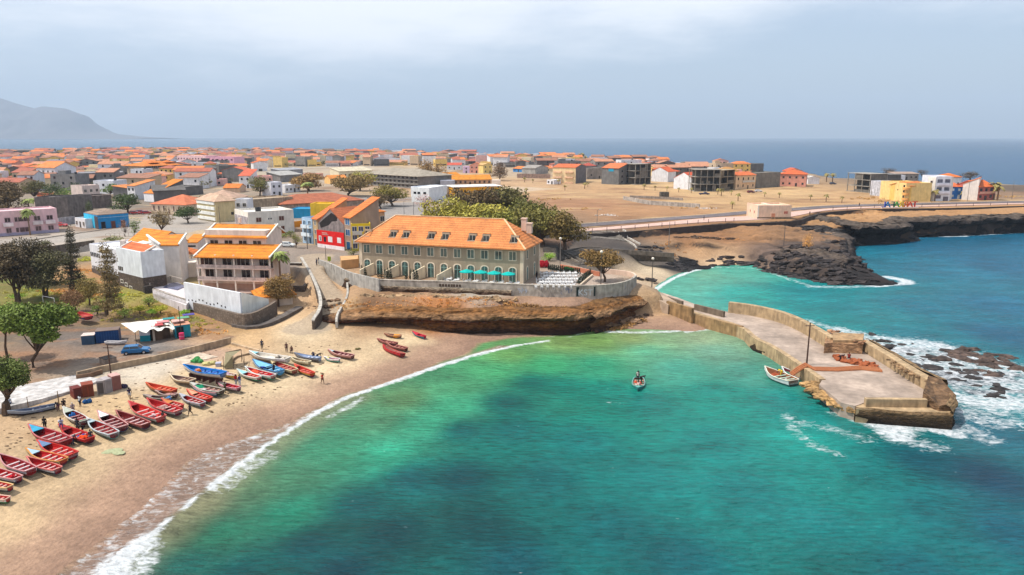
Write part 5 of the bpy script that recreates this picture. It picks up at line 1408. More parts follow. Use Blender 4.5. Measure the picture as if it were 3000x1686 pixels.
o, W_, h = hs('white-fronted house with a steep bright orange roof and a dark grey block side', (424,592),(452,594),566,16, 'shed', 5.5, GB2,(255,150,50), win=(1,5), ws=(.6,1.0), ov=.3); MB().box(-.02,-.12,.2, W_ + .02,-.001, h * .96).build('white_facade', M('plaster', (244,240,244)), o)
hs('dark grey block house stepping down behind the steep orange roof', (452,594),(546,590),560,14, 'gable_u', 2.2, GB2, GB2[1], win=(0,0)); hs('dark unfinished flat house with a red parasol frame on its roof', (492,572),(545,574),549,12, 'flat', wall=GB2, win=(1,3))
o, W_, h = hs('cream villa with a broad faded orange hip roof and narrow brown shutters', (446,626),(548,630),597,16, 'hip', 3.2,('plaster', (232,208,180)),(244,140,96), win=(1,7), ws=(.7,1.9), wc=(130,84,62))
# beige-green apartment house
Mp, Rp, dpt = corner(581,635,690,652,648, dep=15)
o, W_ = building('apartment_house', 'cream apartment house with a pale hip roof and white louvred side', 'house', Mp, Rp, dpt, ztop(635,590, Mp), 'hip', 2.2,('plaster', (216,196,150)),('tile', (240,200,170)),.5); h = ztop(635,590, Mp)
for r in range(4): MB().box(-.35,.5,.5 + r * h / 4,-.001, dpt - .5,.5 + r * h / 4 + h / 7).build('louvre', M('plaster', (250,246,236)), o)
plain_window(o, 'f', W_ * .85, h * .3,1.0,1.0, W_, dpt); clean(o)
hs('wide low house with a faded tan hip roof behind the cream apartment house', (582,600),(690,600),590,16, 'hip', 3.4,('plaster', (222,200,176)),(226,186,160), win=(0,0)); hs('small house with a bright orange roof behind the cream apartment house', (655,565),(702,565),556,10, 'gable_u', 1.8,('plaster', (226,190,160)),(255,146,60), win=(0,0)); hs('white cube tower house beside the cream apartment house', (692,640),(728,640),588,6, wall=WP, win=(2,2))
# white two-storey house
Mp, Rp, dpt = corner(692,731,862,690,673)
o, W_ = building('town_house', 'white flat-roofed two-storey house with four brown shuttered windows', 'house', Mp, Rp, dpt, ztop(731,628, Mp), 'flat', 0,('plaster', (236,228,216)), par=.6); h = ztop(731,628, Mp)
for r in range(2):
    for s in (.22,.72): window(o, 'f', W_ * s, h * (.12 + r * .48),1.5,1.3, W_, dpt, (210,196,180),(104,56,44), name='shutter')
    for s in (.44,.49): plain_window(o, 'f', W_ * s, h * (.2 + r * .48),.4,.45, W_, dpt)
MB().box(-.15,.4,.4,-.001, dpt - .4, h * .85).build('glazed_side', M('glass', (170,160,166)), o)
for k in range(5): MB().box(-.22,.4 + (dpt - 1) * k / 4,.4,-.15,.55 + (dpt - 1) * k / 4, h * .85).build('mullion', M('plaster', (246,240,236)), o)
for k in range(2): MB().tube([(W_ * (.36 + .03 * k), dpt * .5, h),(W_ * (.36 + .03 * k), dpt * .5, h + 1.3)],.7,10).build('water_tank', M('paint', (40,42,46)), o)
clean(o)
wallthing('garden_wall', 'mustard yellow wall in front of the white two-storey house', gl([(738,682),(886,664)], ZP), ZP - .3, ZP + 2.0,.3, M('plaster', (214,150,50)), group=None)
hs('tan flat house with reddish tiled parapet behind the white house', (728,634),(860,622),590,12, 'flat', wall=('stained', (206,180,150)), win=(0,0));
hs('bright blue wall house with a small orange gable', (856,640),(911,640),614,8, 'flat', wall=('plaster', (30,140,186)), win=(0,0), par=.2); hs('small bright orange gabled roof above the blue wall', (848,618),(880,618),612,6, 'gable_v', 2.4,('plaster', (240,170,100)),(255,150,70), win=(0,0))
o, W_, h = hs('long low market building with a weathered red-brown tiled roof', (826,628),(1068,612),600,20, 'hip', 3.0,('stained', (196,170,150)),(206,120,84), win=(0,0))
hs('grey plaster addition with a rusty roof at the left end of the market building', (826,616),(920,606),596,16, 'hip', 2.0,('stained', (180,140,116)),(190,104,76), win=(0,0))
# colourful row by the square
o, W_, h = hs('narrow light blue house with a white balcony on the town square', (888,712),(918,716),642,9, 'flat', wall=('plaster', (170,200,226)), win=(3,2), wc=(60,100,130), fc=(226,236,246), bal=((.1,.9),))
o, W_, h = hs('tall yellow house slice with an orange sloping roof edge', (920,718),(934,722),640,9, 'shed', 5.0,('plaster', (190,160,120)),(255,140,66), win=(3,1), wc=(60,80,90), ov=.35)
hs('bright yellow wall house behind the orange sloping roof', (912,668),(972,668),602,7, 'flat', wall=('plaster', (250,200,60)), win=(0,0))
o, W_, h = hs('grey blank house gable with a large dark patch above the red billboard', (936,722),(1010,730),652,10, 'gable_v', 3.9,('stained', (178,164,160)),(226,130,84), win=(0,0), ov=.12)
dk = MB(); pts = [(.05,.98),(.3,1.22),(.55,1.44),(.78,1.30),(.76,1.12),(.55,1.08),(.42,.92),(.24,.84),(.1,.78)]
dk.poly([(W_ * a, -.03, h * b) for a, b in pts]); dk.build('dark_patch', M('stained', (60,52,50)), o)
bA, bB = G(934,722, ZP), G(1012,733, ZP); bA.z = bB.z = ZP
bl = thing('billboard', 'big red advertising hoarding with white lettering and white pictures', 'billboard', bA - Vector((0,1.3,0)), frame(bA, bB)[0]); bw = frame(bA, bB)[1]
MB().box(0,0,1.0, bw, .15,4.8).build('panel', M('paint', (236,26,22)), bl)
for (a, b, c, d2) in ((.07,.17,.22,.48),(.42,.58,.22,.50),(.76,.90,.24,.50)): MB().box(bw * a, -.03,1 + 3.8 * c, bw * b, -.001,1 + 3.8 * (d2 + .12)).build('picture', M('paint', (245,240,240)), bl)
MB().box(bw * .11,-.05,1 + 3.8 * .26, bw * .14,-.031,1 + 3.8 * .56).box(bw * .26,-.03,1 + 3.8 * .2, bw * .34,-.001,1 + 3.8 * .56).build('picture', M('paint', (30,24,40)), bl)
for r in range(2): MB().box(bw * .2,-.03,4.05 - r * .42, bw * (.40 + .04 * r),-.001,4.30 - r * .42).build('lettering', M('stained', (250,190,180)), bl)
MB().box(0,0,0, bw, .2,1.0).build('footing', M('plaster', (244,232,232)), bl)
o, W_, h = hs('orange and yellow house with large blue windows beside the billboard', (1012,730),(1032,734),636,9, 'shed', 4.6,('plaster', (176,150,130)),(255,144,70), win=(3,1), wc=(50,110,160), ws=(2.0,2.0), ov=.35)
o, W_, h = hs('bright yellow house with a roof terrace and brown shed roof on the square', (1032,736),(1088,734),662,11, 'flat', wall=('plaster', (246,206,40)), win=(3,3), wc=(60,70,110), bal=((.05,.55),))
hs('small tiled attic house above the yellow house, with a dark open loggia', (1066,668),(1128,660),626,9, 'hip', 1.9,('plaster', (214,170,130)),(255,150,66), win=(1,4), ws=(1.8,1.6)); hs('grey and blue upper house behind the sloping orange roof', (1036,668),(1066,668),622,9, 'flat', wall=('plaster', (110,120,150)), win=(2,3))
wallthing('yard_wall', 'tan yard wall with brown top at the left end of the hotel', gl([(998,776),(1052,770)],7.2),6.4,9.0,.3, M('plaster', (226,190,130))); tag(MB().prism(gp([(1000,765),(1050,760),(1048,750),(996,752)],9.0),6.5,9.1).build('yard_shed', M('plaster', (206,160,110))), 'low flat brown-topped yard building beside the hotel', 'shed')
# middle town
o, W_, h = hs('white house with a small orange roof at the top of the open lot', (744,503),(783,502),478,9, 'gable_v', 1.4, WP, TILE2, win=(1,1), ws=(3.2,2.2))
hs('white two-storey house with a red roof and pink extension', (702,552),(735,552),516,12, 'shed', 3.2, WP, (244,120,84), win=(2,2)); hs('pink terrace house with red parapets beside the round green tree', (735,550),(800,548),520,12, 'flat', wall=('plaster', (232,180,170)), win=(2,4)); hs('white flat house right of the round green tree', (796,576),(828,574),538,10, wall=('plaster', (222,222,232)), win=(2,2))
hs('grey blank gable house with an orange roof strip in the middle of town', (652,534),(720,534),500,14, 'gable_v', 2.2, GB, (250,126,84), win=(0,0), ov=.2); hs('small terrace house with an orange porch roof left of the grey gable', (630,530),(668,530),510,9, 'hip', 1.2,('plaster', (200,170,150)), TILE2, win=(1,4)); hs('tall dark grey block house with blank walls in the middle of town', (612,520),(644,523),486,14, wall=GB2, win=(0,0))
hs('grey shed with a pale sheet roof below the open lot', (822,535),(886,530),515,12, 'shed', 2.0, GB, (206,202,196), win=(0,0)); hs('long grey wall house with a bluish roof below the open lot', (820,516),(888,512),500,10, 'shed', 1.0,('block', (176,176,182)),(190,190,196), win=(0,0)); hs('white low houses crowd with dark doors beside the palm', (836,566),(880,562),546,9, 'flat', wall=WP, win=(1,4)); hs('small orange gabled roof house behind the acacia trees', (968,540),(1018,538),524,10, 'gable_u', 1.8,('plaster', (240,190,120)),(255,160,70), win=(0,0)); hs('pink low house with red windows below the open lot', (888,522),(938,522),512,9, 'flat', wall=('plaster', (236,180,160)), win=(1,4))
o, W_, h = hs('cream school hall with a pale yellow sheet roof', (994,522),(1092,518),503,14, 'shed', 2.2,('plaster', (238,224,190)),(246,232,200), win=(1,8))
o, W_, h = hs('huge unfinished grey concrete building with rows of dark openings', (1070,542),(1226,554),508,26, 'hip', 3.2,('block', (150,144,138)),('block', (176,164,146)), win=(3,13), ws=(2.0,1.9), wc=(34,32,34), name='unfinished_building', cat='building', ov=1.2)
for r in range(3): MB().box(-.4,-.6, h / 3 * r - .15, W_ + .4,-.001, h / 3 * r + .1).build('floor_slab', M('block', (170,162,152)), o)
# white and mustard modern buildings
o, W_, h = hs('white modern flat-roofed building with small square windows', (1206,592),(1258,594),551,18, wall=('plaster', (240,242,250)), win=(0,0), par=.3)
for s in (.2,.42,.75): plain_window(o, 'f', W_ * s, h * .58,1.4,1.0, W_, 18)
hs('low white and grey modern wing beside the mustard building', (1258,580),(1330,574),552,14, wall=('plaster', (222,226,238)), win=(1,4), ws=(2.0,.8), par=.3)
o, W_, h = hs('mustard yellow modern building with a white roof slab', (1331,580),(1468,576),550,14, wall=('plaster', (240,172,20)), win=(0,0), par=.1, cat='building'); MB().box(-.5,-.4, h, W_ + .5,14.4, h + .35).build('roof_slab', M('plaster', (246,238,230)), o)
for s in (.1,.5,.62): plain_window(o, 'f', W_ * s, h * .35,2.2,1.6, W_, 14)
o, W_, h = hs('long low school with a bright orange roof and a row of doors', (1300,544),(1440,542),528,14, 'gable_u', 2.6,('plaster', (206,166,130)),(255,164,50), win=(1,10), ws=(1.3,1.6), wc=(80,56,50), cat='school', name='school'); hs('small bright orange roof block behind the long low school', (1308,528),(1350,526),516,12, 'gable_u', 2.0,('plaster', (230,180,120)),(255,160,40), win=(0,0)); hs('square white shed at the right end of the orange-roofed school', (1441,545),(1466,545),529,7, wall=('plaster', (240,222,206)), win=(0,0), par=.1); hs('grey box annex at the left end of the orange-roofed school', (1290,552),(1330,552),530,8, wall=('plaster', (170,172,184)), win=(0,0), par=.1)
hs('salmon pink house with an orange roof beside the brown tree', (1376,508),(1416,508),486,12, 'gable_v', 2.4,('plaster', (250,170,150)),(255,150,96), win=(2,3)); hs('yellow house with small balconies right of the salmon pink one', (1416,509),(1442,508),484,10, 'gable_v', 1.2,('plaster', (250,210,130)),(250,200,130), win=(2,2)); hs('pale lilac house left of the salmon pink one', (1356,508),(1376,508),490,10, wall=('plaster', (226,196,222)), win=(2,1)); hs('white low house with a red roof left of the lilac house', (1310,498),(1352,498),484,10, 'gable_u', 1.8, WP, (240,110,84), win=(1,3))
hs('blue low row house with an orange roof', (1503,504),(1536,506),494,12, 'gable_u', 1.8,('plaster', (60,130,190)),(255,150,70), win=(1,3)); o, W_, h = hs('white low row house with an orange roof and a grey gable end', (1536,507),(1568,508),494,12, 'gable_u', 2.0, WP, (255,146,66), win=(1,2)); hs('pale grey blank gable house at the end of the row', (1568,512),(1606,508),494,12, 'gable_v', 2.0,('block', (196,190,182)),(190,180,170), win=(0,0)); wallthing('yard_wall', 'long brown yard wall in front of the white and blue row', gl([(1515,522),(1612,524)], ZP), ZP - .3, ZP + 3.2,.4, M('stained', (180,150,134)))
Mp, Rp, dpt = corner(1619,1686,1717,539,537)
o, W_ = building('town_house', 'cream and peach balconied house with an orange roof and a blank grey side', 'house', Mp, Rp, dpt, ztop(1686,492, Mp), 'gable_v', 1.8,('block', (140,134,134)), TILE2,.4); h = ztop(1686,492, Mp)
MB().box(-.1,.0,0,-.001, dpt, h).build('peach_facade', M('plaster', (250,214,166)), o)
for r in range(3):
    MB().box(-1.0, dpt * .1, h / 3 * r + .1,-.101, dpt * .45, h / 3 * r + 1.0).box(-1.0, dpt * .6, h / 3 * r + .1,-.101, dpt * .95, h / 3 * r + 1.0).build('balcony', M('plaster', (252,196,160)), o)
    for s in (.15,.4,.65,.88): plain_window(o, 'l', dpt * s, h / 3 * r + 1.1,1.1,1.2, W_, dpt, (90,60,50))
clean(o); hs('low white yard house left of the cream and peach house', (1602,540),(1622,541),528,8, wall=WP, win=(1,2), par=.2)
hs('grey and white house with a red tile roof behind the cream house', (1706,516),(1746,516),486,12, 'hip', 2.2, GB, (206,96,76), win=(2,3)); hs('grey block house with a pale gable between two red roofs', (1720,526),(1768,524),496,12, wall=('block', (170,160,150)), win=(1,2))
Mp, Rp, dpt = corner(1762,1812,1860,542,538)
o, W_ = building('town_house', 'tall dark grey block house with a blue patch and a striped orange roof', 'house', Mp - Vector((0,0,0)), Rp, dpt, ztop(1812,494, Mp), 'gable_v', 2.6,('block', (134,132,130)),(255,140,84),.4); h = ztop(1812,494, Mp)
for r in range(3):
    for s in (.2,.5,.8): plain_window(o, 'f', W_ * s, h / 3 * r + 1.0,1.4,1.2, W_, dpt)
MB().box(-.1, dpt * .3, h * .8,-.001, dpt * .6, h).build('blue_patch', M('paint', (40,170,210)), o); clean(o)
def shell(label, pL, pR, ytop, depth, fl_=3, bays=4, col=(176,168,156)):
    """unfinished concrete frame: slabs, columns and a few infill walls"""
    A_, B_ = G(pL[0], pL[1], ZP), G(pR[0], pR[1], ZP); h = ztop(pL[0], ytop, A_); rz_, W_, _, _ = frame(A_, B_)
    o = thing('unfinished_building', label, 'building', A_, rz_); m_ = M('block', col); m2 = M('block', tuple(int(c * .75) for c in col))
    for k in range(fl_ + 1): MB().box(-.3,-.3, h * k / fl_ - .12, W_ + .3, depth + .3, h * k / fl_ + .12).build('floor_slab', m_, o)
    for i in range(bays + 1):
        for y in (0, depth - .35): MB().box(W_ * i / bays - (.35 if i else 0), y, 0, W_ * i / bays + (0 if i else .35), y + .35, h).build('column', m_, o)
    MB().box(.4, depth * .55,0, W_ - .4, depth * .6, h).build('inner_wall', m2, o); rq = random.Random(int(pL[0]))
    for k in range(fl_):
        for i in range(bays):
            if rq.random() < .45: MB().box(W_ * i / bays + .36,.05, h * k / fl_ + .12, W_ * (i + rq.choice([.5,1])) / bays - .36,.3, h * (k + rq.choice([.5,1])) / fl_ - .12).build('infill_wall', m2, o)
    MB().box(W_ - .3,.36,0, W_ - .05, depth - .4, h).build('side_wall', m2, o); return o
shell('unfinished concrete house with dark bays beside the striped orange roof', (1860,542),(1906,540),482,12,3,3)
Mp, Rp, dpt = corner(1900,1956,1990,534,528)
hs('white blank gable house with a red roof and grey porch, the farther of two', (1908,532),(1956,534),503,12, 'gable_v', 3.0,('plaster', (232,232,236)),(250,116,64), win=(0,0), ov=.2); hs('grey porch house right of the farther white gable', (1958,532),(1990,527),506,12, 'shed', 2.2, GB2,(250,110,60), win=(2,3), ws=(1.6,1.6))
hs('white blank gable house with a red roof, the nearer of two', (1973,553),(2030,557),522,12, 'gable_v', 3.4,('plaster', (234,234,238)),(250,110,70), win=(0,0), ov=.2)
shell('large unfinished concrete building with open bays and a square roof tower', (2034,562),(2108,562),498,14,3,4); shell('narrow unfinished concrete tower wing with a yellow hip-roofed neighbour', (2110,560),(2150,556),500,12,3,2,(190,170,140))
hs('tan house with a broad yellowish hip roof behind the concrete frame', (2104,524),(2164,524),500,12, 'hip', 2.4,('plaster', (214,190,150)),(220,160,90), win=(0,0)); hs('beige house with an orange roof and white railings on the field edge', (2154,556),(2212,553),515,12, 'gable_u', 1.6,('plaster', (236,200,160)),(250,130,70), win=(2,4), ws=(.9,1.5), bal=((.3,.9),)); hs('grey block wall house right of the beige house', (2214,552),(2284,548),510,12, wall=('block', (150,142,130)), win=(0,0))
hs('orange-roofed house with pink walls and a small roof tank', (2284,546),(2360,548),510,14, 'hip', 2.6,('plaster', (214,150,130)),(250,120,64), win=(2,4)); hs('small orange roofed house behind the brown tree on the right', (2306,524),(2350,524),502,10, 'gable_v', 2.0,('plaster', (230,180,160)),(250,112,60), win=(0,0)); hs('low white house beyond the brown tree', (2366,540),(2400,540),522,8, 'gable_v', 1.0, WP, (240,230,220), win=(0,0))
for k, (lb, pL, pR, yt, dp_, rf_, wl_, rc_) in enumerate((('dark unfinished flat house behind the orange roofs near the shore', (2186,510),(2236,506),484,10, 'flat', GB2, TILE),('red roofed white house farthest right in the shore row', (2040,500),(2086,500),486,10, 'gable_v', WP, (250,110,64)),('house with a dull red roof behind the tan hip roof', (2140,500),(2190,500),482,10, 'hip', ('plaster', (214,190,170)),(214,110,84)))):
    hs(lb, pL, pR, yt, dp_, rf_, 2.0, wl_, rc_, win=(1,2))
# right-hand cluster by the promenade
shell('unfinished grey concrete house with a white roof slab, left of the promenade cluster', (2480,560),(2546,566),507,12,3,3); shell('lower unfinished wing behind the white patchy wall', (2548,548),(2578,552),509,12,3,2,(150,146,142))
hs('white house wall with black scribbled upper storey', (2548,572),(2598,578),530,10, wall=('stained', (232,232,240)), win=(0,0), par=.1)
o, W_, h = hs('yellow house with blank sea-facing wall and round corner balconies', (2576,582),(2650,592),533,13, 'flat', wall=('plaster', (252,210,140)), win=(0,0))
for k in range(3):
    MB().tube([(W_ - .3,.3, h * (.1 + k * .3)),(W_ - .3,.3, h * (.1 + k * .3) + .9)],1.5,12).build('balcony', M('plaster', (255,176,100)), o); plain_window(o, 'f', W_ * .93, h * (.1 + k * .3) + 1.0,1.2,1.0, W_, 13)
for s in (.45,.7): plain_window(o, 'f', W_ * s, h * .6,.6,.7, W_, 13)
o, W_, h = hs('yellow house section with blue doors and an orange roof on the promenade', (2662,592),(2710,590),546,11, 'gable_u', 1.6,('plaster', (250,200,110)),(255,146,70), win=(2,2), ws=(1.5,2.0), wc=(20,110,160))
o, W_, h = hs('white three-storey house with open staircase front', (2712,588),(2734,590),522,12, wall=('plaster', (238,230,222)), win=(3,1)); o, W_, h = hs('white three-storey house with deep grey balconies', (2736,590),(2780,590),520,12, wall=('plaster', (232,232,240)), win=(3,2), ws=(2.4,1.6), wc=(110,106,120), fc=(226,222,232), bal=((.05,.95),))
o, W_, h = hs('blue house with two orange roofs one above the other', (2780,584),(2816,584),548,12, 'shed', 2.0,('plaster', (40,110,190)),(255,130,70), win=(2,2), wc=(200,214,226)); hs('white upper house with a wide orange roof above the blue house', (2762,552),(2814,552),519,10, 'hip', 2.0, WP, (255,136,56), win=(1,3))
o, W_, h = hs('white blank-sided house beside the red and orange house', (2816,586),(2862,588),540,12, 'shed_r', 3.0,('plaster', (242,230,220)),(250,134,60), win=(0,0), ov=.15); o, W_, h = hs('red and orange house with balconies, last of the promenade cluster', (2863,588),(2908,586),548,12, 'gable_u', 2.6,('plaster', (190,110,100)),(255,128,60), win=(2,3), ws=(1.6,1.4), fc=(230,170,150), bal=((.0,1),))
hs('flat white house with a grey awning behind the yellow house', (2592,540),(2650,540),515,10, wall=('plaster', (226,226,232)), win=(1,3), par=.2); hs('long low house with a pale brown roof behind the yellow house', (2620,528),(2690,528),510,10, 'shed', .8,('stained', (180,170,160)),(200,170,150), win=(1,5))
# small pink promenade building
Mp, Rp, dpt = corner(2187,2218,2316,643,639)
o, W_ = building('kiosk_building', 'small roofless-looking pink building with a white corner on the promenade', 'building', Mp, Rp, dpt, ztop(2218,607, Mp), 'flat', 0,('plaster', (252,206,178)), par=.6); h = ztop(2218,607, Mp)
MB().box(-.06,-.06,0,.45,.0, h + .6).build('corner_pilaster', M('plaster', (255,240,226)), o); MB().box(-.03,-.06,-.1, W_, -.001,.8).build('plinth', M('stained', (150,130,104)), o)
window(o, 'f', W_ * .47,0,1.3,2.1, W_, dpt, (246,190,160),(236,160,124), 'door'); window(o, 'f', W_ * .84,2.0,1.3,.9, W_, dpt, (246,190,160),(206,110,90))
for s in (.35,.72): window(o, 'l', dpt * s, 2.0,.7,.9, W_, dpt, (246,200,180),(170,90,76))
MB().box(W_ * .42,.25, h + .04, W_ * .5, dpt - .25, h + .58).build('roof_divider', M('plaster', (240,210,190)), o); clean(o)
wallthing('ruin_wall', 'long low pale block wall of a ruined enclosure in the dry field', gl([(1826,586),(1900,600),(1990,606),(2050,610)], ZP), ZP - .2, ZP + 1.8,.4, M('stained', (206,194,182))); wallthing('ruin_wall', 'far low wall of the ruined enclosure in the dry field', gl([(1845,580),(1938,584),(2000,588)], ZP), ZP - .2, ZP + 1.2,.4, M('stained', (176,160,146))); hs('tiny dark shed inside the ruined field enclosure', (1936,580),(1960,580),566,4, wall=('stained', (110,102,92)), win=(0,0), par=.1)
rocks('loose_rocks', [G(2060,612, ZP), G(2085,612, ZP), G(1775,630, ZP), G(1790,632, ZP), G(1765,632, ZP)],50,1.6,.2,.6, M('rock', (200,186,176)),31)
# sign of painted letters, seen from behind
sg = thing('letter_sign', 'row of big painted block letters from blue to red, seen from behind on the promenade', 'sign', tuple(G(2687,609,7.2)),0)
lets = 'TARRAFAL'; lc = [(226,30,30),(232,80,30),(240,120,30),(240,200,30),(70,170,60),(20,110,80),(20,130,200),(20,60,160)]
pr_, pl_ = G(2687,609,7.2), G(2582,610,7.2); dvec = (pl_ - pr_); dvec.z = 0; stepv = dvec / 8
for k, ch in enumerate(lets):
    p = pr_ + stepv * k
    o = text_mesh('letter', ch, 3.3, M('paint', lc[k]),(p.x - pr_.x, p.y - pr_.y, .3),(math.pi / 2,0, math.atan2(dvec.y, dvec.x)),.22, sg)
    o.scale = (1.22,1.05,1)
p0 = pr_ + Vector((.3,0,0)); MB().wall([p0, pl_],.9,7.15,7.45).build('plinth', M('plaster', (240,220,210)), sg, off=pr_)
# ================================================================ boats
def boat_parts(Lb, B, dep, bow_h=.55):
    """local frame: bow at +x, stern at -x, keel bottom at z=0"""
    ns = 13; st = []
    for i in range(ns):
        t = i / (ns - 1); x = -Lb / 2 + Lb * t
        hb = B / 2 * (.74 + .26 * math.sin(min(t / .45,1) * math.pi / 2)) if t < .45 else B / 2 * max(0.03,(1 - ((t - .45) / .55) ** 2.1))
        sheer = dep + .10 * dep * (1 - min(t / .4,1)) + bow_h * max(0,(t - .45) / .55) ** 2
        keel = .0 + .5 * dep * max(0,(t - .72) / .28) ** 2
        st.append((x, hb, sheer, keel))
    def sec(s, k, f):
        x, hb, sh, ke = s; hb = max(hb - k, .01); zb = ke + k
        w_ = (0,.62,.90,1.0); h_ = (0,.10,.48,1.0)
        xx = x + (.28 if s is st[-1] else 0)
        pts = [(xx if j > 1 else x, s2 * hb * w_[j], zb + (sh - zb) * h_[j]) for s2 in (-1,) for j in (3,2,1,0)] + [(xx if j > 1 else x, hb * w_[j], zb + (sh - zb) * h_[j]) for j in (1,2,3)]
        return pts
    def shell(k, rng, close):
        mb = MB(); S = [sec(s, k, 0) for s in st]
        lo, hi = rng
        for i in range(ns - 1):
            for j in range(6):
                if (j in lo) == hi: mb.poly([S[i][j], S[i + 1][j], S[i + 1][j + 1], S[i][j + 1]])
        if close: mb.poly(S[0])
        return mb
    top = shell(0,((0,5), True), False); x0 = sec(st[0],0,0); top.poly([x0[0], x0[1], x0[5], x0[6]])
    bot = shell(0,((0,5), False), False); bot.poly([x0[1], x0[2], x0[3], x0[4], x0[5]])
    inn = shell(.07,((), False), True)
    fl = MB(); zf_ = .22 * dep
    fl.poly([(s[0],-max(s[1] * .72 - .03,.01), max(zf_, s[3] + .05)) for s in st] + [(s[0], max(s[1] * .72 - .03,.01), max(zf_, s[3] + .05)) for s in st[::-1]])
    gw = MB()
    for sgn in (-1,1):
        for i in range(ns - 1):
            a, b = st[i], st[i + 1]; xa = a[0]; xb = b[0] + (.28 if i == ns - 2 else 0)
            gw.bar((xa, sgn * a[1], a[2]),(xb, sgn * b[1], b[2]),.13,.09)
    gw.bar((st[0][0],-st[0][1], st[0][2]),(st[0][0], st[0][1], st[0][2]),.1,.09)
    return st, top, bot, inn, fl, gw
BM = {}
def boat(label, bow, stern, hull, bottom, inner, rim, thw=(230,200,190), deck=None, n_th=4, z=None, lift=0, stuff=None, beam=.265, cat='boat', name='fishing_boat', group='fishing boats drawn up on the beach', heel=0, dep=None, deckn=.24):
    zm = z if z is not None else None
    pa, pb = G(*bow, 1.5), G(*stern, 1.5); c = (pa + pb) / 2
    zg = (zat(c.x, c.y) if z is None else z) + lift
    pa, pb = G(bow[0], bow[1], zg + .9), G(stern[0], stern[1], zg + .45); d = pa - pb; d.z = 0; Lb = d.length * .88; c = (pa + pb) / 2
    B = max(Lb * beam, .9); dp_ = dep or (.36 + .045 * Lb)
    o = thing(name, label, cat, (c.x, c.y, zg), math.atan2(d.y, d.x), group)
    o.rotation_euler[0] = heel
    st, top, bot, inn, fl, gw = boat_parts(Lb, B, dp_, .16 + .045 * Lb)
    top.build('hull', M('paint', hull), o, fix=False); bot.build('bottom', M('paint', bottom), o, fix=False); h_ = inn.build('interior', M('paint', inner), o, fix=False)
    fl.build('floor_boards', M('paint', tuple(int(v * .82) for v in inner)), o, fix=False); gw.build('gunwale', M('paint', rim), o)
    ks = [2,4,6,8,3][:n_th] if n_th < 4 else [1,3,5,7][:n_th] if n_th <= 4 else [1,3,5,7,8]
    for k in ks:
        s = st[k]; MB().box(s[0] - .12,-s[1] * .95, s[2] - .2, s[0] + .12, s[1] * .95, s[2] - .13).build('thwart', M('paint', thw), o)
    if deck:
        i0 = int(12 * (1 - deckn)); mb = MB()
        P = [(s[0],-s[1], s[2] + .01) for s in st[i0:]] + [(s[0], s[1], s[2] + .01) for s in st[i0:][::-1]]
        mb.poly(P); mb.poly([(a, b, c_ - .07) for a, b, c_ in P[::-1]]); mb.build('bow_deck', M('paint', deck), o)
    rq = random.Random(int(bow[0] * 7 + bow[1]))
    for it in (stuff or []):
        col, t0, sz, hz = it; k = int(t0 * 12); s = st[k]; mb = MB()
        for q in range(5): mb.ell((s[0] + rq.uniform(-.4,.4) * sz, rq.uniform(-.5,.5) * s[1], dp_ * .45 + rq.uniform(0,.25)),(sz * rq.uniform(.4,.7), sz * rq.uniform(.3,.5), hz * rq.uniform(.6,1)),8,5,.2, rq)
        mb.build('fishing_gear', M('cloth', col), o)
    return o
RED = (178,22,26); RD2 = (210,36,30); DRD = (124,34,34); GRY = (176,170,176); WHT = (236,230,226); NVY = (34,44,72); TEAL = (30,110,104); BLK = (44,40,48); PNK = (210,140,130); CRE = (230,208,174)
B_ = boat
B_('long blue-grey boat lying broadside under the tree at the left', (20,1206),(170,1188),(150,156,170),(50,40,44),(110,118,146),(190,196,206),(176,180,192), None, 3, stuff=[((120,116,140),.4,.8,.2)])
B_('pale grey boat with red seats and a green net in its stern', (183,1194),(252,1240),(206,198,190),(60,50,48),(130,26,30),(216,208,198),(200,150,146),(190,196,180),3, stuff=[((20,140,80),.12,.5,.3),((40,110,180),.62,.5,.5)])
B_('red boat with a plain white bow deck', (284,1206),(366,1258),(196,160,160),(30,60,100),(112,22,26),(206,150,146),(210,170,166),(244,240,236))
B_('grey-sided boat with a teal keel and red inside, beside the white-decked one', (253,1228),(340,1278),(176,186,192),(40,120,120),(150,30,34),(196,204,206),(206,176,170),(180,200,206), deckn=.12)
B_('dark maroon boat with four pale seats in the middle of the row', (337,1205),(434,1250),(150,76,72),(40,50,80), DRD, (176,104,96),(226,190,186), None)
B_('large bright red boat in the middle of the row, pale heap at its stern', (374,1180),(478,1232),(206,198,190),(36,34,36), RD2,(210,90,80),(226,196,190),(180,26,28), stuff=[((222,190,190),.25,.5,.25)], deckn=.16)
B_('long red boat with tangled pale nets amidships behind the large bright red one', (428,1170),(529,1211),(210,196,196),(38,42,70),(184,26,32),(200,70,64),(224,180,172), None, stuff=[((170,130,120),.55,.9,.3)])
B_('red boat with an orange cloth over its bow', (472,1166),(536,1192),(190,60,54),(36,60,90),(196,40,34),(206,90,76),(220,170,160),(214,130,70),3, deckn=.34)
B_('vermilion boat with a tan hull, highest up the sand in the lower group', (426,1122),(517,1148),(196,120,66),(90,60,40),(218,70,44),(216,90,50),(232,140,100), None)
B_('worn brown boat heaped with pinkish nets', (455,1142),(520,1158),(150,110,100),(70,50,46),(110,60,54),(190,160,150),(200,170,160), None, 2, stuff=[((190,140,130),.35,1.0,.35)])
B_('old weathered dark boat with a blue tarpaulin at its stern', (419,1155),(505,1168),(130,120,108),(60,54,50),(90,60,56),(160,150,138),(190,170,160),(190,160,160),2, stuff=[((30,120,180),.12,.6,.3)])
B_('red boat with a blue-grey hull near the walking person', (525,1154),(598,1186),(180,178,186),(60,100,120),(168,26,30),(196,190,196),(222,170,160),(190,196,206), deckn=.1)
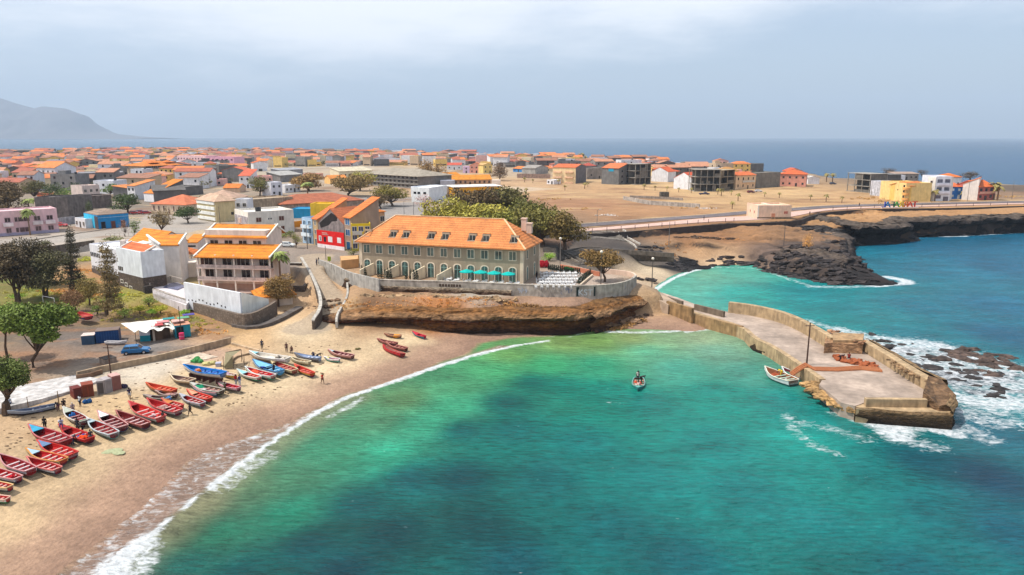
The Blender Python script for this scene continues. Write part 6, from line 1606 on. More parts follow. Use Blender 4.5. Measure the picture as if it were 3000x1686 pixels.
B_('scarlet boat with a red hull and peach bow', (546,1141),(619,1172),(206,60,50),(60,40,50),(210,36,30),(222,90,70),(230,150,130),(240,170,130), deckn=.3)
B_('dark red boat with a white cloth over its bow and a pale blue stern', (566,1131),(642,1153),(190,200,214),(40,100,130),(130,24,30),(206,150,150),(222,160,150),(232,214,214), deckn=.34)
B_('green-netted long grey boat in front of the big blue one', (553,1122),(656,1150),(176,172,158),(28,70,48),(96,74,62),(206,200,186),(190,150,126),(214,214,206),3, stuff=[((0,140,100),.72,1.2,.5)], deckn=.12)
B_('crimson boat with a pale bow beside the two people in red and blue', (631,1115),(704,1140),(220,180,186),(60,40,50),(178,14,30),(226,160,170),(214,60,70),(206,196,176),3, deckn=.3)
B_('small beige rounded boat with a tan rim', (497,1097),(569,1118),(206,180,146),(110,84,62),(120,88,80),(236,214,182),(196,160,130), None, 3, beam=.4)
bb = B_('big bright blue boat raised on trestles, piled with floats', (534,1072),(662,1100),(232,224,214),(190,176,160),(10,120,200),(30,130,210),(40,90,190), None, 4, lift=.9, stuff=[((236,170,150),.68,.5,.4),((226,120,30),.62,.45,.5)], beam=.28)
for k in range(5): MB().box(-2.8 + k * 1.25,-.6,-.9,-2.66 + k * 1.25,.6,.1).build('trestle', M('wood', (90,50,40)), bb)
B_('yellow-hulled small boat behind the big blue one', (640,1082),(692,1102),(222,180,30),(180,140,30),(196,150,120),(236,214,190),(206,196,206),(200,196,214),2, stuff=[((206,170,190),.6,.7,.3)])
B_('white boat with an aqua bow deck and red catch baskets', (693,1082),(763,1110),(226,220,210),(30,130,100),(214,60,54),(226,224,214),(232,130,110),(160,216,222),3, deckn=.3)
B_('white and green boat with an orange awning lying across it', (716,1076),(806,1106),(222,226,220),(20,140,110),(200,40,44),(226,230,226),(222,150,140), None, 3, stuff=[((240,90,56),.7,1.0,.5),((200,20,40),.2,.6,.45)])
B_('long sky-blue boat with white sides', (738,1056),(828,1094),(206,220,232),(40,110,120),(90,170,220),(60,120,170),(170,216,240),(130,200,232),3, deckn=.5)
B_('big white motor boat with a grey console, farthest up the sand', (727,1032),(851,1056),(244,236,226),(196,176,160),(236,226,210),(250,244,236),(226,214,200),(150,210,220),2, stuff=[((140,130,120),.3,.5,.5)], deckn=.16, beam=.27)
B_('cream and red boat with a wooden mast lying over the bow', (790,1056),(868,1090),(224,206,160),(90,80,60),(170,56,50),(232,214,170),(226,150,130),(222,190,150),4, deckn=.15)
B_('red and yellow boat nearest the man in red', (861,1067),(919,1099),(214,160,50),(44,44,80),(206,50,40),(222,90,60),(230,130,110),(206,60,50),4, deckn=.12)
B_('grey boat with a blue and white inside, people standing at its stern', (862,1034),(942,1052),(150,146,150),(80,80,90),(190,206,236),(120,130,150),(220,226,240), None, 3)
B_('cream boat with a plain wooden floor beside the white motor boat', (848,1044),(911,1063),(232,220,186),(170,150,110),(176,150,120),(240,226,190),(200,170,130), None, 3)
B_('white boat with a green waterline and a yellow bow post', (950,1042),(997,1054),(236,226,226),(0,150,130),(206,150,160),(244,236,232),(222,160,170),(236,220,90),2, deckn=.2)
B_('worn pink and brown boat with a pale blue bow, farthest right of the upper group', (960,1024),(1038,1046),(190,130,120),(110,70,66),(110,44,50),(214,160,150),(222,170,160),(180,216,220),4, deckn=.1)
B_('brown boat with an orange and yellow cover near the cliff', (1126,974),(1178,984),(176,120,96),(90,60,54),(140,90,80),(200,150,120),(200,150,120), None, 2, stuff=[((244,160,40),.3,.8,.3)])
B_('old reddish wooden boat, rear one of the three lying together', (1105,991),(1166,1008),(150,84,76),(80,50,46),(140,76,70),(180,110,100),(190,130,116), None, 4); B_('old reddish wooden boat, middle one of the three lying together', (1130,1002),(1194,1024),(160,94,84),(80,50,46),(124,56,54),(196,126,112),(200,136,120), None, 4)
B_('red boat nearest the water, front one of the three lying together', (1117,1011),(1182,1042),(190,30,40),(150,20,30),(170,110,96),(200,50,56),(190,130,112), None, 3, heel=.25)
B_('small teal boat with a raised red bow, alone by the cliff', (1208,969),(1247,988),(30,130,150),(20,110,130),(196,40,60),(206,46,66),(190,60,70),(206,40,60),2, deckn=.4)
B_('big crimson boat with a sky-blue bow deck', (80,1248),(202,1300),(176,40,48),(96,20,26),(156,18,28),(196,110,110),(216,190,186),(60,170,206),3, deckn=.22)
B_('scarlet boat crowded with people and orange gear', (170,1246),(270,1292),(196,30,32),(40,34,50),(186,26,28),(206,60,50),(206,180,176),(190,30,36),3, stuff=[((250,80,20),.22,.7,.4),((40,70,150),.35,.5,.3)])
B_('red boat with a slate-blue bow deck', (106,1292),(222,1338),(200,206,214),(30,40,62),(200,26,26),(210,66,54),(222,170,160),(110,140,180),3, deckn=.24)
B_('red boat with a pale ice-blue bow deck and yellow rim', (73,1315),(194,1354),(222,190,130),(30,40,70),(196,24,30),(214,150,80),(226,190,180),(180,210,226),3, deckn=.2)
B_('red boat with a white hull and dark keel, rim striped pink', (76,1339),(176,1380),(206,204,210),(28,44,70),(172,18,26),(214,120,110),(226,176,170), None)
B_('crimson boat with a grey hull, bow just inside the left edge', (-6,1332),(98,1384),(206,200,204),(150,20,30),(150,16,26),(200,140,140),(226,206,206), None)
B_('red boat with a navy keel, bow cut off by the left edge', (-36,1366),(60,1406),(210,206,214),(26,30,60),(180,20,26),(206,150,146),(226,200,196), None, 4, stuff=[((214,20,40),.3,.4,.3)]); B_('red boat with a yellow-white rim, second lowest at the left edge', (-60,1400),(35,1430),(226,214,190),(24,50,70),(196,24,22),(232,190,130),(222,170,160), None); B_('red boat with a green keel, lowest of the row at the left edge', (-66,1442),(29,1463),(222,216,210),(20,110,60),(190,22,22),(226,180,160),(222,150,140), None)
B_('red and blue boat resting on the garden slope by the trees', (222,912),(262,932),(60,60,110),(40,40,84),(196,60,54),(206,90,80),(214,110,90), None, 2, beam=.45); B_('small orange-red boat half hidden by the near green trees', (32,940),(64,936),(196,84,44),(150,60,40),(206,100,60),(222,120,70),(206,110,60), None, 2)
o = B_('white inflatable dinghy lying in front of the blue container', (371,996),(306,1002),(226,222,224),(170,160,160),(206,200,202),(244,240,242),(200,196,200), None, 1, name='dinghy', cat='dinghy', group=None, beam=.28, dep=.5)
o = B_('teal boat with people and red gear motoring in the bay', (1869,1138),(1872,1108),(50,140,140),(30,110,110),(170,80,60),(110,180,170),(220,180,160),(100,190,176),3, z=-.35, group='boats on the water', stuff=[((220,90,60),.4,.6,.4),((230,200,190),.55,.4,.4)], beam=.36)
MB().tube([(0,0,.4),(0,0,2.6)],[.09,.06],6).build('mast', M('paint', (40,40,44)), o)
B_('white boat with a green floor and yellow rim moored off the pier', (2238,1084),(2330,1132),(236,238,236),(60,130,130),(160,100,70),(240,236,216),(190,214,190), None, 3, z=-.3, group='boats on the water', dep=1.15, stuff=[((176,84,50),.7,.9,.5),((240,236,226),.4,.4,.4),((232,200,30),.3,.2,.3)], beam=.46)
B_('white boat with maroon seats tied against the pier kerb', (2290,1074),(2352,1112),(226,230,232),(90,120,140),(120,40,50),(236,236,236),(180,120,120), None, 3, z=-.35, group='boats on the water', beam=.38)

# ================================================================ people
def skin_mesh(name, J, E, root=0, sub=1):
    me = bpy.data.meshes.new(name)
    me.from_pydata([j[:3] for j in J], E, [])
    o = bpy.data.objects.new(name, me); COL.objects.link(o)
    md = o.modifiers.new('skin', 'SKIN')
    for i, j in enumerate(J):
        sv = me.skin_vertices[0].data[i]; r = j[3]; sv.radius = (r, r) if not hasattr(r, '__len__') else r
    me.skin_vertices[0].data[root].use_root = True
    sb = o.modifiers.new('sub', 'SUBSURF'); sb.levels = sub; sb.render_levels = sub
    dg = bpy.context.evaluated_depsgraph_get(); nm = bpy.data.meshes.new_from_object(o.evaluated_get(dg))
    bpy.data.objects.remove(o); nm.name = name
    nm.polygons.foreach_set('use_smooth', [True] * len(nm.polygons))
    return nm
def pose(kind):
    """joints of a 1.72 m figure facing +x"""
    hip = (0,0,.92);
    P = dict(pelvis=(0,0,.95), waist=(0,0,1.08), chest=(.01,0,1.28), neck=(.0,0,1.47), head=(.03,0,1.60), top=(.02,0,1.70))
    for s, n in ((1, 'l'),(-1, 'r')):
        P[n + 'hip'] = (0,.10 * s, .90); P[n + 'knee'] = (.02,.11 * s, .49); P[n + 'ank'] = (-.02,.11 * s, .08); P[n + 'toe'] = (.15,.12 * s, .03)
        P[n + 'sh'] = (0,.19 * s, 1.40); P[n + 'el'] = (-.03,.25 * s, 1.12); P[n + 'wr'] = (.06,.27 * s, .87)
    if kind == 'walk':
        P['lknee'] = (.16,.10,.50); P['lank'] = (.26,.10,.10); P['ltoe'] = (.42,.10,.06); P['rknee'] = (-.06,-.10,.50); P['rank'] = (-.32,-.10,.14); P['rtoe'] = (-.18,-.10,.03)
        P['lel'] = (-.16,.24,1.14); P['lwr'] = (-.14,.25,.90); P['rel'] = (.12,-.24,1.14); P['rwr'] = (.28,-.22,.95)
    if kind == 'bend':
        P.update(pelvis=(-.12,0,.90), waist=(0,0,1.0), chest=(.22,0,1.06), neck=(.40,0,1.08), head=(.53,0,1.08), top=(.62,0,1.06))
        for s, n in ((1, 'l'),(-1, 'r')): P[n + 'hip'] = (-.1,.1 * s, .86); P[n + 'sh'] = (.34,.19 * s, 1.06); P[n + 'el'] = (.42,.2 * s, .80); P[n + 'wr'] = (.52,.16 * s, .58)
    if kind == 'sit':
        P.update(pelvis=(0,0,.48), waist=(.01,0,.61), chest=(.05,0,.82), neck=(.08,0,1.01), head=(.13,0,1.14), top=(.12,0,1.24))
        for s, n in ((1, 'l'),(-1, 'r')):
            P[n + 'hip'] = (.03,.10 * s, .45); P[n + 'knee'] = (.42,.14 * s, .50); P[n + 'ank'] = (.44,.13 * s, .08); P[n + 'toe'] = (.6,.13 * s, .04)
            P[n + 'sh'] = (.08,.19 * s, .94); P[n + 'el'] = (.2,.24 * s, .70); P[n + 'wr'] = (.38,.14 * s, .60)
    if kind == 'carry':
        P['lel'] = (.08,.30,1.36); P['lwr'] = (.10,.20,1.56); P['rel'] = (.2,-.25,1.2); P['rwr'] = (.4,-.2,1.15)
        P['lknee'] = (.16,.10,.50); P['lank'] = (.2,.10,.10); P['ltoe'] = (.36,.10,.05); P['rknee'] = (-.04,-.10,.5); P['rank'] = (-.26,-.10,.12); P['rtoe'] = (-.12,-.1,.03)
    return P
def lerp3(a, b, t): return tuple(a[i] + (b[i] - a[i]) * t for i in range(3))
PM = {}
for kd in ('stand', 'walk', 'bend', 'sit', 'carry'):
    P = pose(kd); J = []; E = []; ix = {}
    def add(k, r, par=None, pos=None):
        ix[k] = len(J); J.append(tuple(pos or P[k]) + (r,))
        if par is not None: E.append((ix[par], ix[k]))
    add('pelvis', (.15,.10)); add('waist', (.125,.09), 'pelvis'); add('chest', (.155,.105), 'waist'); add('neck', .055, 'chest'); add('head', .095, 'neck'); add('top', .075, 'head')
    for n, s in (('l', 1),('r', -1)):
        add(n + 'hip', .09, 'pelvis'); add(n + 'knee', .06, n + 'hip'); add(n + 'ank', .038, n + 'knee'); add(n + 'toe', .032, n + 'ank')
        add(n + 'sh', .06, 'chest'); add(n + 'el', .042, n + 'sh'); add(n + 'wr', .028, n + 'el')
        w_ = Vector(P[n + 'wr']); dr_ = (w_ - Vector(P[n + 'el'])).normalized(); sd_ = Vector((0,1,0)).cross(dr_).normalized()
        add(n + 'palm', (.036,.02), n + 'wr', tuple(w_ + dr_ * .07))
        for q in range(4):
            a_ = w_ + dr_ * (.12) + sd_ * (.018 * (q - 1.5)); b_ = a_ + dr_ * (.05 - .008 * abs(q - 1.2)) + Vector((0,-s * .015,0)); add('%sf%da' % (n, q),.009, n + 'palm', tuple(a_)); add('%sf%db' % (n, q),.008, '%sf%da' % (n, q), tuple(b_))
        a_ = w_ + dr_ * .05 + sd_ * .05; add(n + 'tha', .010, n + 'palm', tuple(a_)); add(n + 'thb', .009, n + 'tha', tuple(a_ + dr_ * .04 + sd_ * .012))
    body = skin_mesh('body', J, E)
    J = []; E = []; ix = {}
    add('waist', (.15,.115)); add('chest', (.175,.125), 'waist'); add('neck', .085, 'chest', lerp3(P['chest'], P['neck'],.7)); add('pelvis', (.16,.115), 'waist', lerp3(P['waist'], P['pelvis'],.7))
    for n in 'lr': add(n + 'sh', .078, 'chest'); add(n + 'slv', .062, n + 'sh', lerp3(P[n + 'sh'], P[n + 'el'],.75))
    shirt = skin_mesh('shirt', J, E)
    J = []; E = []; ix = {}
    add('pelvis', (.165,.12))
    for n in 'lr': add(n + 'hip', .108, 'pelvis'); add(n + 'knee', .082, n + 'hip'); add(n + 'cuff', .062, n + 'knee', lerp3(P[n + 'knee'], P[n + 'ank'],.8))
    trs = skin_mesh('trousers', J, E)
    J = []; E = []; ix = {}
    add('pelvis', (.165,.12))
    for n in 'lr': add(n + 'hip', .11, 'pelvis'); add(n + 'th', .098, n + 'hip', lerp3(P[n + 'hip'], P[n + 'knee'],.8))
    sho = skin_mesh('shorts', J, E)
    hm_ = MB(); h = P['head']; hm_.ell((h[0] - .015, h[1], h[2] + .035),(.105,.098,.10),10,7)
    fc_ = MB(); t_ = Vector((1,0,0)) if kd != 'bend' else Vector((.3,0,-1)).normalized()
    c_ = Vector(h) + t_ * .105; up_ = Vector((0,0,1)) if kd != 'bend' else Vector((1,0,.3)).normalized()
    fc_.ell(tuple(c_ - up_ * .01),(.014,.012,.018),6,4)
    for s in (-1,1): fc_.ell(tuple(c_ + up_ * .018 + Vector((0, s * .032,0)) - t_ * .012),(.008,.012,.006),6,4); fc_.ell(tuple(Vector(h) + Vector((0, s * .097,0))),(.022,.012,.03),6,4)
    fc_.ell(tuple(c_ - up_ * .045 - t_ * .008),(.008,.024,.006),6,4)
    a_ = hm_.build('hair', M('cloth', (30,26,26))); hair = a_.data; bpy.data.objects.remove(a_)
    a_ = fc_.build('face', M('skin', (96,60,44))); face = a_.data; bpy.data.objects.remove(a_)
    PM[kd] = (body, shirt, trs, sho, hair, face)
CM = {}
def pmesh(me, mat):
    k = (me.name, mat.name)
    if k not in CM:
        c = me.copy(); c.materials.clear(); c.materials.append(mat); CM[k] = c
    return CM[k]
def person(px, py, kd, label, top=(40,44,80), low=(60,60,70), rz=0, z=None, shorts=False, skin=(104,68,50), hat=None, sc=1.0):
    p = G(px, py, 1.5 if z is None else z)
    if z is None:
        for _ in range(4): p = G(px, py, zat(p.x, p.y))
    o = thing('person', label, 'person', p, rz, None); o.scale = (sc, sc, sc)
    b_, s_, t_, h_, ha, fa = PM[kd]
    for nm, me, mt in (('body', b_, M('skin', skin)),('shirt', s_, M('cloth', top)),('shorts' if shorts else 'trousers', h_ if shorts else t_, M('cloth', low)),('hair', ha, M('cloth', hat or (30,26,26))),('face', fa, M('skin', tuple(int(v * .8) for v in skin)))):
        q = bpy.data.objects.new(nm, pmesh(me, mt)); COL.objects.link(q); q.parent = o
    return o
pe = person
pe(381,1171, 'walk', 'person in a navy top and white shorts walking alone near the grey lockers', (44,30,70),(220,214,214),-1.2, None, True)
pe(31,1200, 'stand', 'person in a pale shirt standing at the left end of the blue-grey boat', (190,196,210),(60,70,110),-.4); pe(236,1193, 'stand', 'person in a white shirt and dark shorts beside the dark red lockers', (226,230,236),(40,50,80),-2, None, True)
pe(188,1194, 'sit', 'person in black sitting between the blue-grey boat and the pale grey boat', (30,28,32),(70,50,50),-1); pe(171,1206, 'bend', 'person in dark clothes leaning over the stern of the blue-grey boat', (40,34,44),(90,40,60),2.5); pe(214,1206, 'sit', 'person with a pale headscarf sitting in the pale grey boat', (200,170,170),(150,120,120),-1,1.9, hat=(220,210,206))
pe(479,1241, 'stand', 'person in maroon trousers standing at the stern of the large bright red boat', (50,40,44),(120,30,36),1); pe(133,1259, 'stand', 'person in black standing behind the big crimson boat', (24,22,24),(40,30,30),-1.5)
pe(229,1264, 'stand', 'person in dark grey standing behind the crowded scarlet boat', (50,50,56),(60,56,60),-1.5); pe(243,1270, 'bend', 'person in black bending over the crowded scarlet boat', (30,28,30),(40,36,40),-2.2); pe(268,1298, 'stand', 'person in a grey top at the stern of the crowded scarlet boat', (60,60,66),(130,120,120),2.4)
pe(213,1306, 'bend', 'person in dark blue leaning into the crowded scarlet boat from the sea side', (36,44,60),(40,50,90),1.5); pe(180,1252, 'sit', 'person in a white shirt sitting on the bow of the crowded scarlet boat', (220,220,240),(90,80,140),-1,2.2)
pe(558,1217, 'walk', 'person in dark clothes walking on the sand in front of the boats', (50,44,44),(70,56,50),-2.6); pe(660,1152, 'stand', 'person in an olive top standing at the stern of the green-netted boat', (90,84,60),(110,100,60),.5)
pe(692,1130, 'stand', 'person in a red top standing by the crimson boat', (206,40,40),(190,190,196),-.5); pe(703,1131, 'stand', 'person in blue and white standing beside the person in red', (60,60,120),(210,210,226),2.6); pe(633,1112, 'stand', 'person in a maroon shirt under the stern of the big blue boat', (130,30,50),(50,44,60),-1); pe(651,1115, 'stand', 'person in dark trousers beside the stern of the big blue boat', (70,60,80),(40,36,44),2)
pe(775,1094, 'bend', 'person in bright blue bending over the long sky-blue boat', (30,60,170),(20,40,120),-2.5); pe(803,1096, 'stand', 'person in dark navy standing at the stern of the white and green boat', (36,34,60),(30,30,50),2.8); pe(768,1024, 'stand', 'person in grey standing at the end of the low beach wall', (80,80,100),(60,60,70),-1); pe(840,1033, 'stand', 'person in brownish clothes standing behind the white motor boat', (100,60,60),(90,60,60),-1.5)
pe(855,1034, 'sit', 'person sitting beside the bow of the grey boat with blue inside', (130,90,80),(80,60,60),-1.5); pe(919,1054, 'bend', 'person in navy bending at the stern of the grey boat', (30,34,60),(30,30,50),2); pe(932,1056, 'bend', 'person in black bending nearest the white and green-striped boat', (26,26,34),(40,40,60),.5)
o = pe(945,1126, 'carry', 'person in a bright orange-red shirt carrying a bag on the shoulder toward the water', (226,60,40),(110,60,40),-.6, None, True)
MB().ell((-.15,.18,1.62),(.5,.14,.12),8,5).build('bag', M('cloth', (150,130,100)), o)
pe(928,779, 'stand', 'person in a dark blue top at the head of the beach ramp', (40,50,90),(50,40,50),-2.4); pe(934,775, 'walk', 'person in dark clothes just behind another at the head of the beach ramp', (40,34,40),(60,50,50),-2.4)
pe(2517,606, 'walk', 'person in dark clothes walking on the promenade left of the letter sign', (40,30,40),(50,40,50),0,7.25); pe(2372,632, 'walk', 'person in black walking on the promenade right of the small pink building', (30,28,36),(30,26,30),0,7.25); pe(2062,646, 'stand', 'person in dark clothes standing on the promenade left of the small pink building', (50,30,36),(40,36,44),0,7.25)
pe(1868,1118, 'stand', 'person in a white top standing in the teal boat on the bay', (230,220,210),(60,50,50),-1.5,.35); pe(1879,1122, 'bend', 'person in dark clothes bending in the teal boat on the bay', (40,36,44),(50,44,50),0,.35); pe(2287,1104, 'bend', 'person in a bright yellow oilskin bending in the moored white boat', (244,206,30),(236,196,40),2.6,.3)
pe(1572,818, 'stand', 'person in black standing at the right corner of the hotel', (26,24,28),(40,36,40),-1,7.0); pe(2462,1060, 'bend', 'person in dark clothes working on the orange nets on the pier', (60,30,40),(50,30,30),0,2.0); pe(2486,1056, 'sit', 'person sitting on the orange nets on the pier', (130,40,30),(40,36,44),1,2.3)

# ================================================================ vehicles
def car(px, py, rz, label, col, z=None, L_=4.1, cat='car', pick=False):
    p = G(px, py, 2.6 if z is None else z);
    o = thing('parked_car', label, cat, p, rz)
    W2 = .84; mb = MB()
    prof_ = [(-L_ / 2,.32),(-L_ / 2 + .02,.80),(-L_ / 2 + .35,.92),(L_ / 2 - 1.25,.95),(L_ / 2 - .25,.80),(L_ / 2,.62),(L_ / 2,.30)]
    k = len(prof_); mb.v = [(x, -W2, z_) for x, z_ in prof_] + [(x, W2, z_) for x, z_ in prof_]
    mb.f = [tuple(range(k))[::-1], tuple(range(k, 2 * k))] + [(i, (i + 1) % k, k + (i + 1) % k, k + i) for i in range(k)]; mb.m = [0] * len(mb.f)
    bd = mb.build('body', M('gloss', col), o); bv = bd.modifiers.new('b', 'BEVEL'); bv.width = .07; bv.segments = 2
    cb = MB(); r0, r1 = (-L_ / 2 + .12, L_ / 2 - 1.1) if not pick else (-.3, L_ / 2 - 1.1)
    cb.v = [(r0,-W2 + .04,.9),(r1,-W2 + .04,.92),(r1 - .62,-W2 + .2,1.40),(r0 + .35,-W2 + .2,1.40),(r0, W2 - .04,.9),(r1, W2 - .04,.92),(r1 - .62, W2 - .2,1.40),(r0 + .35, W2 - .2,1.40)]
    cb.f = [(0,1,2,3),(7,6,5,4),(0,4,5,1),(1,5,6,2),(2,6,7,3),(3,7,4,0)]; cb.m = [0] * 6
    cb.build('cabin', M('gloss', col), o)
    g = MB()
    for s in (-1,1):
        y = lambda zz: s * (W2 - .04 - .16 * (zz - .9) / .5 + .012)
        g.poly([(r0 + .25, y(1.0),1.0),(r0 + 1.1, y(1.0),1.0),(r0 + 1.1, y(1.33),1.33),(r0 + .42, y(1.33),1.33)]); g.poly([(r0 + 1.18, y(1.0),1.0),(r1 - .25, y(1.0),1.0),(r1 - .62, y(1.33),1.33),(r0 + 1.18, y(1.33),1.33)])
    g.build('side_glass', M('glass', (50,60,70)), o)
    MB().poly([(r1 - .06,-W2 + .14,.97),(r1 - .06, W2 - .14,.97),(r1 - .55, W2 - .24,1.36),(r1 - .55,-W2 + .24,1.36)]).build('windscreen', M('glass', (60,70,80)), o); MB().poly([(r0 + .04,-W2 + .14,.97),(r0 + .04, W2 - .14,.97),(r0 + .30, W2 - .24,1.36),(r0 + .30,-W2 + .24,1.36)]).build('rear_glass', M('glass', (60,70,80)), o)
    for x in (-L_ / 2 + .75, L_ / 2 - .8):
        for s in (-1,1):
            w_ = MB().tube([(x, s * (W2 - .14),.31),(x, s * (W2 + .03),.31)],.31,14).build('wheel', M('cloth', (28,28,30)), o)
            MB().tube([(x, s * (W2 + .02),.31),(x, s * (W2 + .045),.31)],.17,10).build('rim', M('gloss', (200,200,204)), w_)
    for s in (-1,1): MB().box(L_ / 2 - .06, s * .6 - .16,.56, L_ / 2 + .02, s * .6 + .16,.70).build('headlight', M('gloss', (230,230,226)), o); MB().box(-L_ / 2 - .02, s * .62 - .12,.62,-L_ / 2 + .05, s * .62 + .12,.80).build('tail_light', M('gloss', (150,20,20)), o)
    return o
car(400,1036,.28, 'bright blue hatchback parked beside the beach wall', (10,110,170))
car(843,724,-.1, 'white car parked by the palm in front of the square', (236,240,240), ZP); car(762,690,-1.0, 'white car half hidden behind the guesthouse roof', (230,236,240), ZP); car(784,690,-.6, 'dark grey car parked beside the white one behind the guesthouse', (50,46,48), ZP); car(181,664,-.2, 'red car parked beside the pink building', (200,50,50), ZP)
for k, (x, y, lb) in enumerate(((396,628, 'red car leftmost of the group parked behind the blue corner shop'),(414,626, 'red car in the middle of the group behind the blue corner shop'),(430,628, 'red car rightmost of the group behind the blue corner shop'))): car(x, y, .2 * k, lb, (180,40,50), ZP)
car(2063,571,.05, 'dark blue pickup parked in front of the large concrete shell', (50,50,90), ZP, 5.4, 'pickup', True); car(2222,563,0, 'white car parked at the edge of the dry field beside the beige house', (236,236,240), ZP); car(2200,566,.2, 'dark red car left of the white car at the field edge', (120,40,44), ZP); car(2440,541,0, 'dark car parked near the two palms by the far shore', (60,66,90), ZP)

# ================================================================ things on the parking ground and beach
def boxthing(name, label, cat, pL, pR, ytop, depth, col, z, top=None, kind='paint', group=None, zt=None, doors=0, dcol=None):
    A_, B_ = G(pL[0], pL[1], z), G(pR[0], pR[1], z); rz_, W_, _, _ = frame(A_, B_); h = ztop(pL[0], ytop, A_)
    o = thing(name, label, cat, A_, rz_, group)
    MB().box(0,0,0, W_, depth, h - .06).build('body', M(kind, col), o); MB().box(-.04,-.04, h - .06, W_ + .04, depth + .04, h).build('top', M(kind, top or col), o)
    for k in range(doors): MB().box(W_ * (k + .12) / doors, -.04,.1, W_ * (k + .88) / doors, -.001, h - .25).build('door', M(kind, dcol or tuple(int(v * .82) for v in col)), o)
    return o, W_, h
o, W_, h = boxthing('shipping_container', 'large dark blue container on the parking ground', 'container', (282,1007),(350,1001),972,2.4,(14,70,130),2.6,(130,110,100))
for k in range(9): MB().box(W_ * k / 9 + .05,-.05,.1, W_ * k / 9 + .12,-.001, h - .15).build('rib', M('paint', (24,84,146)), o)
boxthing('storage_box', 'smaller faded blue box with a pale lid left of the dark blue container', 'box', (240,1012),(278,1009),985,2.0,(60,90,120),2.6,(230,210,200))
o, W_, h = boxthing('kiosk_booth', 'white and turquoise booth beside the canopy stall', 'booth', (411,1002),(441,1000),967,1.9,(0,150,170),2.6,(240,236,240)); MB().box(-.02,-.03, h * .5, W_ + .02,1.93, h - .02).build('upper_panel', M('paint', (226,228,240)), o)
o, W_, h = boxthing('market_stall', 'brown-walled stall under a sagging white canopy', 'stall', (451,1000),(500,990),962,3.2,(116,90,70),2.6, kind='stained')
cn = MB(); nx_, ny_ = 12,6
for j in range(ny_ + 1):
    for i in range(nx_ + 1): cn.v.append((-3.4 + i * (W_ + 4.6) / nx_, -1.2 + j * 5.6 / ny_, h + .15 + .35 * math.sin(i * 1.7) * math.cos(j * 1.3) - .05 * i + .1 * j))
for j in range(ny_):
    for i in range(nx_): k = j * (nx_ + 1) + i; cn.f.append((k, k + 1, k + nx_ + 2, k + nx_ + 1)); cn.m.append(0)
cn.build('canopy', M('cloth', (244,240,230)), o, smooth=True)
MB().box(-.1,-.04,0,.25,-.001, h).build('post', M('plaster', (210,190,170)), o); MB().tube([(-3.2,-.9,0),(-3.2,-.9, h + .1)],.05,6).build('post', M('wood', (90,80,70)), o)
o, W_, h = boxthing('kiosk', 'turquoise kiosk with patched pink and green tarpaulins on its roof', 'kiosk', (515,992),(560,986),955,3.4,(20,150,170),2.7,(226,160,130))
MB().box(.2,-.05,.1, W_ * .55,-.001, h - .3).build('doorway', M('cloth', (30,40,44)), o)
rq = random.Random(4)
for k, c in enumerate(((200,90,90),(230,150,150),(60,150,150),(220,180,170),(110,170,130),(90,80,160))):
    MB().box(-3.5 + k * 1.1,1 + (k % 3) * 1.5, h + .1 + .1 * k, -1.6 + k * 1.1,2.8 + (k % 3) * 1.3, h + .16 + .1 * k).build('tarpaulin', M('cloth', c), o)
p = G(533,994,2.7); o = thing('oil_drum', 'bright pink drum standing before the turquoise kiosk', 'drum', p); MB().tube([(0,0,0),(0,0,1.1)],.42,12).build('barrel', M('paint', (230,60,110)), o); MB().tube([(0,0,.5),(0,0,.58)],.45,12).build('hoop', M('paint', (240,150,180)), o)
boxthing('locker', 'dark red metal locker on the sand, leftmost of the two red ones', 'locker', (219,1176),(243,1170),1140,1.5,(120,44,36),1.6, group='lockers on the beach', doors=1); boxthing('locker', 'rust-orange metal locker on the sand, right of the dark red one', 'locker', (244,1168),(277,1162),1130,1.6,(150,66,36),1.7, group='lockers on the beach', doors=2)
boxthing('locker', 'grey metal locker with an open dark door, left of the pair of grey ones', 'locker', (286,1157),(308,1155),1118,1.4,(176,166,164),1.8, group='lockers on the beach', doors=1, dcol=(90,82,80)); boxthing('locker', 'plain pale grey metal locker between the open grey one and the pink one', 'locker', (310,1154),(331,1148),1114,1.5,(184,174,174),1.8, group='lockers on the beach', doors=1); boxthing('locker', 'faded pinkish-red metal locker, rightmost of the row', 'locker', (332,1146),(357,1140),1104,1.6,(170,110,100),1.9,(214,170,160), group='lockers on the beach', doors=1)
p = G(364,1138,1.8); tag(MB().ell((p.x, p.y, 2.1),(.5,.4,.35),9,6,.2, random.Random(3)).build('net_bag', M('cloth', (60,50,80))), 'dark purple bundle of net beside the pink locker', 'bag')
boxthing('concrete_trough', 'open grey concrete trough by the lamp post on the parking side', 'trough', (310,1072),(343,1064),1054,2.0,(170,150,136),2.6,(90,80,74), kind='stained')
def stack(name, label, cat, px, py, col, sz, n=8, z=None, flat=.3, sx=1.0):
    p = G(px, py, 1.6 if z is None else z); zz = zat(p.x, p.y) if z is None else z; rq = random.Random(int(px)); mb = MB()
    for k in range(n): mb.ell((p.x + rq.uniform(-.5,.5) * sz * sx, p.y + rq.uniform(-.4,.4) * sz, zz + flat * .3 + rq.uniform(0, flat * .4)),(sz * rq.uniform(.3,.5) * sx, sz * rq.uniform(.2,.4), flat * rq.uniform(.5,1)),9,5,.25, rq)
    return tag(mb.build(name, M('cloth', col)), label, cat)
stack('fishing_net', 'pale green fishing net spread on the sand below the boats', 'net', 332,1304,(176,180,140),1.3,12, None, .08,1.3); stack('tarpaulin', 'bright green tarpaulin draped behind the big blue boat', 'tarpaulin', 580,1068,(70,150,80),1.3,7, None, .5)
stack('sail_cloth', 'pale yellow cloth heaped behind the big blue boat', 'cloth', 616,1074,(214,204,140),1.1,6, None, .4); boxthing('cool_box', 'lavender grey box standing beside the yellow cloth', 'box', (632,1081),(647,1080),1066,.9,(186,186,206),1.6)
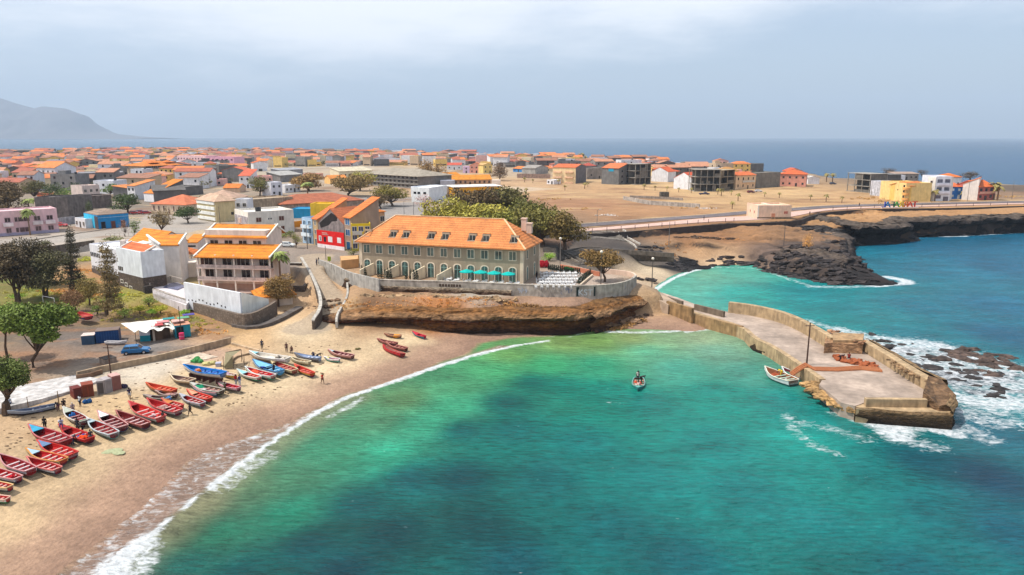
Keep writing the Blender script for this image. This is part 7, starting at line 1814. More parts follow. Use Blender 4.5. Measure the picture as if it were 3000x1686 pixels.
stack('seaweed_heap', 'small dark heap on the sand right of the worn pink boat, nearer one', 'heap', 1019,1022,(110,100,60),.7,4, None, .2); stack('seaweed_heap', 'small dark heap on the sand right of the worn pink boat, farther one', 'heap', 1048,1016,(110,100,60),.7,4, None, .2); stack('blue_sack', 'blue sack lying on the sand beside the red lockers', 'sack', 254,1181,(30,90,150),.7,4, None, .4)
sh = thing('net_shelter', 'shelter of poles with a drab net hung over them beside the boats', 'shelter', G(680,1078,1.7)); q0 = sh.location
P4 = [G(655,1084,1.7), G(684,1082,1.7), G(716,1080,1.7), G(664,1070,1.7), G(708,1062,1.7)]
for p in P4: MB().tube([p, p + Vector((.05,.1,2.1))],.05,5).build('pole', M('wood', (110,90,70)), sh, off=q0)
up = Vector((0,0,2.1)); net = MB(); net.poly([P4[0] + up * .15, P4[1] + up * .1, P4[1] + up, P4[3] + up]); net.poly([P4[1] + up, P4[3] + up, P4[4] + up * 1.05, P4[4] + up * .96]); net.poly([P4[0] + up * .1, P4[3] + up, P4[3] + up * .1])
net.build('net', M('cloth', (150,140,110)), sh, off=q0, fix=False); MB().bar(P4[3] + up, P4[4] + up, .09,.09).bar(P4[4] + up, P4[2] + up * .3,.07,.07).build('crossbar', M('wood', (110,90,70)), sh, off=q0)
rq = random.Random(12); mb = MB()
for k in range(420):
    px = rq.uniform(0,1000); py = 1000 + rq.uniform(20,330) * (1 - px / 1500); p = G(px, py, 1.6); z = zat(p.x, p.y)
    if .7 < z < 2.3: s_ = rq.uniform(.05,.16); mb.ell((p.x, p.y, z + .02),(s_ * rq.uniform(1,2.5), s_, s_ * .5),5,4,.3, rq)
tag(mb.build('beach_litter', M('wood', (110,86,62))), kind='stuff')
# orange nets on the pier
rq = random.Random(8); mb = MB()
for k in range(26):
    t_ = k / 25; p = G(2450 + 112 * t_, 1052 + 22 * t_ + rq.uniform(-8,8),2.0); mb.ell((p.x, p.y, 2.2),(rq.uniform(.4,.8), rq.uniform(.3,.6), rq.uniform(.15,.4)),9,5,.35, rq)
tag(mb.build('fishing_net', M('cloth', (168,92,54))), 'heap of orange fishing nets on the pier deck', 'net')
mb = MB(); P_ = [G(2318,1098,.9), G(2340,1082,1.9), G(2362,1070,2.35), G(2385,1082,2.1), G(2450,1084,2.08), G(2520,1080,2.08), G(2580,1086,2.08)]
for k in range(3): mb.tube([p + Vector((0,.45 * (k - 1),.03 * k)) for p in P_],[.16,.2,.22,.2,.22,.26,.3],6)
tag(mb.build('fishing_net', M('cloth', (180,112,72))), 'long orange net pulled from the moored boat across the pier', 'net')
fr = thing('winch_frame', 'pair of short dark iron posts on the pier by the parapet', 'frame', G(2358,966,2.0))
for x in (-.35,.45): MB().tube([(x, 0,0),(x, .1,1.7)],.10,6).build('post', M('paint', (50,36,34)), fr)
MB().bar((-1.2,-.3,.1),(1.3,.2,.1),.12,.12).build('beam', M('paint', (60,44,40)), fr)
# football goal on the dark ground
gl_ = thing('goal', 'thin white football goal frame at the edge of the trees', 'goal', G(128,896,3.4)); q0 = Vector(gl_.location); a_, b_ = G(128,896,3.4), G(162,903,3.4)
for p in (a_, b_): MB().tube([p, p + Vector((0,0,2.0))],.06,6).build('post', M('paint', (240,236,232)), gl_, off=q0)
MB().tube([a_ + Vector((0,0,2)), b_ + Vector((0,0,2))],.06,6).build('crossbar', M('paint', (240,236,232)), gl_, off=q0)
# green road sign at the ramp head
sg2 = thing('road_sign', 'yellow-green notice board at the head of the beach ramp', 'sign', G(965,770,7.0)); MB().tube([(0,0,0),(0,0,1.0)],.05,6).build('post', M('paint', (120,120,120)), sg2); MB().box(-.4,-.04,.4,.4,.04,1.5).build('board', M('paint', (170,190,30)), sg2)
# ================================================================ hotel terrace furniture
TQ = M('cloth', (0,190,180))
for k, (px, lb) in enumerate(((1367, 'turquoise parasol farthest left on the hotel terrace'),(1407, 'turquoise parasol second from the left on the hotel terrace'),(1447, 'turquoise parasol third from the left on the hotel terrace'),(1489, 'turquoise parasol farthest right on the hotel terrace'))):
    u = u_at(px, -2.4,2.4); p = hmat @ Vector((u, -2.4,0)); parasol('parasol', lb, (p.x, p.y, ZP),1.5,2.75, TQ, 'turquoise parasols on the hotel terrace', 8,.24)
TW = M('paint', (244,242,240)); TG = M('paint', (200,204,210))
tb = thing('table', 'white square table on the open terrace beside the hotel', 'table', (0,0,0),0, 'tables on the open terrace'); MB().box(-.55,-.55,.70,.55,.55,.76).build('table_top', TW, tb); MB().box(-.05,-.05,0,.05,.05,.70).box(-.3,-.3,0,.3,.3,.04).build('pedestal', TG, tb)
chr_ = thing('chair', 'white chair drawn up to a table on the open terrace beside the hotel', 'chair', (0,0,0),0, 'chairs on the open terrace')
MB().box(-.24,-.24,.42,.24,.24,.48).build('seat', TW, chr_); MB().box(-.24,.20,.48,.24,.26,.92).build('backrest', TW, chr_)
for (x, y) in ((-.2,-.2),(.2,-.2),(.2,.2),(-.2,.2)): MB().box(x - .025, y - .025,0, x + .025, y + .025,.42).build('leg', TG, chr_)
KIDS[tb.name] = [o for o in bpy.data.objects if o.parent == tb]; KIDS[chr_.name] = [o for o in bpy.data.objects if o.parent == chr_]
spots = []
for r, py in enumerate((800,809,818,827,836)):
    for c in range(7):
        px = 1598 + c * 17 + (r % 2) * 7 - r * 6
        if px < 1694 - r * 2: spots.append((px, py))
first = [True, True]
def place_set(x, y, z, where, grp, nch=4, rot=0):
    o = tb if first[0] else copy_tree(tb); first[0] = False; o.location = (x, y, z); o.rotation_euler = (0,0, rot); o['label'] = 'white table, ' + where; o['group'] = 'tables ' + grp
    for k in range(nch):
        q = chr_ if first[1] else copy_tree(chr_); first[1] = False; a_ = rot + k * math.pi / 2
        q.location = (x + .85 * math.sin(-a_), y + .85 * math.cos(a_), z); q.rotation_euler = (0,0, a_); q['label'] = 'white chair %s the table %s' % (('behind', 'left of', 'in front of', 'right of')[k], where); q['group'] = 'chairs ' + grp
lr_ = None
for (px, py) in spots:
    nc_ = 0 if py != lr_ else nc_ + 1; lr_ = py
    p = G(px, py, ZP + .7); place_set(p.x, p.y, ZP, '%s from the left in the %s terrace row' % (ORD[nc_], {800: 'farthest', 809: 'fourth', 818: 'middle', 827: 'second', 836: 'nearest'}[py]), 'on the open terrace', 4, rz)
for k, px in enumerate((1316,1340,1372,1396,1420,1444,1468,1492,1514)):
    u = u_at(px, -3.0,.7); p = hmat @ Vector((u, -3.0 - .5 * (k % 2),0)); place_set(p.x, p.y, ZP, '%s from the left along the hotel front' % ORD[k], 'along the hotel front', 3, rz)
cpw = [p + Vector((0,0,0)) for p in tw2]; MB().wall(tw2,.5,7.75,7.87).build('coping', M('stained', (222,210,194)), wall_front)
for k in range(8):
    p_, r_, l_ = on_wall(1287 + k * 8.4,1290 + k * 8.4, tw2,6.7,.22); q = MB().box(0,-.03,0,.42,.02,.55).build('wall_opening', M('glass', (70,60,54)), wall_front); q.location = p_; q.rotation_euler = (0,0, r_)
stack('tarpaulin', 'bright green tarpaulin behind the row of small cypresses on the terrace', 'tarpaulin', 1680,792,(20,130,60),1.8,9,7.1,.5,1.4); stack('tarpaulin', 'red cloth awning behind the right corner of the hotel', 'tarpaulin', 1594,782,(190,20,40),1.6,5,7.2,1.2)
wallthing('planter_wall', 'low cream kerb along the dark hedge on the tree terrace', gl([(1700,836),(1736,806)],7.3),6.8,7.5,.3, M('plaster', (226,206,180))); wallthing('terrace_side_wall', 'terracotta wall with pale coping behind the small cypresses', gl([(1642,778),(1700,788),(1757,800)],7.8),6.4,8.0,.3, M('plaster', (206,130,100)))
# ================================================================ lamp posts and poles
def lamp(px, ptop, pbot, z, label, kind='lamp', col=(150,140,130), name='street_lamp', r=.09, arm=0):
    b_ = G(px[1], pbot, z); top = D(px[0], ptop, b_.y); h = top.z - b_.z
    o = thing(name, label, 'lamp post' if kind != 'pole' else 'pole', b_)
    MB().tube([(0,0,-.1),(0,0, h)],[r * 1.3, r * .8],7).build('pole', M('paint', col), o)
    if kind == 'globe': MB().ell((0,0, h + .2),(.32,.32,.32),10,7).build('lamp_globe', M('paint', (250,240,224)), o)
    elif kind == 'double':
        for s in (-1,1): a_ = MB().bar((0,0, h - .1),(s * 1.1,0, h + .35),.08,.08).build('arm', M('paint', col), o); MB().box(s * 1.1 - .35,-.16, h + .32, s * 1.1 + .35,.16, h + .46).build('lamp_head', M('paint', (236,226,206)), a_)
    elif kind == 'single': a_ = MB().bar((0,0, h - .1),(1.0,0, h + .2),.08,.08).build('arm', M('paint', col), o); MB().box(.7,-.16, h + .17,1.4,.16, h + .3).build('lamp_head', M('paint', (226,220,206)), a_)
    elif kind == 'cross': MB().bar((-.7,0, h - .5),(.7,0, h - .5),.1,.1).build('crossarm', M('paint', col), o)
    return o
lamp((1657,1658),642,722,6.8, 'tall double-armed street lamp in front of the acacia trees behind the hotel', 'double'); lamp((1761,1760),741,834,7.0, 'globe lamp post in front of the brown terrace tree', 'globe', (110,100,92)); lamp((1640,1641),702,778,7.0, 'slim grey lamp post beside the right wall of the hotel', 'globe', (150,140,132)); lamp((1909,1909),761,853,3.4, 'globe lamp post standing at the start of the causeway', 'globe', (90,84,80))
lamp((1959,1959),650,724,4.6, 'lone pole on the dry slope below the promenade', 'pole', (140,130,126), 'utility_pole'); lamp((2295,2296),657,718,4.6, 'pole with a short arm on the dry headland', 'cross', (100,92,88), 'utility_pole'); lamp((2363,2363),946,1070,2.0, 'tall rusty lamp pole on the pier above the moored boats', 'cross', (84,56,46), 'street_lamp', .11); lamp((1749,1749),616,656,7.0, 'thin lamp post on the near edge of the coast road', 'single')
lamp((2836,2834),528,590,7.0, 'tall lamp post before the white blank-sided promenade house', 'single', (110,100,96)); lamp((2964,2964),531,585,7.0, 'lone pole at the far right beyond the promenade houses', 'pole', (130,120,112), 'utility_pole'); lamp((2551,2551),540,580,7.0, 'thin pole in front of the white patchy wall', 'pole', (140,130,120), 'utility_pole')
lamp((318,326),1010,1106,2.2, 'rusty lamp post standing between the grey lockers and the trough', 'cross', (90,60,46), 'street_lamp'); lamp((528,532),898,990,2.7, 'thin dark pole in front of the turquoise kiosk', 'pole', (80,66,56), 'utility_pole', .07); lamp((172,173),1146,1186,1.8, 'short wooden stake in the sand near the slab, taller one', 'pole', (150,120,80), 'wooden_stake', .06); lamp((81,83),1163,1195,1.8, 'short wooden stake in the sand near the slab, shorter one', 'pole', (140,112,80), 'wooden_stake', .05)
lamp((643,645),606,656,7.0, 'grey pole in front of the cream apartment house', 'pole', (110,104,96), 'utility_pole'); lamp((902,901),660,730,7.0, 'lamp post in front of the light blue house', 'single', (110,104,96)); lamp((1184,1184),590,628,7.0, 'lamp post in the street behind the hotel, left one', 'single', (130,124,120)); lamp((1212,1212),592,630,7.0, 'lamp post in the street behind the hotel, right one', 'single', (130,124,120)); lamp((951,955),722,760,7.0, 'slanting pole beside the yellow-green notice board', 'pole', (150,140,130), 'utility_pole'); lamp((1054,1053),706,742,7.0, 'lamp post at the left corner of the hotel', 'single'); lamp((455,455),560,600,7.0, 'wooden pole in front of the cream villa', 'pole', (120,110,100), 'utility_pole'); lamp((560,560),500,545,7.0, 'wooden pole at the corner of the beige school', 'pole', (110,100,90), 'utility_pole')
# ================================================================ vegetation
def leaf_mesh(name, lobes, n, size, seed, mat, flat=.5, shell=.55):
    """crown of many small leaf faces; lobes = (x,y,z,rx,ry,rz)"""
    g = np.random.default_rng(seed); L_ = np.array(lobes, float); vol = (L_[:, 3] * L_[:, 4] * L_[:, 5]) ** .67; k = g.choice(len(L_), n, p=vol / vol.sum())
    d = g.normal(size=(n, 3)); d /= np.linalg.norm(d, axis=1)[:, None]; r = g.uniform(shell, 1, n) ** .6 * g.uniform(.85,1.16, n)
    low = d[:, 2] < -.3; d[low, 2] *= .4
    c = L_[k, :3] + d * r[:, None] * L_[k, 3:]
    nn = g.normal(size=(n, 3)) + d * .6 + np.array([0,0,.5]); nn /= np.linalg.norm(nn, axis=1)[:, None]
    a = np.cross(nn, g.normal(size=(n, 3))); a /= np.linalg.norm(a, axis=1)[:, None]; b = np.cross(nn, a)
    s = g.uniform(.5,1.2, n)[:, None] * size; v = np.stack([c - a * s, c - b * s * flat, c + a * s, c + b * s * flat],1).reshape(-1,3)
    me = bpy.data.meshes.new(name); me.vertices.add(4 * n); me.vertices.foreach_set('co', v.ravel()); me.loops.add(4 * n); me.loops.foreach_set('vertex_index', np.arange(4 * n)); me.polygons.add(n)
    me.polygons.foreach_set('loop_start', np.arange(0,4 * n, 4)); me.polygons.foreach_set('loop_total', np.full(n, 4)); me.update(); me.materials.append(mat)
    o = bpy.data.objects.new(name, me); COL.objects.link(o); return o
BK = M('wood', (96,76,60))
GS = 1.12
def tree(label, bx, by, z, cx, cy, wpx, hpx, col, style='round', n=1400, name='tree', cat='tree', seed=None, group=None, dens=1.0, br=None, stems=1):
    seed = seed or int(bx * 3 + by); rq = random.Random(seed); b_ = G(bx, by, z); s = b_.y / FPX; c = D(cx, cy, b_.y) - b_; R_ = wpx / 2 * s * GS; H = hpx / 2 * s * GS
    o = thing(name, label, cat, b_, 0, group); lobes = []; nl = 12 if style != 'column' else 11
    for k in range(nl):
        a = 2 * math.pi * k / nl + rq.uniform(-.4,.4); q = rq.uniform(.15,.66)
        if style == 'umbrella': lobes.append((c.x + R_ * q * math.cos(a), c.y + R_ * q * .8 * math.sin(a), c.z + H * rq.uniform(-.35,.5), R_ * rq.uniform(.34,.50), R_ * rq.uniform(.34,.50), H * rq.uniform(.45,.65)))
        elif style == 'column': t_ = k / (nl - 1); ww = R_ * (1 - .55 * t_) * rq.uniform(.55,.8); lobes.append((c.x + R_ * rq.uniform(-.3,.3) * (1 - t_), c.y + R_ * rq.uniform(-.3,.3), c.z + H * (2 * t_ - 1) * .8, ww, ww, H * .26))
        else: lobes.append((c.x + R_ * q * math.cos(a), c.y + R_ * q * math.sin(a), c.z + H * rq.uniform(-.5,.5), R_ * rq.uniform(.35,.55), R_ * rq.uniform(.35,.55), H * rq.uniform(.4,.6)))
    if style != 'column': lobes.append((c.x, c.y, c.z + H * .25, R_ * .5, R_ * .5, H * .6))
    leaf_mesh('crown', lobes, int(n * dens * 1.9), max(.052 * R_, .12), seed, M('leaf', col),.55,.35).parent = o
    t_ = MB(); tr = br or max(.10,.05 * R_)
    for st_ in range(stems):
        ox = (st_ - (stems - 1) / 2) * tr * 4; m_ = Vector((c.x * .5 + ox, c.y * .3, max(c.z - H * 1.0, c.z * .35)))
        t_.tube([(ox * .3,0,-.4),(ox * .6 + rq.uniform(-.1,.1),0, m_.z * .5), m_],[tr * 1.5, tr * 1.1, tr * .9],7)
        for l in lobes[st_::stems]: e = Vector(l[:3]); t_.tube([m_, m_ * .5 + e * .5 + Vector((rq.uniform(-.3,.3), rq.uniform(-.3,.3),-.2 * R_ * .3)), e],[tr * .6, tr * .4, tr * .15],5)
    t_.build('trunk', BK, o); return o
OL = (132,124,50); DG = (62,74,36); MG = (86,104,36); BRN = (128,100,56); DBR = (86,70,44); KH = (112,92,52)
for a in ((1330,700,1330,640,170,120, OL, 'olive acacia at the left end of the grove behind the hotel roof'),(1300,690,1296,672,90,60,(100,96,40), 'low olive acacia just above the hotel roof at its left'),(1410,705,1405,655,190,120, OL, 'broad yellowish olive acacia in the middle of the grove'),(1500,712,1498,672,190,110,(104,102,36), 'broad green acacia above the right half of the hotel roof'),
          (1395,650,1385,600,150,84, DBR, 'dark acacia behind the middle of the grove, below the mustard building'),(1480,640,1476,598,176,90,(80,74,34), 'dark green acacia with the highest crown of the grove'),(1590,720,1585,662,180,112,(92,86,36), 'acacia behind the hotel chimneys'),(1655,728,1650,672,150,108,(98,82,40), 'brownish acacia at the right end of the grove'),(1560,690,1545,632,150,84,(88,86,36), 'green acacia behind the one by the chimneys')):
    tree(a[7], a[0], a[1], ZP, a[2], a[3], a[4], a[5], a[6], 'umbrella', 2800, 'acacia_tree')
tree('lone brown acacia standing on the round terrace', 1771,826, ZP, 1764,767,132,66,(112,88,48), 'umbrella', 3200, 'acacia_tree', br=.22); tree('small leafless pinkish tree beside the white modern building', 1246,620, ZP, 1245,592,56,46,(150,116,110), 'round', 500)
tree('big round olive tree beside the pink terrace house', 762,574, ZP, 762,545,70,56,(92,88,40), 'round', 1500); tree('brown-green acacia left of the street trees above the market roof', 905,560, ZP, 900,535,110,50, BRN, 'umbrella', 1500, 'acacia_tree'); tree('tall olive acacia in front of the huge concrete building, left', 1020,575, ZP, 1030,545,120,64, KH, 'umbrella', 1800, 'acacia_tree'); tree('greenish acacia in front of the huge concrete building, middle', 1055,560, ZP, 1058,530,90,50, OL, 'umbrella', 1200, 'acacia_tree')
tree('olive acacia by the street right of the market roof', 1150,605, ZP, 1140,572,110,56,(110,100,44), 'umbrella', 1500, 'acacia_tree'); tree('brown bare acacia beside the market roof', 1115,612, ZP, 1108,588,80,44, DBR, 'umbrella', 900, 'acacia_tree'); tree('large dry golden-brown tree right of the concrete building', 1265,545, ZP, 1266,508,90,74,(126,98,58), 'round', 2200); tree('dark brown round tree between the salmon house and the white row', 1464,530, ZP, 1465,504,60,54,(96,76,54), 'round', 1200)
tree('round dark green tree at the left edge of town', 40,545, ZP, 38,520,60,44, DG, 'round', 900); tree('dark tree mass at the left edge above the pink building', 20,640, ZP, 20,580,110,110, DBR, 'round', 2600); tree('olive green tree in front of the red-striped house, left', 100,590, ZP, 100,552,80,46,(84,78,42), 'round', 1200); tree('dark green tree in front of the red-striped house, right', 150,595, ZP, 148,560,60,46, DG, 'round', 900)
tree('bright green bushy tree beside the salmon pink house', 195,590, ZP, 195,568,70,40,(92,110,44), 'round', 900); tree('dark tree beside the grey warehouse wall', 228,580, ZP, 226,552,40,40, DG, 'round', 700); tree('low green tree in front of the grey warehouse', 322,575, ZP, 325,553,60,28, MG, 'round', 700); tree('wide dark green tree behind the blue corner shop', 375,625, ZP, 372,594,90,50, DG, 'round', 1500); tree('narrow dark tree behind the blue shop wall', 260,640, ZP, 259,608,24,44, DG, 'round', 500)
tree('grey-brown half bare tree in the street behind the restaurant', 470,688, ZP, 476,645,84,66,(112,96,66), 'umbrella', 1300, dens=.8); tree('dark green umbrella tree beside the cream apartment house', 552,655, ZP, 546,626,74,42, DG, 'umbrella', 1500, 'acacia_tree'); tree('small green street tree right of the blue corner shop', 394,694, ZP, 394,664,38,48, MG, 'round', 800); tree('thin bare street tree in front of the blue corner shop', 367,694, ZP, 366,660,36,44,(140,110,90), 'round', 200)
tree('dark shrub tree behind the cream villa', 590,600, ZP, 585,590,50,34, DBR, 'round', 600); tree('big brown dry bush in front of the pavilion', 815,893,3.2,815,846,104,82,(122,96,54), 'round', 4200, 'bush', 'bush'); tree('large brown tree at the promenade-side shore house', 2338,545, ZP, 2338,526,56,40,(120,84,48), 'round', 700)
tree('round dry bush on the dark headland', 2368,732,4.6,2368,706,32,50,(170,124,66), 'round', 700, 'bush', 'bush')
for a in ((2604,518,504,46,26, 'wide dark shrubby tree behind the yellow promenade house'),(2700,516,507,32,20, 'small dark round tree behind the white promenade houses'),(2842,526,514,56,24, 'wide dark tree behind the white blank-sided promenade house')): tree(a[5], a[0], a[1], ZP, a[0], a[2], a[3], a[4],(78,66,52), 'umbrella', 500, 'tree')
# dark trees in the garden on the left
tree('huge dark casuarina at the left edge, leaning over the garden', 52,878,4.6,42,790,150,150,(72,60,40), 'round', 5200, 'casuarina_tree', stems=2); tree('dark casuarina with a forked trunk in the middle of the garden', 134,868,4.6,130,792,130,120,(74,70,42), 'round', 4200, 'casuarina_tree', stems=2); tree('tall narrow dark casuarina reaching the street wall', 205,850,4.8,208,765,74,176,(62,56,38), 'column', 4200, 'casuarina_tree'); tree('tall airy olive casuarina in front of the white restaurant wing', 312,918,3.8,316,815,92,190,(108,92,58), 'column', 3800, 'casuarina_tree', stems=2)
tree('dark casuarina behind the huge one, against the street wall', 100,830,5,90,740,110,90,(66,56,36), 'round', 2800, 'casuarina_tree'); tree('low brown bush right of the football goal', 222,908,3.8,215,878,74,60,(112,84,56), 'round', 1800, 'bush', 'bush'); tree('olive bush behind the airy casuarina', 262,888,4,262,850,76,70,(120,104,54), 'round', 1900, 'bush', 'bush')
tree('big spreading green acacia nearest the camera above the white slab', 98,1078,2.6,118,962,190,136,(84,98,34), 'umbrella', 9000, 'acacia_tree', br=.24); tree('green acacia cut by the left edge, beside the slab', 18,1205,2.2,22,1100,130,120,(78,88,36), 'umbrella', 6000, 'acacia_tree', br=.42); tree('green acacia at the left edge behind the nearest one', 22,1050,2.7,14,935,110,90,(88,104,38), 'umbrella', 3600, 'acacia_tree')
bl_ = ['yellow-green', 'dull green', 'bright green', 'dry brown']; bc_ = [(150,150,40),(96,110,44),(110,140,40),(140,110,60)]
wh = ['left of the airy casuarina', 'below the dark stone base', 'beside the stone garden wall', 'above the canopy stall', 'near the garden boat', 'under the dark casuarinas']
for k, (x, y, w_, h_, c, q) in enumerate(((285,905,40,24,1,0),(436,884,50,30,1,1),(350,868,50,16,2,1),(470,905,60,20,0,2),(365,915,56,22,1,4),(410,905,46,16,0,3),(500,925,46,18,3,3),(250,765,60,30,0,5),(180,880,40,14,1,5),(50,870,60,20,2,5),(540,915,40,16,2,2),(300,890,26,30,2,0),(190,935,24,10,3,4),(445,912,34,14,2,3))):
    tree('%s bush %s' % (bl_[c], wh[q]), x, y + h_ / 2,3.6, x, y, w_, h_, bc_[c], 'round', 420, 'bush', 'bush', group='low bushes in the garden')
for k, (x, y, w_, h_) in enumerate(((780,700,40,14),(820,690,70,14),(850,685,36,18),(905,700,40,14),(330,700,60,16),(130,712,40,12),(700,660,60,10),(1035,738,40,20))):
    tree('low green planting %s' % ('in the median behind the guesthouse roofs', 'along the mustard garden wall', 'under the small square tree', 'beside the light blue house', 'on the street bank by the roof parasols', 'on the street bank before the pink building', 'in front of the white town house', 'at the foot of the yellow houses')[k], x, y + h_ / 2, ZP, x, y, w_, h_, (96,100,44), 'round', 350, 'bush', 'bush')
tree('small round green tree on the square by the white car', 868,728, ZP, 868,700,34,34,(110,110,50), 'round', 500); tree('green bush with the red awning behind the hotel corner', 1608,765,7,1610,755,50,30,(120,150,50), 'round', 500, 'bush', 'bush')
# cypresses
def cyp(label, bx, by, h, w_=.45, z=None, group=None):
    b_ = G(bx, by, ZP); o = thing('cypress', label, 'cypress', b_, 0, group)
    leaf_mesh('crown', [(0,0, h * t_, w_ * (1.1 - .7 * t_), w_ * (1.1 - .7 * t_), h * .2) for t_ in (.2,.4,.6,.8)],260,.12, int(bx * 7), M('leaf', (34,46,30)),.6,.3).parent = o
    MB().tube([(0,0,0),(0,0, h * .4)],.05,5).build('trunk', BK, o)
for k, (x, y) in enumerate(((1061,809),(1071,811),(1110,816),(1118,817),(1128,818),(1137,818),(1145,818),(1190,822),(1204,822),(1212,822),(1222,822))): cyp('clipped dark cypress, %s from the left at the hotel front' % ORD[k], x, y, 2.6,.42, None, 'cypresses at the hotel front')
for k in range(17): cyp('small dark cypress, %s from the left in the row behind the tables' % ORD[k],1608 + k * 5.6,792 + k * .8,1.5,.3, None, 'small cypresses behind the tables')
for k in range(7): cyp('cypress of the dark diagonal terrace hedge, %s from its near end' % ORD[k],1697 + k * 5.2,832 - k * 4.2,1.5,.5, None, 'cypress hedge on the terrace')
# palms
def palm_proto(name, h, r, nf, col, fan=True, trunk=.14):
    rq = random.Random(int(h * 10)); o = thing(name, 'palm', 'palm tree'); mb = MB()
    for k in range(nf):
        a = 2 * math.pi * k / nf * 1.618 * 3; up = rq.uniform(-.5,1.0); p0 = Vector((0,0, h)); dr = Vector((math.cos(a), math.sin(a),0)); pts = [p0 + dr * r * t_ + Vector((0,0, r * (up * t_ - (.75 + .3 * up) * t_ * t_))) for t_ in (0,.35,.7,1)]
        sd_ = Vector((-dr.y, dr.x, 0))
        for i in range(3):
            w0, w1 = ((.04,.26,.22,.02)[i] * r, (.04,.26,.22,.02)[i + 1] * r)
            dn = Vector((0,0,-.08 * r)); mb.poly([pts[i], pts[i + 1], pts[i + 1] + sd_ * w1 + dn, pts[i] + sd_ * w0 + dn]); mb.poly([pts[i], pts[i] - sd_ * w0 + dn, pts[i + 1] - sd_ * w1 + dn, pts[i + 1]])
    mb.build('fronds', M('leaf', col), o, fix=False); d_ = MB()
    for k in range(8): a = k * .785; d_.tube([(0,0, h - .1),(math.cos(a) * r * .25, math.sin(a) * r * .25, h - r * .45)],[.05,.02],4)
    d_.build('dead_fronds', M('leaf', (160,116,60)), o); MB().tube([(0,0,-.3),(.05,0, h * .5),(0,0, h)],[trunk * 1.3, trunk, trunk * .9],7).build('trunk', M('wood', (140,110,84)), o)
    KIDS[o.name] = [q for q in bpy.data.objects if q.parent == o]; return o
def put(o, px, py, z, label, group=None, sc=1):
    o.location = G(px, py, z); o['label'] = label; o.scale = (sc, sc, sc); o.rotation_euler = (0,0, px % 6)
    if group: o['group'] = group
    elif 'group' in o: del o['group']
pb = palm_proto('fan_palm', 8.2,2.3,26,(110,118,60), True, .2); put(pb, 824,852,4.6, 'tall fan palm with a skirt of dead fronds at the right end of the guesthouse'); q = copy_tree(pb); put(q, 89,690, ZP, 'tall fan palm in front of the pink building', None, .95); q = copy_tree(pb); put(q, 88,632, ZP, 'bushy date palm behind the pink building', None, 1.3); q.scale[2] = .75
q = copy_tree(pb); put(q, 902,580, ZP, 'dark palm above the market roof', None, 1.5); q.scale[2] = .9; q = copy_tree(pb); put(q, 762,715, ZP, 'low spiky palm behind the guesthouse', None, .9); q.scale[2] = .35
sp_ = palm_proto('small_palm', 3.0,1.25,14,(120,108,60), True, .16); fst = True; pn_ = -1
for (x, y) in sorted(((1537,535),(1561,537),(1542,568),(1611,540),(1636,542),(1655,559),(1713,554),(1722,548),(1887,557),(1919,559),(1954,561),(1988,564),(2025,567),(2103,571),(2113,575),(2142,573),(2240,578),(2283,581),(2374,588),(2145,613),(2162,590),(2420,592),(2466,595))):
    q = sp_ if fst else copy_tree(sp_); fst = False; pn_ += 1; put(q, x, y, ZP, 'young palm in the dry field, %s from the left' % ORD[pn_], 'young palms in the dry field', .8 + (x % 7) * .06)
for k, (x, y, sc, lb) in enumerate(((2819,585,1.2, 'small palm before the blue promenade house'),(2738,590,1.7, 'bushy palm before the white three-storey promenade house'),(2910,586,2.6, 'tall palm right of the red and orange house, left one'),(2921,588,2.2, 'tall palm right of the red and orange house, right one'),(2421,534,1.8, 'left palm of the pair near the far shore'),(2439,534,1.8, 'right palm of the pair near the far shore'))): q = copy_tree(sp_); put(q, x, y, ZP, lb, None, sc)
for k, x in enumerate((1586,1613,1622,1636,1648,1658,1672,1694,1704,1715,1760)): q = copy_tree(sp_); put(q, x, 474 + (x - 1586) * .03,5.5, 'dark palm on the far shore skyline, %s from the left' % ORD[k], 'palms on the far shore', 2.6 + (k % 3) * .5)
# scrub and dry grass that nobody could count
def scatter(name, pts, n, spread, size, col, seed, zf=None, h=.35):
    g = random.Random(seed); lob = []
    for k in range(n): p = g.choice(pts); x = p[0] + g.gauss(0, spread); y = p[1] + g.gauss(0, spread * .5); s = g.uniform(.5,1.3) * size; lob.append((x, y, (zf if zf is not None else zat(x, y)) + s * h, s, s, s * h * 1.6))
    return tag(leaf_mesh(name, lob, n * 16, size * .34, seed, M('leaf', col),.5,.2), kind='stuff')
lp_ = resample(gl([(1500,884),(1600,890),(1700,892),(1800,888),(1880,872)],5.4),1.0)
scatter('dry_scrub', lp_, 300,.8,.55,(130,96,54),3); scatter('dry_scrub', resample(gl([(1050,888),(1300,884),(1500,886)],5.2),1),160,1.4,.35,(176,120,62),33); scatter('dry_scrub', resample(gl([(1100,895),(1300,893),(1480,898)],5.0),1),70,.8,.4,(140,104,56),4); scatter('dry_scrub', resample(gl([(1000,905),(1040,918),(960,928)],3.0),1),40,.8,.4,(170,126,70),5)
scatter('grass_patch', [G(x, y, 3.8) for x, y in ((350,880),(400,900),(450,915),(500,925),(330,910),(560,935),(380,870),(150,870),(60,865),(230,885))],420,3.0,.4,(150,142,50),6); scatter('grass_patch', [G(x, y, 4.5) for x, y in ((230,830),(250,800),(300,860),(180,850),(430,930),(600,945))],260,2.4,.4,(186,130,64),7)
scatter('dry_grass', [G(x, y, ZP) for x, y in ((2530,585),(2560,582),(2590,592),(2620,600),(2950,578),(1610,585),(2030,612),(1720,615))],90,4,.9,(150,116,66),8, ZP); scatter('dry_grass', [G(x, y, 6) for x, y in ((1960,708),(1940,715),(2100,690),(2560,625),(2500,628),(1900,720))],60,3,.6,(150,104,56),9)

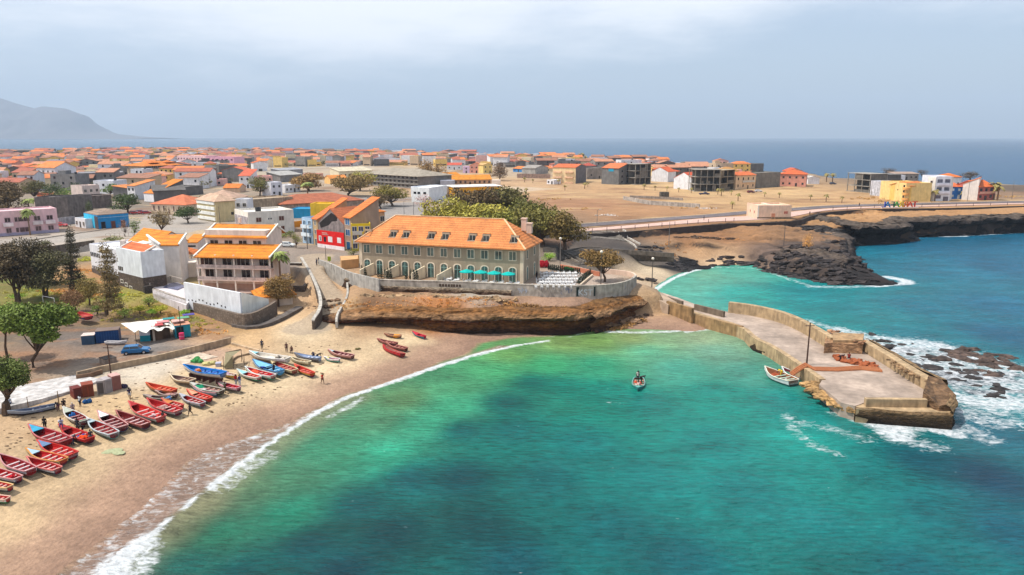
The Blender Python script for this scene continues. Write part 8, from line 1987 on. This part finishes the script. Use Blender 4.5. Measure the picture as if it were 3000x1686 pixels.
# ================================================================ the rest of the town
TOWN = gp([(-300,443),(0,446),(600,450),(1000,454),(1300,460),(1600,471),(1850,484),(2060,498),(2200,508),(2190,522),(1990,516),(1900,516),(1850,510),(1760,520),(1700,522),(1620,505),(1500,494),(1440,486),(1300,488),(1190,484),(1090,494),(960,488),(870,490),(730,492),(690,520),(640,545),(600,575),(560,560),(480,548),(350,575),(300,560),(180,560),(120,560),(20,570),(-300,620)], ZP)
LOT = gp([(860,492),(1000,489),(1190,486),(1230,500),(1000,530),(880,530),(760,510)], ZP)
rq = random.Random(77); cand = []
y = 250.0
while y < 1500:
    x = -760.0
    while x < 560:
        cand.append((x + rq.uniform(-3,3), y + rq.uniform(-3,3))); x += 16 if rq.random() < .82 else 26
    y += 16.5 if rq.random() < .8 else 25
cx_ = np.array([c[0] for c in cand]); cy_ = np.array([c[1] for c in cand]); ok = inside(cx_, cy_, TOWN) & ~inside(cx_, cy_, LOT)
cand = [c for c, k in zip(cand, ok) if k and all(math.hypot(c[0] - a, c[1] - b) > r + 5 for a, b, r in OCC) and -120 < PX((c[0], c[1], ZP))[0] < 2900]
cand.sort(key=lambda c: c[1])
WCL = [('grey', 'block', (152,148,146)),('dark grey', 'block', (122,118,116)),('white', 'plaster', (236,234,236)),('cream', 'plaster', (236,218,184)),('pink', 'plaster', (234,186,176)),('tan', 'plaster', (206,180,150)),('grey', 'block', (168,162,156)),('yellow', 'plaster', (242,204,120)),('white', 'plaster', (226,226,232))]
RCL = [('orange', (255,150,84)),('dull red', (206,118,92)),('faded orange', (232,164,128)),('brownish', (190,134,108))]
NI = 185; fm = [MB() for _ in range(1)]; far = MB(); fmat = []; fidx = {}
def fi(mat):
    if mat.name not in fidx: fidx[mat.name] = len(fmat); fmat.append(mat)
    return fidx[mat.name]
for k, (x, y) in enumerate(cand):
    wn, wk, wc_ = rq.choice(WCL); rn, rc_ = rq.choice(RCL); fl_ = rq.choice([1,1,2,2,3,3]); h = 3.0 * fl_ + rq.uniform(0,.6); w_ = rq.choice([9,11,13,16,20]) + rq.uniform(-1,1); dp_ = rq.uniform(8,12); rf = rq.choice(['flat', 'flat', 'flat', 'flat', 'gable_u', 'gable_v', 'hip', 'shed', 'gable_u'])
    a = rq.choice([.15,-.2,.3]) + rq.uniform(-.08,.08); A_ = Vector((x - w_ / 2, y - dp_ / 2, ZP)); zg = min(ZP, zat(x, y))
    if k < NI:
        pxx = PX((x, y, ZP))[0]; reg = ('far left', 'left', 'left centre', 'centre', 'right centre', 'right')[int(min(max(pxx, 0),2099) // 350)]; dist = 'nearer' if y < 400 else 'middle' if y < 530 else 'farther'
        lb = '%s %s-storey house with %s, %s %s of town' % (wn, ('one', 'two', 'three')[fl_ - 1], 'a flat roof' if rf == 'flat' else 'a %s %s roof' % (rn, 'hip' if rf == 'hip' else 'pitched'), dist, reg)
        B2 = A_ + Vector((w_ * math.cos(a), w_ * math.sin(a),0)); o, W_ = building('town_house', lb, 'house', A_, B2, dp_, h, rf, 1.8,(wk, wc_), rc_, .5, lb.replace('house', 'houses', 1), zg); clean(o)
        if rf == 'flat':
            q_ = MB().tube([(W_ * .7, dp_ * .6, h),(W_ * .7, dp_ * .6, h + 1.3)],.7,8).build('water_tank', M('paint', (50,52,56)), o)
            if rq.random() < .5: MB().box(W_ * .1, dp_ * .4, h, W_ * .4, dp_ * .8, h + 2.2).build('stair_head', M(wk, wc_), o)
        for f_ in range(fl_):
            for c in range(3):
                if rq.random() < .8: plain_window(o, 'f', W_ * (c + .5) / 3, f_ * 3 + 1.0,1.2,1.3, W_, dp_)
            if rq.random() < .6: plain_window(o, 'l', dp_ * .5, f_ * 3 + 1.0,1.2,1.3, W_, dp_)
    else:
        ca, sa = math.cos(a), math.sin(a)
        for mb2, mt in ((wall_mesh(rf, w_, dp_, h, 1.8), M(wk, wc_)),(roof_mesh(rf, w_, dp_, h, 1.8), M('tile', rc_)) if rf != 'flat' else (None, None),(MB().box(1,-.06,1, w_ - 1,-.01,1.9), M('glass', DARKG))):
            if mb2 is None: continue
            b0_ = len(far.v); far.v += [(A_.x + p[0] * ca - p[1] * sa, A_.y + p[0] * sa + p[1] * ca, zg + p[2]) for p in mb2.v]; far.f += [tuple(i + b0_ for i in f) for f in mb2.f]; far.m += [fi(mt)] * len(mb2.f)
print('town', len(cand))
tag(far.build('far_houses', fmat, None, fix=False), kind='stuff')
rq = random.Random(9); lob = []
for k in range(420):
    x, y = rq.choice(cand); x += 9; y -= 8; r_ = rq.uniform(1.5,3.6); lob.append((x, y, ZP + 2 + r_ * .4, r_, r_, r_ * .75))
tag(leaf_mesh('far_trees', lob, 420 * 60,.6,5, M('leaf', (88,84,50)),.6,.3), kind='stuff')

TL = {}
for o in bpy.data.objects:
    if o.get('group') and '-storey houses' in o['group']: TL.setdefault(o['label'],[]).append(o)
for lb, os_ in TL.items():
    if len(os_) > 1:
        os_.sort(key=lambda o: PX(o.location)[0])
        for k, o in enumerate(os_): o['label'] = lb.replace(' of town', '') + ', %s from left' % ORD[k]
